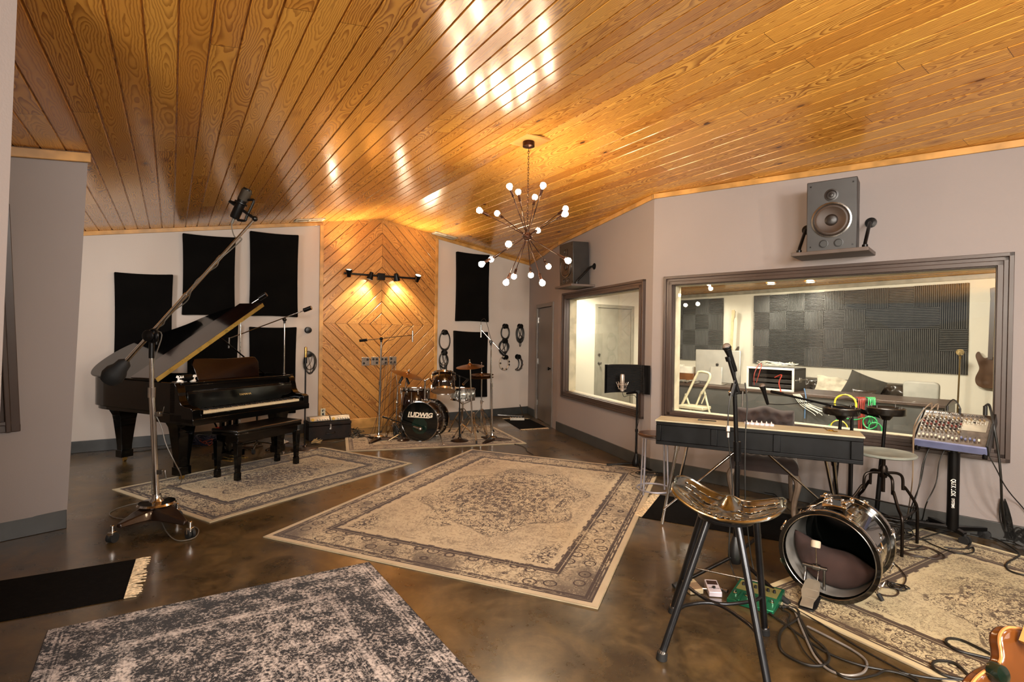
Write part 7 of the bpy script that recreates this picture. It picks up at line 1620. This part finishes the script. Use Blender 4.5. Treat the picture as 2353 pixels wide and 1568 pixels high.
mb = MB(); mb.bb(-w_ / 2, w_ / 2, 0, .03, zb_ - DZ_ + .02, zt - DZ_); mb.build('screen_housing', IM, im, bevel=.012, seg=3)
mb = MB(); mb.prism([(-.095, .0), (.095, .0), (.085, .25), (-.085, .25)], -.012, -.003, lambda x, y, z: V((x, -.05 + y * .15 + z, .008 + y * 1.0))); mb.bb(-.10, .10, -.08, .14, 0.002, .010); mb.build('stand', IM, im, bevel=.003)
ap = [(0, .012), (.012, .016), (.022, .012), (.028, 0), (.024, -.010), (.027, -.022), (.018, -.036), (.008, -.040), (0, -.036), (-.008, -.040), (-.018, -.036), (-.027, -.022), (-.029, -.006), (-.026, .008), (-.014, .016)]
zl = zb_ - DZ_ + (zt - zb_) * .58; mb = MB(); mb.prism([(-x * .8, y * .8 + zl) for x, y in ap], .0005, .002, lambda x, y, z: V((x, -z, y))); mb.prism([(.002, zl + .016), (.014, zl + .030), (.010, zl + .018)], .0005, .002, lambda x, y, z: V((x, -z, y))); mb.build('logo', mat('dark_logo', '2a2824', .3), im)
# rack case
rc0, rc1 = dp(1717, 890, .12), dp(1824, 899, .12); rd = XY(rc1 - rc0).normalized(); rn = V((-rd.y, rd.x, 0)); rw = XY(rc1 - rc0).length; rh = dp(1722, 843, .12).z - DZ_
rk = thing('rack_case', 'open black equipment rack case with white frame on the desk', 'case', XY(rc0 + rc1) / 2 + V((0, 0, DZ_)), math.atan2(rd.y, rd.x)); CB = mat('black_case', '23211f', .4, var=.2); WF = mat('white_case_frame', 'c4beb0', .4)
mb = MB(); h2 = rw / 2
for q in ((-h2, h2, 0, .02), (-h2, h2, rh - .02, rh)): mb.bb(q[0], q[1], .0, .42, q[2], q[3])
for x in (-h2, h2 - .02): mb.bb(x, x + .02, 0, .42, .02, rh - .02)
mb.bb(-h2, h2, .40, .42, 0, rh); mb.build('shell', CB, rk, bevel=.004)
mb = MB()
for q in ((-h2 - .006, h2 + .006, -.006, .022), (-h2 - .006, h2 + .006, rh - .022, rh + .006)): mb.bb(q[0], q[1], -.02, .0, q[2], q[3])
for x in (-h2 - .006, h2 - .020): mb.bb(x, x + .026, -.02, .0, .022, rh - .022)
mb.build('rim_frame', WF, rk, bevel=.003)
for i, x in enumerate((h2 + .004, )): 
    mb = MB(); mb.bb(h2, h2 + .004, .05, .40, rh * .45, rh * .52); mb.bb(h2, h2 + .014, .16, .24, rh * .38, rh * .58); mb.build('latch', CHROME, rk, bevel=.003)
for j in range(3): mb = MB(); mb.bb(-h2 + .03, h2 - .03, .08 + j * .02, .30, .03 + j * rh * .22, .03 + j * rh * .22 + .045); mb.build('rack_unit', mat('rack_unit', '3a3734', .35, .4), rk, bevel=.003)
def dcable(name, label, pts, r, m, back=-.01, group=None, z=None):
    mb = MB(); mb.tube(spline([dp(x, y, back if len(q) == 0 else q[0]) for x, y, *q in pts], 6), r, 6); return tag(mb.build(name, m), label, 'cable', group)
RED = mat('red_cable2', '8a2a1c', .45); YEL = mat('yellow_cable', 'c9b530', .45); GRE = mat('green_cable', '2f9a55', .45); BLU = mat('blue_cable', '4a6a8c', .45); WHC = mat('white_cable', 'b9b4a2', .45)
dcable('rack_cable', 'red cable looping out of the left of the rack case', [(1733, 885, .08), (1733, 862, .05), (1742, 840, .1), (1750, 838, .12), (1744, 860, .05), (1738, 880, .06)], .005, RED)
dcable('rack_cable', 'red cable bundle in the middle of the rack case', [(1780, 868, .1), (1796, 862, .1), (1790, 880, .06), (1795, 903, -.01)], .007, RED)
mb = MB(); rnd = random.Random(6)
for k in range(6): pts = [V((math.cos(i * .7 + k) * (.16 + .02 * k) + rnd.uniform(-.02, .02), .20 + math.sin(i * .7 + k) * .10, rh + .02 + rnd.uniform(0, .06))) for i in range(10)]; mb.tube([DI.inverted() @ DI @ p for p in spline(pts, 3)], .0045, 5)
mb.v = [root_matrix(rk) @ v for v in mb.v]; tag(mb.build('cable_bundle', WHC), 'pale cable loops piled on top of the rack case', 'cable')
mb = MB()
for k in range(7): y_ = .0 - .02 * (k % 3); a = dp(1822 + k * 2.5, 906, -.015); b = dp(1868 + k * 5, 950 - (k % 3) * 4, -.03); mb.tube(spline([a, a.lerp(b, .4) + V((0, 0, -.04)), b, b + (b - a).normalized() * .04], 5), .004, 5)
tag(mb.build('cable_fan', WHC), 'fan of white cables hanging over the back of the desk', 'cable')
dcable('hanging_cable', 'blue cable hanging between the white cables behind the desk', [(1848, 893), (1852, 915), (1850, 940), (1849, 962)], .007, BLU)
def dring(label, px, py, r, turns, m, seed):
    rnd = random.Random(seed); c = dp(px, py, -.035); mb = MB(); pts = []
    for k in range(turns * 12): a = k * math.pi / 6; q = r * (1 + rnd.uniform(-.10, .05)); pts.append(c + dd * math.cos(a) * q + V((0, 0, math.sin(a) * q)) - dn * (.012 * rnd.random()))
    mb.tube(spline(pts, 2), .0055, 6); return tag(mb.build('cable_coil', m), label, 'cable', 'coloured cables on the desk back')
dring('upper yellow cable coil hanging over the desk edge', 1943, 929, .115, 6, YEL, 1); dring('lower yellow cable coil near the keyboard top, behind the dish stand', 1929, 984, .09, 4, YEL, 2)
dring('upper green cable coil low on the desk back, right of the yellow coils', 2000, 972, .07, 4, GRE, 3); dring('lower green cable ring, rightmost on the desk back', 2012, 985, .065, 4, GRE, 4)
for i, (x0, m, lb) in enumerate(((1973, RED, 'red cable bundle hanging down the back of the desk'), (1996, GRE, 'green cables draped over the desk edge by the red bundle'))):
    mb = MB()
    for k in range(6): x = x0 + k * 3; mb.tube(spline([dp(x - 8 + k, 914, .06), dp(x, 917, -.012), dp(x + rnd.uniform(-4, 4), 945, -.03), dp(x + rnd.uniform(-5, 5), 975 + (1 - i) * 18, -.02)], 5), .0055, 5)
    tag(mb.build('hanging_cable', m), lb, 'cable', 'coloured cables on the desk back')
dcable('hanging_cable', 'green cable fan spreading left from the yellow coil', [(1885, 986), (1905, 978), (1930, 962), (1965, 965), (1985, 960)], .006, GRE, -.03)
# clutter at the left end of the desk
WD = mat('brown_wood_box', '6e4524', .4, var=.2); c = dp(1574, 868, .45); mb = MB(Matrix.Translation(XY(c) + V((0, 0, DZ_))) @ Matrix.Rotation(ds.rotation_euler.z, 4, 'Z')); mb.bb(-.26, .20, -.1, .1, 0, .13); tag(mb.build('wooden_box', WD, bevel=.005), 'brown wooden box on the desk left of the silver computer', 'box')
mb = MB(Matrix.Translation(XY(c) + V((0, 0, DZ_ + .131))) @ Matrix.Rotation(ds.rotation_euler.z, 4, 'Z')); mb.bb(-.22, .16, -.08, .08, 0, .10); 
for k in range(10): mb.bb(-.20 + k * .02, -.19 + k * .02, -.02, -.01, .10, .13)
tag(mb.build('white_box', mat('white_cardboard', 'cfc9b8', .7), bevel=.003), 'white box standing on the brown wooden box', 'box')
mb = MB(Matrix.Translation(XY(dp(1578, 880, .12)) + V((0, 0, DZ_))) @ Matrix.Rotation(ds.rotation_euler.z, 4, 'Z')); rnd = random.Random(12)
for k in range(9): x = -.26 + k * .055; mb.box((x, rnd.uniform(-.05, .05), .012 + rnd.uniform(0, .03)), (.09, .06, .02), Matrix.Rotation(rnd.uniform(0, 3), 3, 'Z') @ Matrix.Rotation(rnd.uniform(-.4, .4), 3, 'X'))
o = mb.build('paper_clutter', mat('grey_clutter', '6d685c', .6, var=.4, scale=20)); tag(o, 'heap of papers and small gear at the left end of the desk', 'papers', None, 'stuff')

# ------------------------------------------------------------------ step ladder, sofa, chair, lamp, guitars
LADW = mat('cream_ladder_paint', 'bdb597', .45, var=.08); off_ = -.42
lp_ = lambda x, y, b=off_: dp(x, y, b); ld = thing('step_ladder', 'cream folding step stool standing behind the left of the large window', 'ladder', XY(lp_(1592, 930)))
a = lp_(1572, 1010); hp_ = [lp_(1553, 958), lp_(1580, 905), lp_(1601, 862), lp_(1608, 855), lp_(1622, 856), lp_(1631, 861), lp_(1629, 875), lp_(1612, 905), lp_(1598, 930)]
mb = MB(); b0 = lp_(1545, 1000); b0.z = max(b0.z, 0); mb.tube(spline([lp_(1540, 1000)] + hp_[:6] + [hp_[6], hp_[7]], 5), .017, 8); 
mb.build('handle_frame', LADW, ld, world=True)
for q in ([(1575, 905), (1592, 955), (1604, 1010)], [(1618, 898), (1632, 955), (1642, 1010)], [(1613, 900), (1590, 955), (1575, 1010)]): mb = MB(); mb.tube([lp_(x, y, off_ + .03) for x, y in q], .014, 8); mb.build('leg', LADW, ld, world=True)
mb = MB(); cst = lp_(1596, 936); mb.box(cst, (.36, .24, .05), Matrix.Rotation(ds.rotation_euler.z, 3, 'Z')); mb.build('step', LADW, ld, world=True, bevel=.012)
mb = MB(); mb.cyl(lp_(1563, 940), lp_(1575, 908), .008, n=6); mb.cyl(lp_(1612, 928), lp_(1622, 905), .008, n=6); mb.build('brace', LADW, ld, world=True)
SOF = mat('dark_olive_leather', '3a332a', .28, var=.3, scale=4, coat=.2)
s0, z0 = sf(1850, 870, .35); s1, z1 = sf(2066, 890, .35); so = thing('sofa', 'dark tufted leather sofa against the foam-tiled wall', 'sofa', XY(FC) + FD_ * (s0 + s1) / 2 + FN * .42, fa); L2 = (s1 - s0) / 2 + .15; zt = wf(1900, 872, .35).z
def sfF(u, v):
    x = (u - .5) * 2 * L2; zz = .42 + v * (zt - .42); r = min(1, (1 - v) / .25); return V((x, .34 - .30 * math.sqrt(max(0, 1 - (1 - r) ** 2)) * .6 - tuft(x, v * .5, .16, .14, .05) + .02, zz))
mb = MB(); mb.grid(sfF, 110, 30); mb.bb(-L2, L2, .2, .40, .1, zt - .06); mb.build('backrest', SOF, so, smooth=60)
mb = MB(); mb.bb(-L2, L2, -.45, .2, .12, .44); mb.build('seat', SOF, so, bevel=.04, seg=4)
for s_ in (-1, 1):
    x = s_ * (L2 + .02); mb = MB(); mb.cyl((x, -.48, .60), (x, .30, .60), .13, n=24); mb.bb(x - .10, x + .10, -.46, .3, .05, .60); mb.build('armrest', SOF, so, bevel=.02)
SI = root_matrix(so)
CRMB = mat('cream_blanket', 'b5ac96', .9, var=.15); s2, zz2 = sf(1930, 885, .5)
def blF(u, v): x = -.42 + u * .84; y = v; return V((x + .06 * math.sin(v * 5), .20 - v * .55 + .02 * math.sin(u * 17 + v * 3), (zt + .03) - .52 * v ** .8 + .03 * math.sin(u * 9 + v * 7) + .02 * math.cos(u * 15)))
mb = MB(SI @ Matrix.Translation(V(((s2 - (s0 + s1) / 2) - .02, -.1, 0)))); mb.grid(blF, 40, 24); tag(mb.build('blanket', CRMB, solid=.02, smooth=80), 'rumpled cream blanket thrown over the sofa back', 'blanket')
def cushion(cx, cz, w_, h_, yaw, roll, label, m, y=-.12):
    mb = MB(SI @ Matrix.Translation(V((cx, y, cz))) @ Matrix.Rotation(yaw, 4, 'Z') @ Matrix.Rotation(roll, 4, 'Y') @ Matrix.Rotation(-.25, 4, 'X'))
    for sg in (-1, 1): mb.grid(lambda u, v, sg=sg: V(((u - .5) * w_ * (1 - .06 * math.sin(math.pi * v)), sg * .07 * (max(0, math.sin(math.pi * u) * math.sin(math.pi * v)) ** .45), (v - .5) * h_ * (1 - .06 * math.sin(math.pi * u)))), 16, 16)
    tag(mb.build('cushion', m, smooth=80), label, 'cushion', 'cushions on the sofa')
cpx = lambda px, py: (SI.inverted() @ wf(px, py, .55))
q = cpx(1982, 893); cushion(q.x, q.z, .50, .42, .1, .35, 'dark olive cushion leaning on the cream blanket', mat('olive_cushion', '38352c', .85, var=.15)); q = cpx(1995, 908); cushion(q.x - .02, q.z - .02, .34, .22, .0, 0., 'shiny brown leather cushion in front of the olive cushion', SOF, -.26)
c1, c2 = dp(2075, 905, .95), dp(2160, 905, .95); cw = (c2 - c1).length; och = thing('office_chair', 'light grey high-backed chair behind the right of the desk', 'chair', XY(c1 + c2) / 2, ds.rotation_euler.z - .1); zt2 = dp(2110, 877, .95).z; GCH = mat('light_grey_fabric', '8f8d82', .8, var=.08)
poly = [(-cw / 2 + .01, .50), (cw / 2 - .01, .50)] + [(cw / 2 - .05 + .05 * math.cos(a), zt2 - .05 + .05 * math.sin(a)) for a in (0, .5, 1, 1.57)] + [(-cw / 2 + .05 - .05 * math.cos(a), zt2 - .05 + .05 * math.sin(a)) for a in (1.57, 1, .5, 0)]
mb = MB(); mb.prism(poly, -.04, .04, lambda x, y, z: V((x, z, y))); mb.build('backrest', GCH, och, bevel=.02, seg=3); mb = MB(); mb.bb(-.25, .25, .05, .52, .43, .51); mb.build('seat', GCH, och, bevel=.03, seg=3)
mb = MB(); mb.cyl((0, .28, .06), (0, .28, .43), .03); 
for k in range(5): a = k * 1.257; mb.cyl((0, .28, .10), (math.cos(a) * .28, .28 + math.sin(a) * .28, .05), .018, n=8)
mb.build('pedestal', BLACKM, och)
lt0 = wf(2196, 1010, .55); zl_ = wf(2206, 822, .55); lm = thing('floor_lamp', 'slim brass floor lamp with a clear bulb near the right foam tiles', 'lamp', XY(lt0)); mb = MB(); mb.lathe([(.12, 0), (.12, .02), (.02, .03)], XY(lt0), n=24); mb.build('base', GOLDM, lm, world=True)
mb = MB(); mb.cyl(XY(lt0) + V((0, 0, .02)), zl_, .010, n=10); mb.cyl(zl_ - V((0, 0, .02)), zl_ + V((0, 0, .02)), .016, n=10); mb.build('pole', mat('dark_brass', '6e5a34', .35, .8), lm, world=True); mb = MB(); mb.ball(zl_ + V((0, 0, .07)), .045, 10); mb.build('bulb', mat('amber_bulb', 'e0c48a', .05, trans=.7, var=.02), lm, world=True)
def guitar(label, hx, hy, bx, by, off, bw, bl, mbody, mneck, off2=.05, cut=1):
    H_, B_ = wf(hx, hy, off), wf(bx, by, off); ax = (B_ - H_).normalized(); sx = FD_; t = thing('electric_guitar', label, 'guitar', B_ - V((0, 0, bl / 2)), 0, None); L = (B_ - H_).length
    pts = [(0, -.42), (.5, -.40), (.92, -.62), (1., -.50), (.80, -.18), (.72, 0), (.95, .28), (.85, .50), (.4, .60), (-.4, .60), (-.85, .50), (-.95, .28), (-.72, 0), (-.80, -.18), (-1., -.44 if cut else -.5), (-.80, -.58), (-.45, -.38)]
    P_ = [(p.x, p.y) for p in spline([V((x * bw / 2, y * bl / 1.1, 0)) for x, y in pts], 4, closed=True)]
    mb = MB(); mb.prism(P_, 0, .04, lambda x, y, z: B_ + sx * x + ax * y + FN * (z)); mb.build('body', mbody, t, world=True, bevel=.006)
    mb = MB(); mb.beam(B_ - ax * bl * .30 + FN * .045, H_ + FN * .045, .05, .02, FN); mb.build('neck', mneck, t, world=True); mb = MB(); mb.prism([(-.025, 0), (.03, .02), (.045, -.12), (.02, -.17), (-.035, -.16)], .03, .05, lambda x, y, z: H_ + sx * x + ax * y + FN * z); mb.build('headstock', mneck, t, world=True, bevel=.003)
    for k in range(6): mb = MB(); q = H_ + sx * .055 - ax * (.02 + k * .022) + FN * .04; mb.cyl(q - sx * .02, q, .004, n=6); mb.ball(q, .008, 5); mb.build('tuning_peg', CHROME, t, world=True)
MPL = mat('maple', 'cdb98c', .35)
guitar('dark-bodied electric guitar with pale maple neck on the wall behind the computer', 1687, 732, 1682, 822, .06, .30, .40, mat('dark_guitar_body', '3a2f25', .3, coat=.4), MPL)
guitar('brown guitar hanging at the right end of the control room wall', 2284, 690, 2277, 850, .06, .32, .46, mat('brown_guitar_body', '4f3620', .25, coat=.5), mat('dark_neck', '3b2a1c', .4))
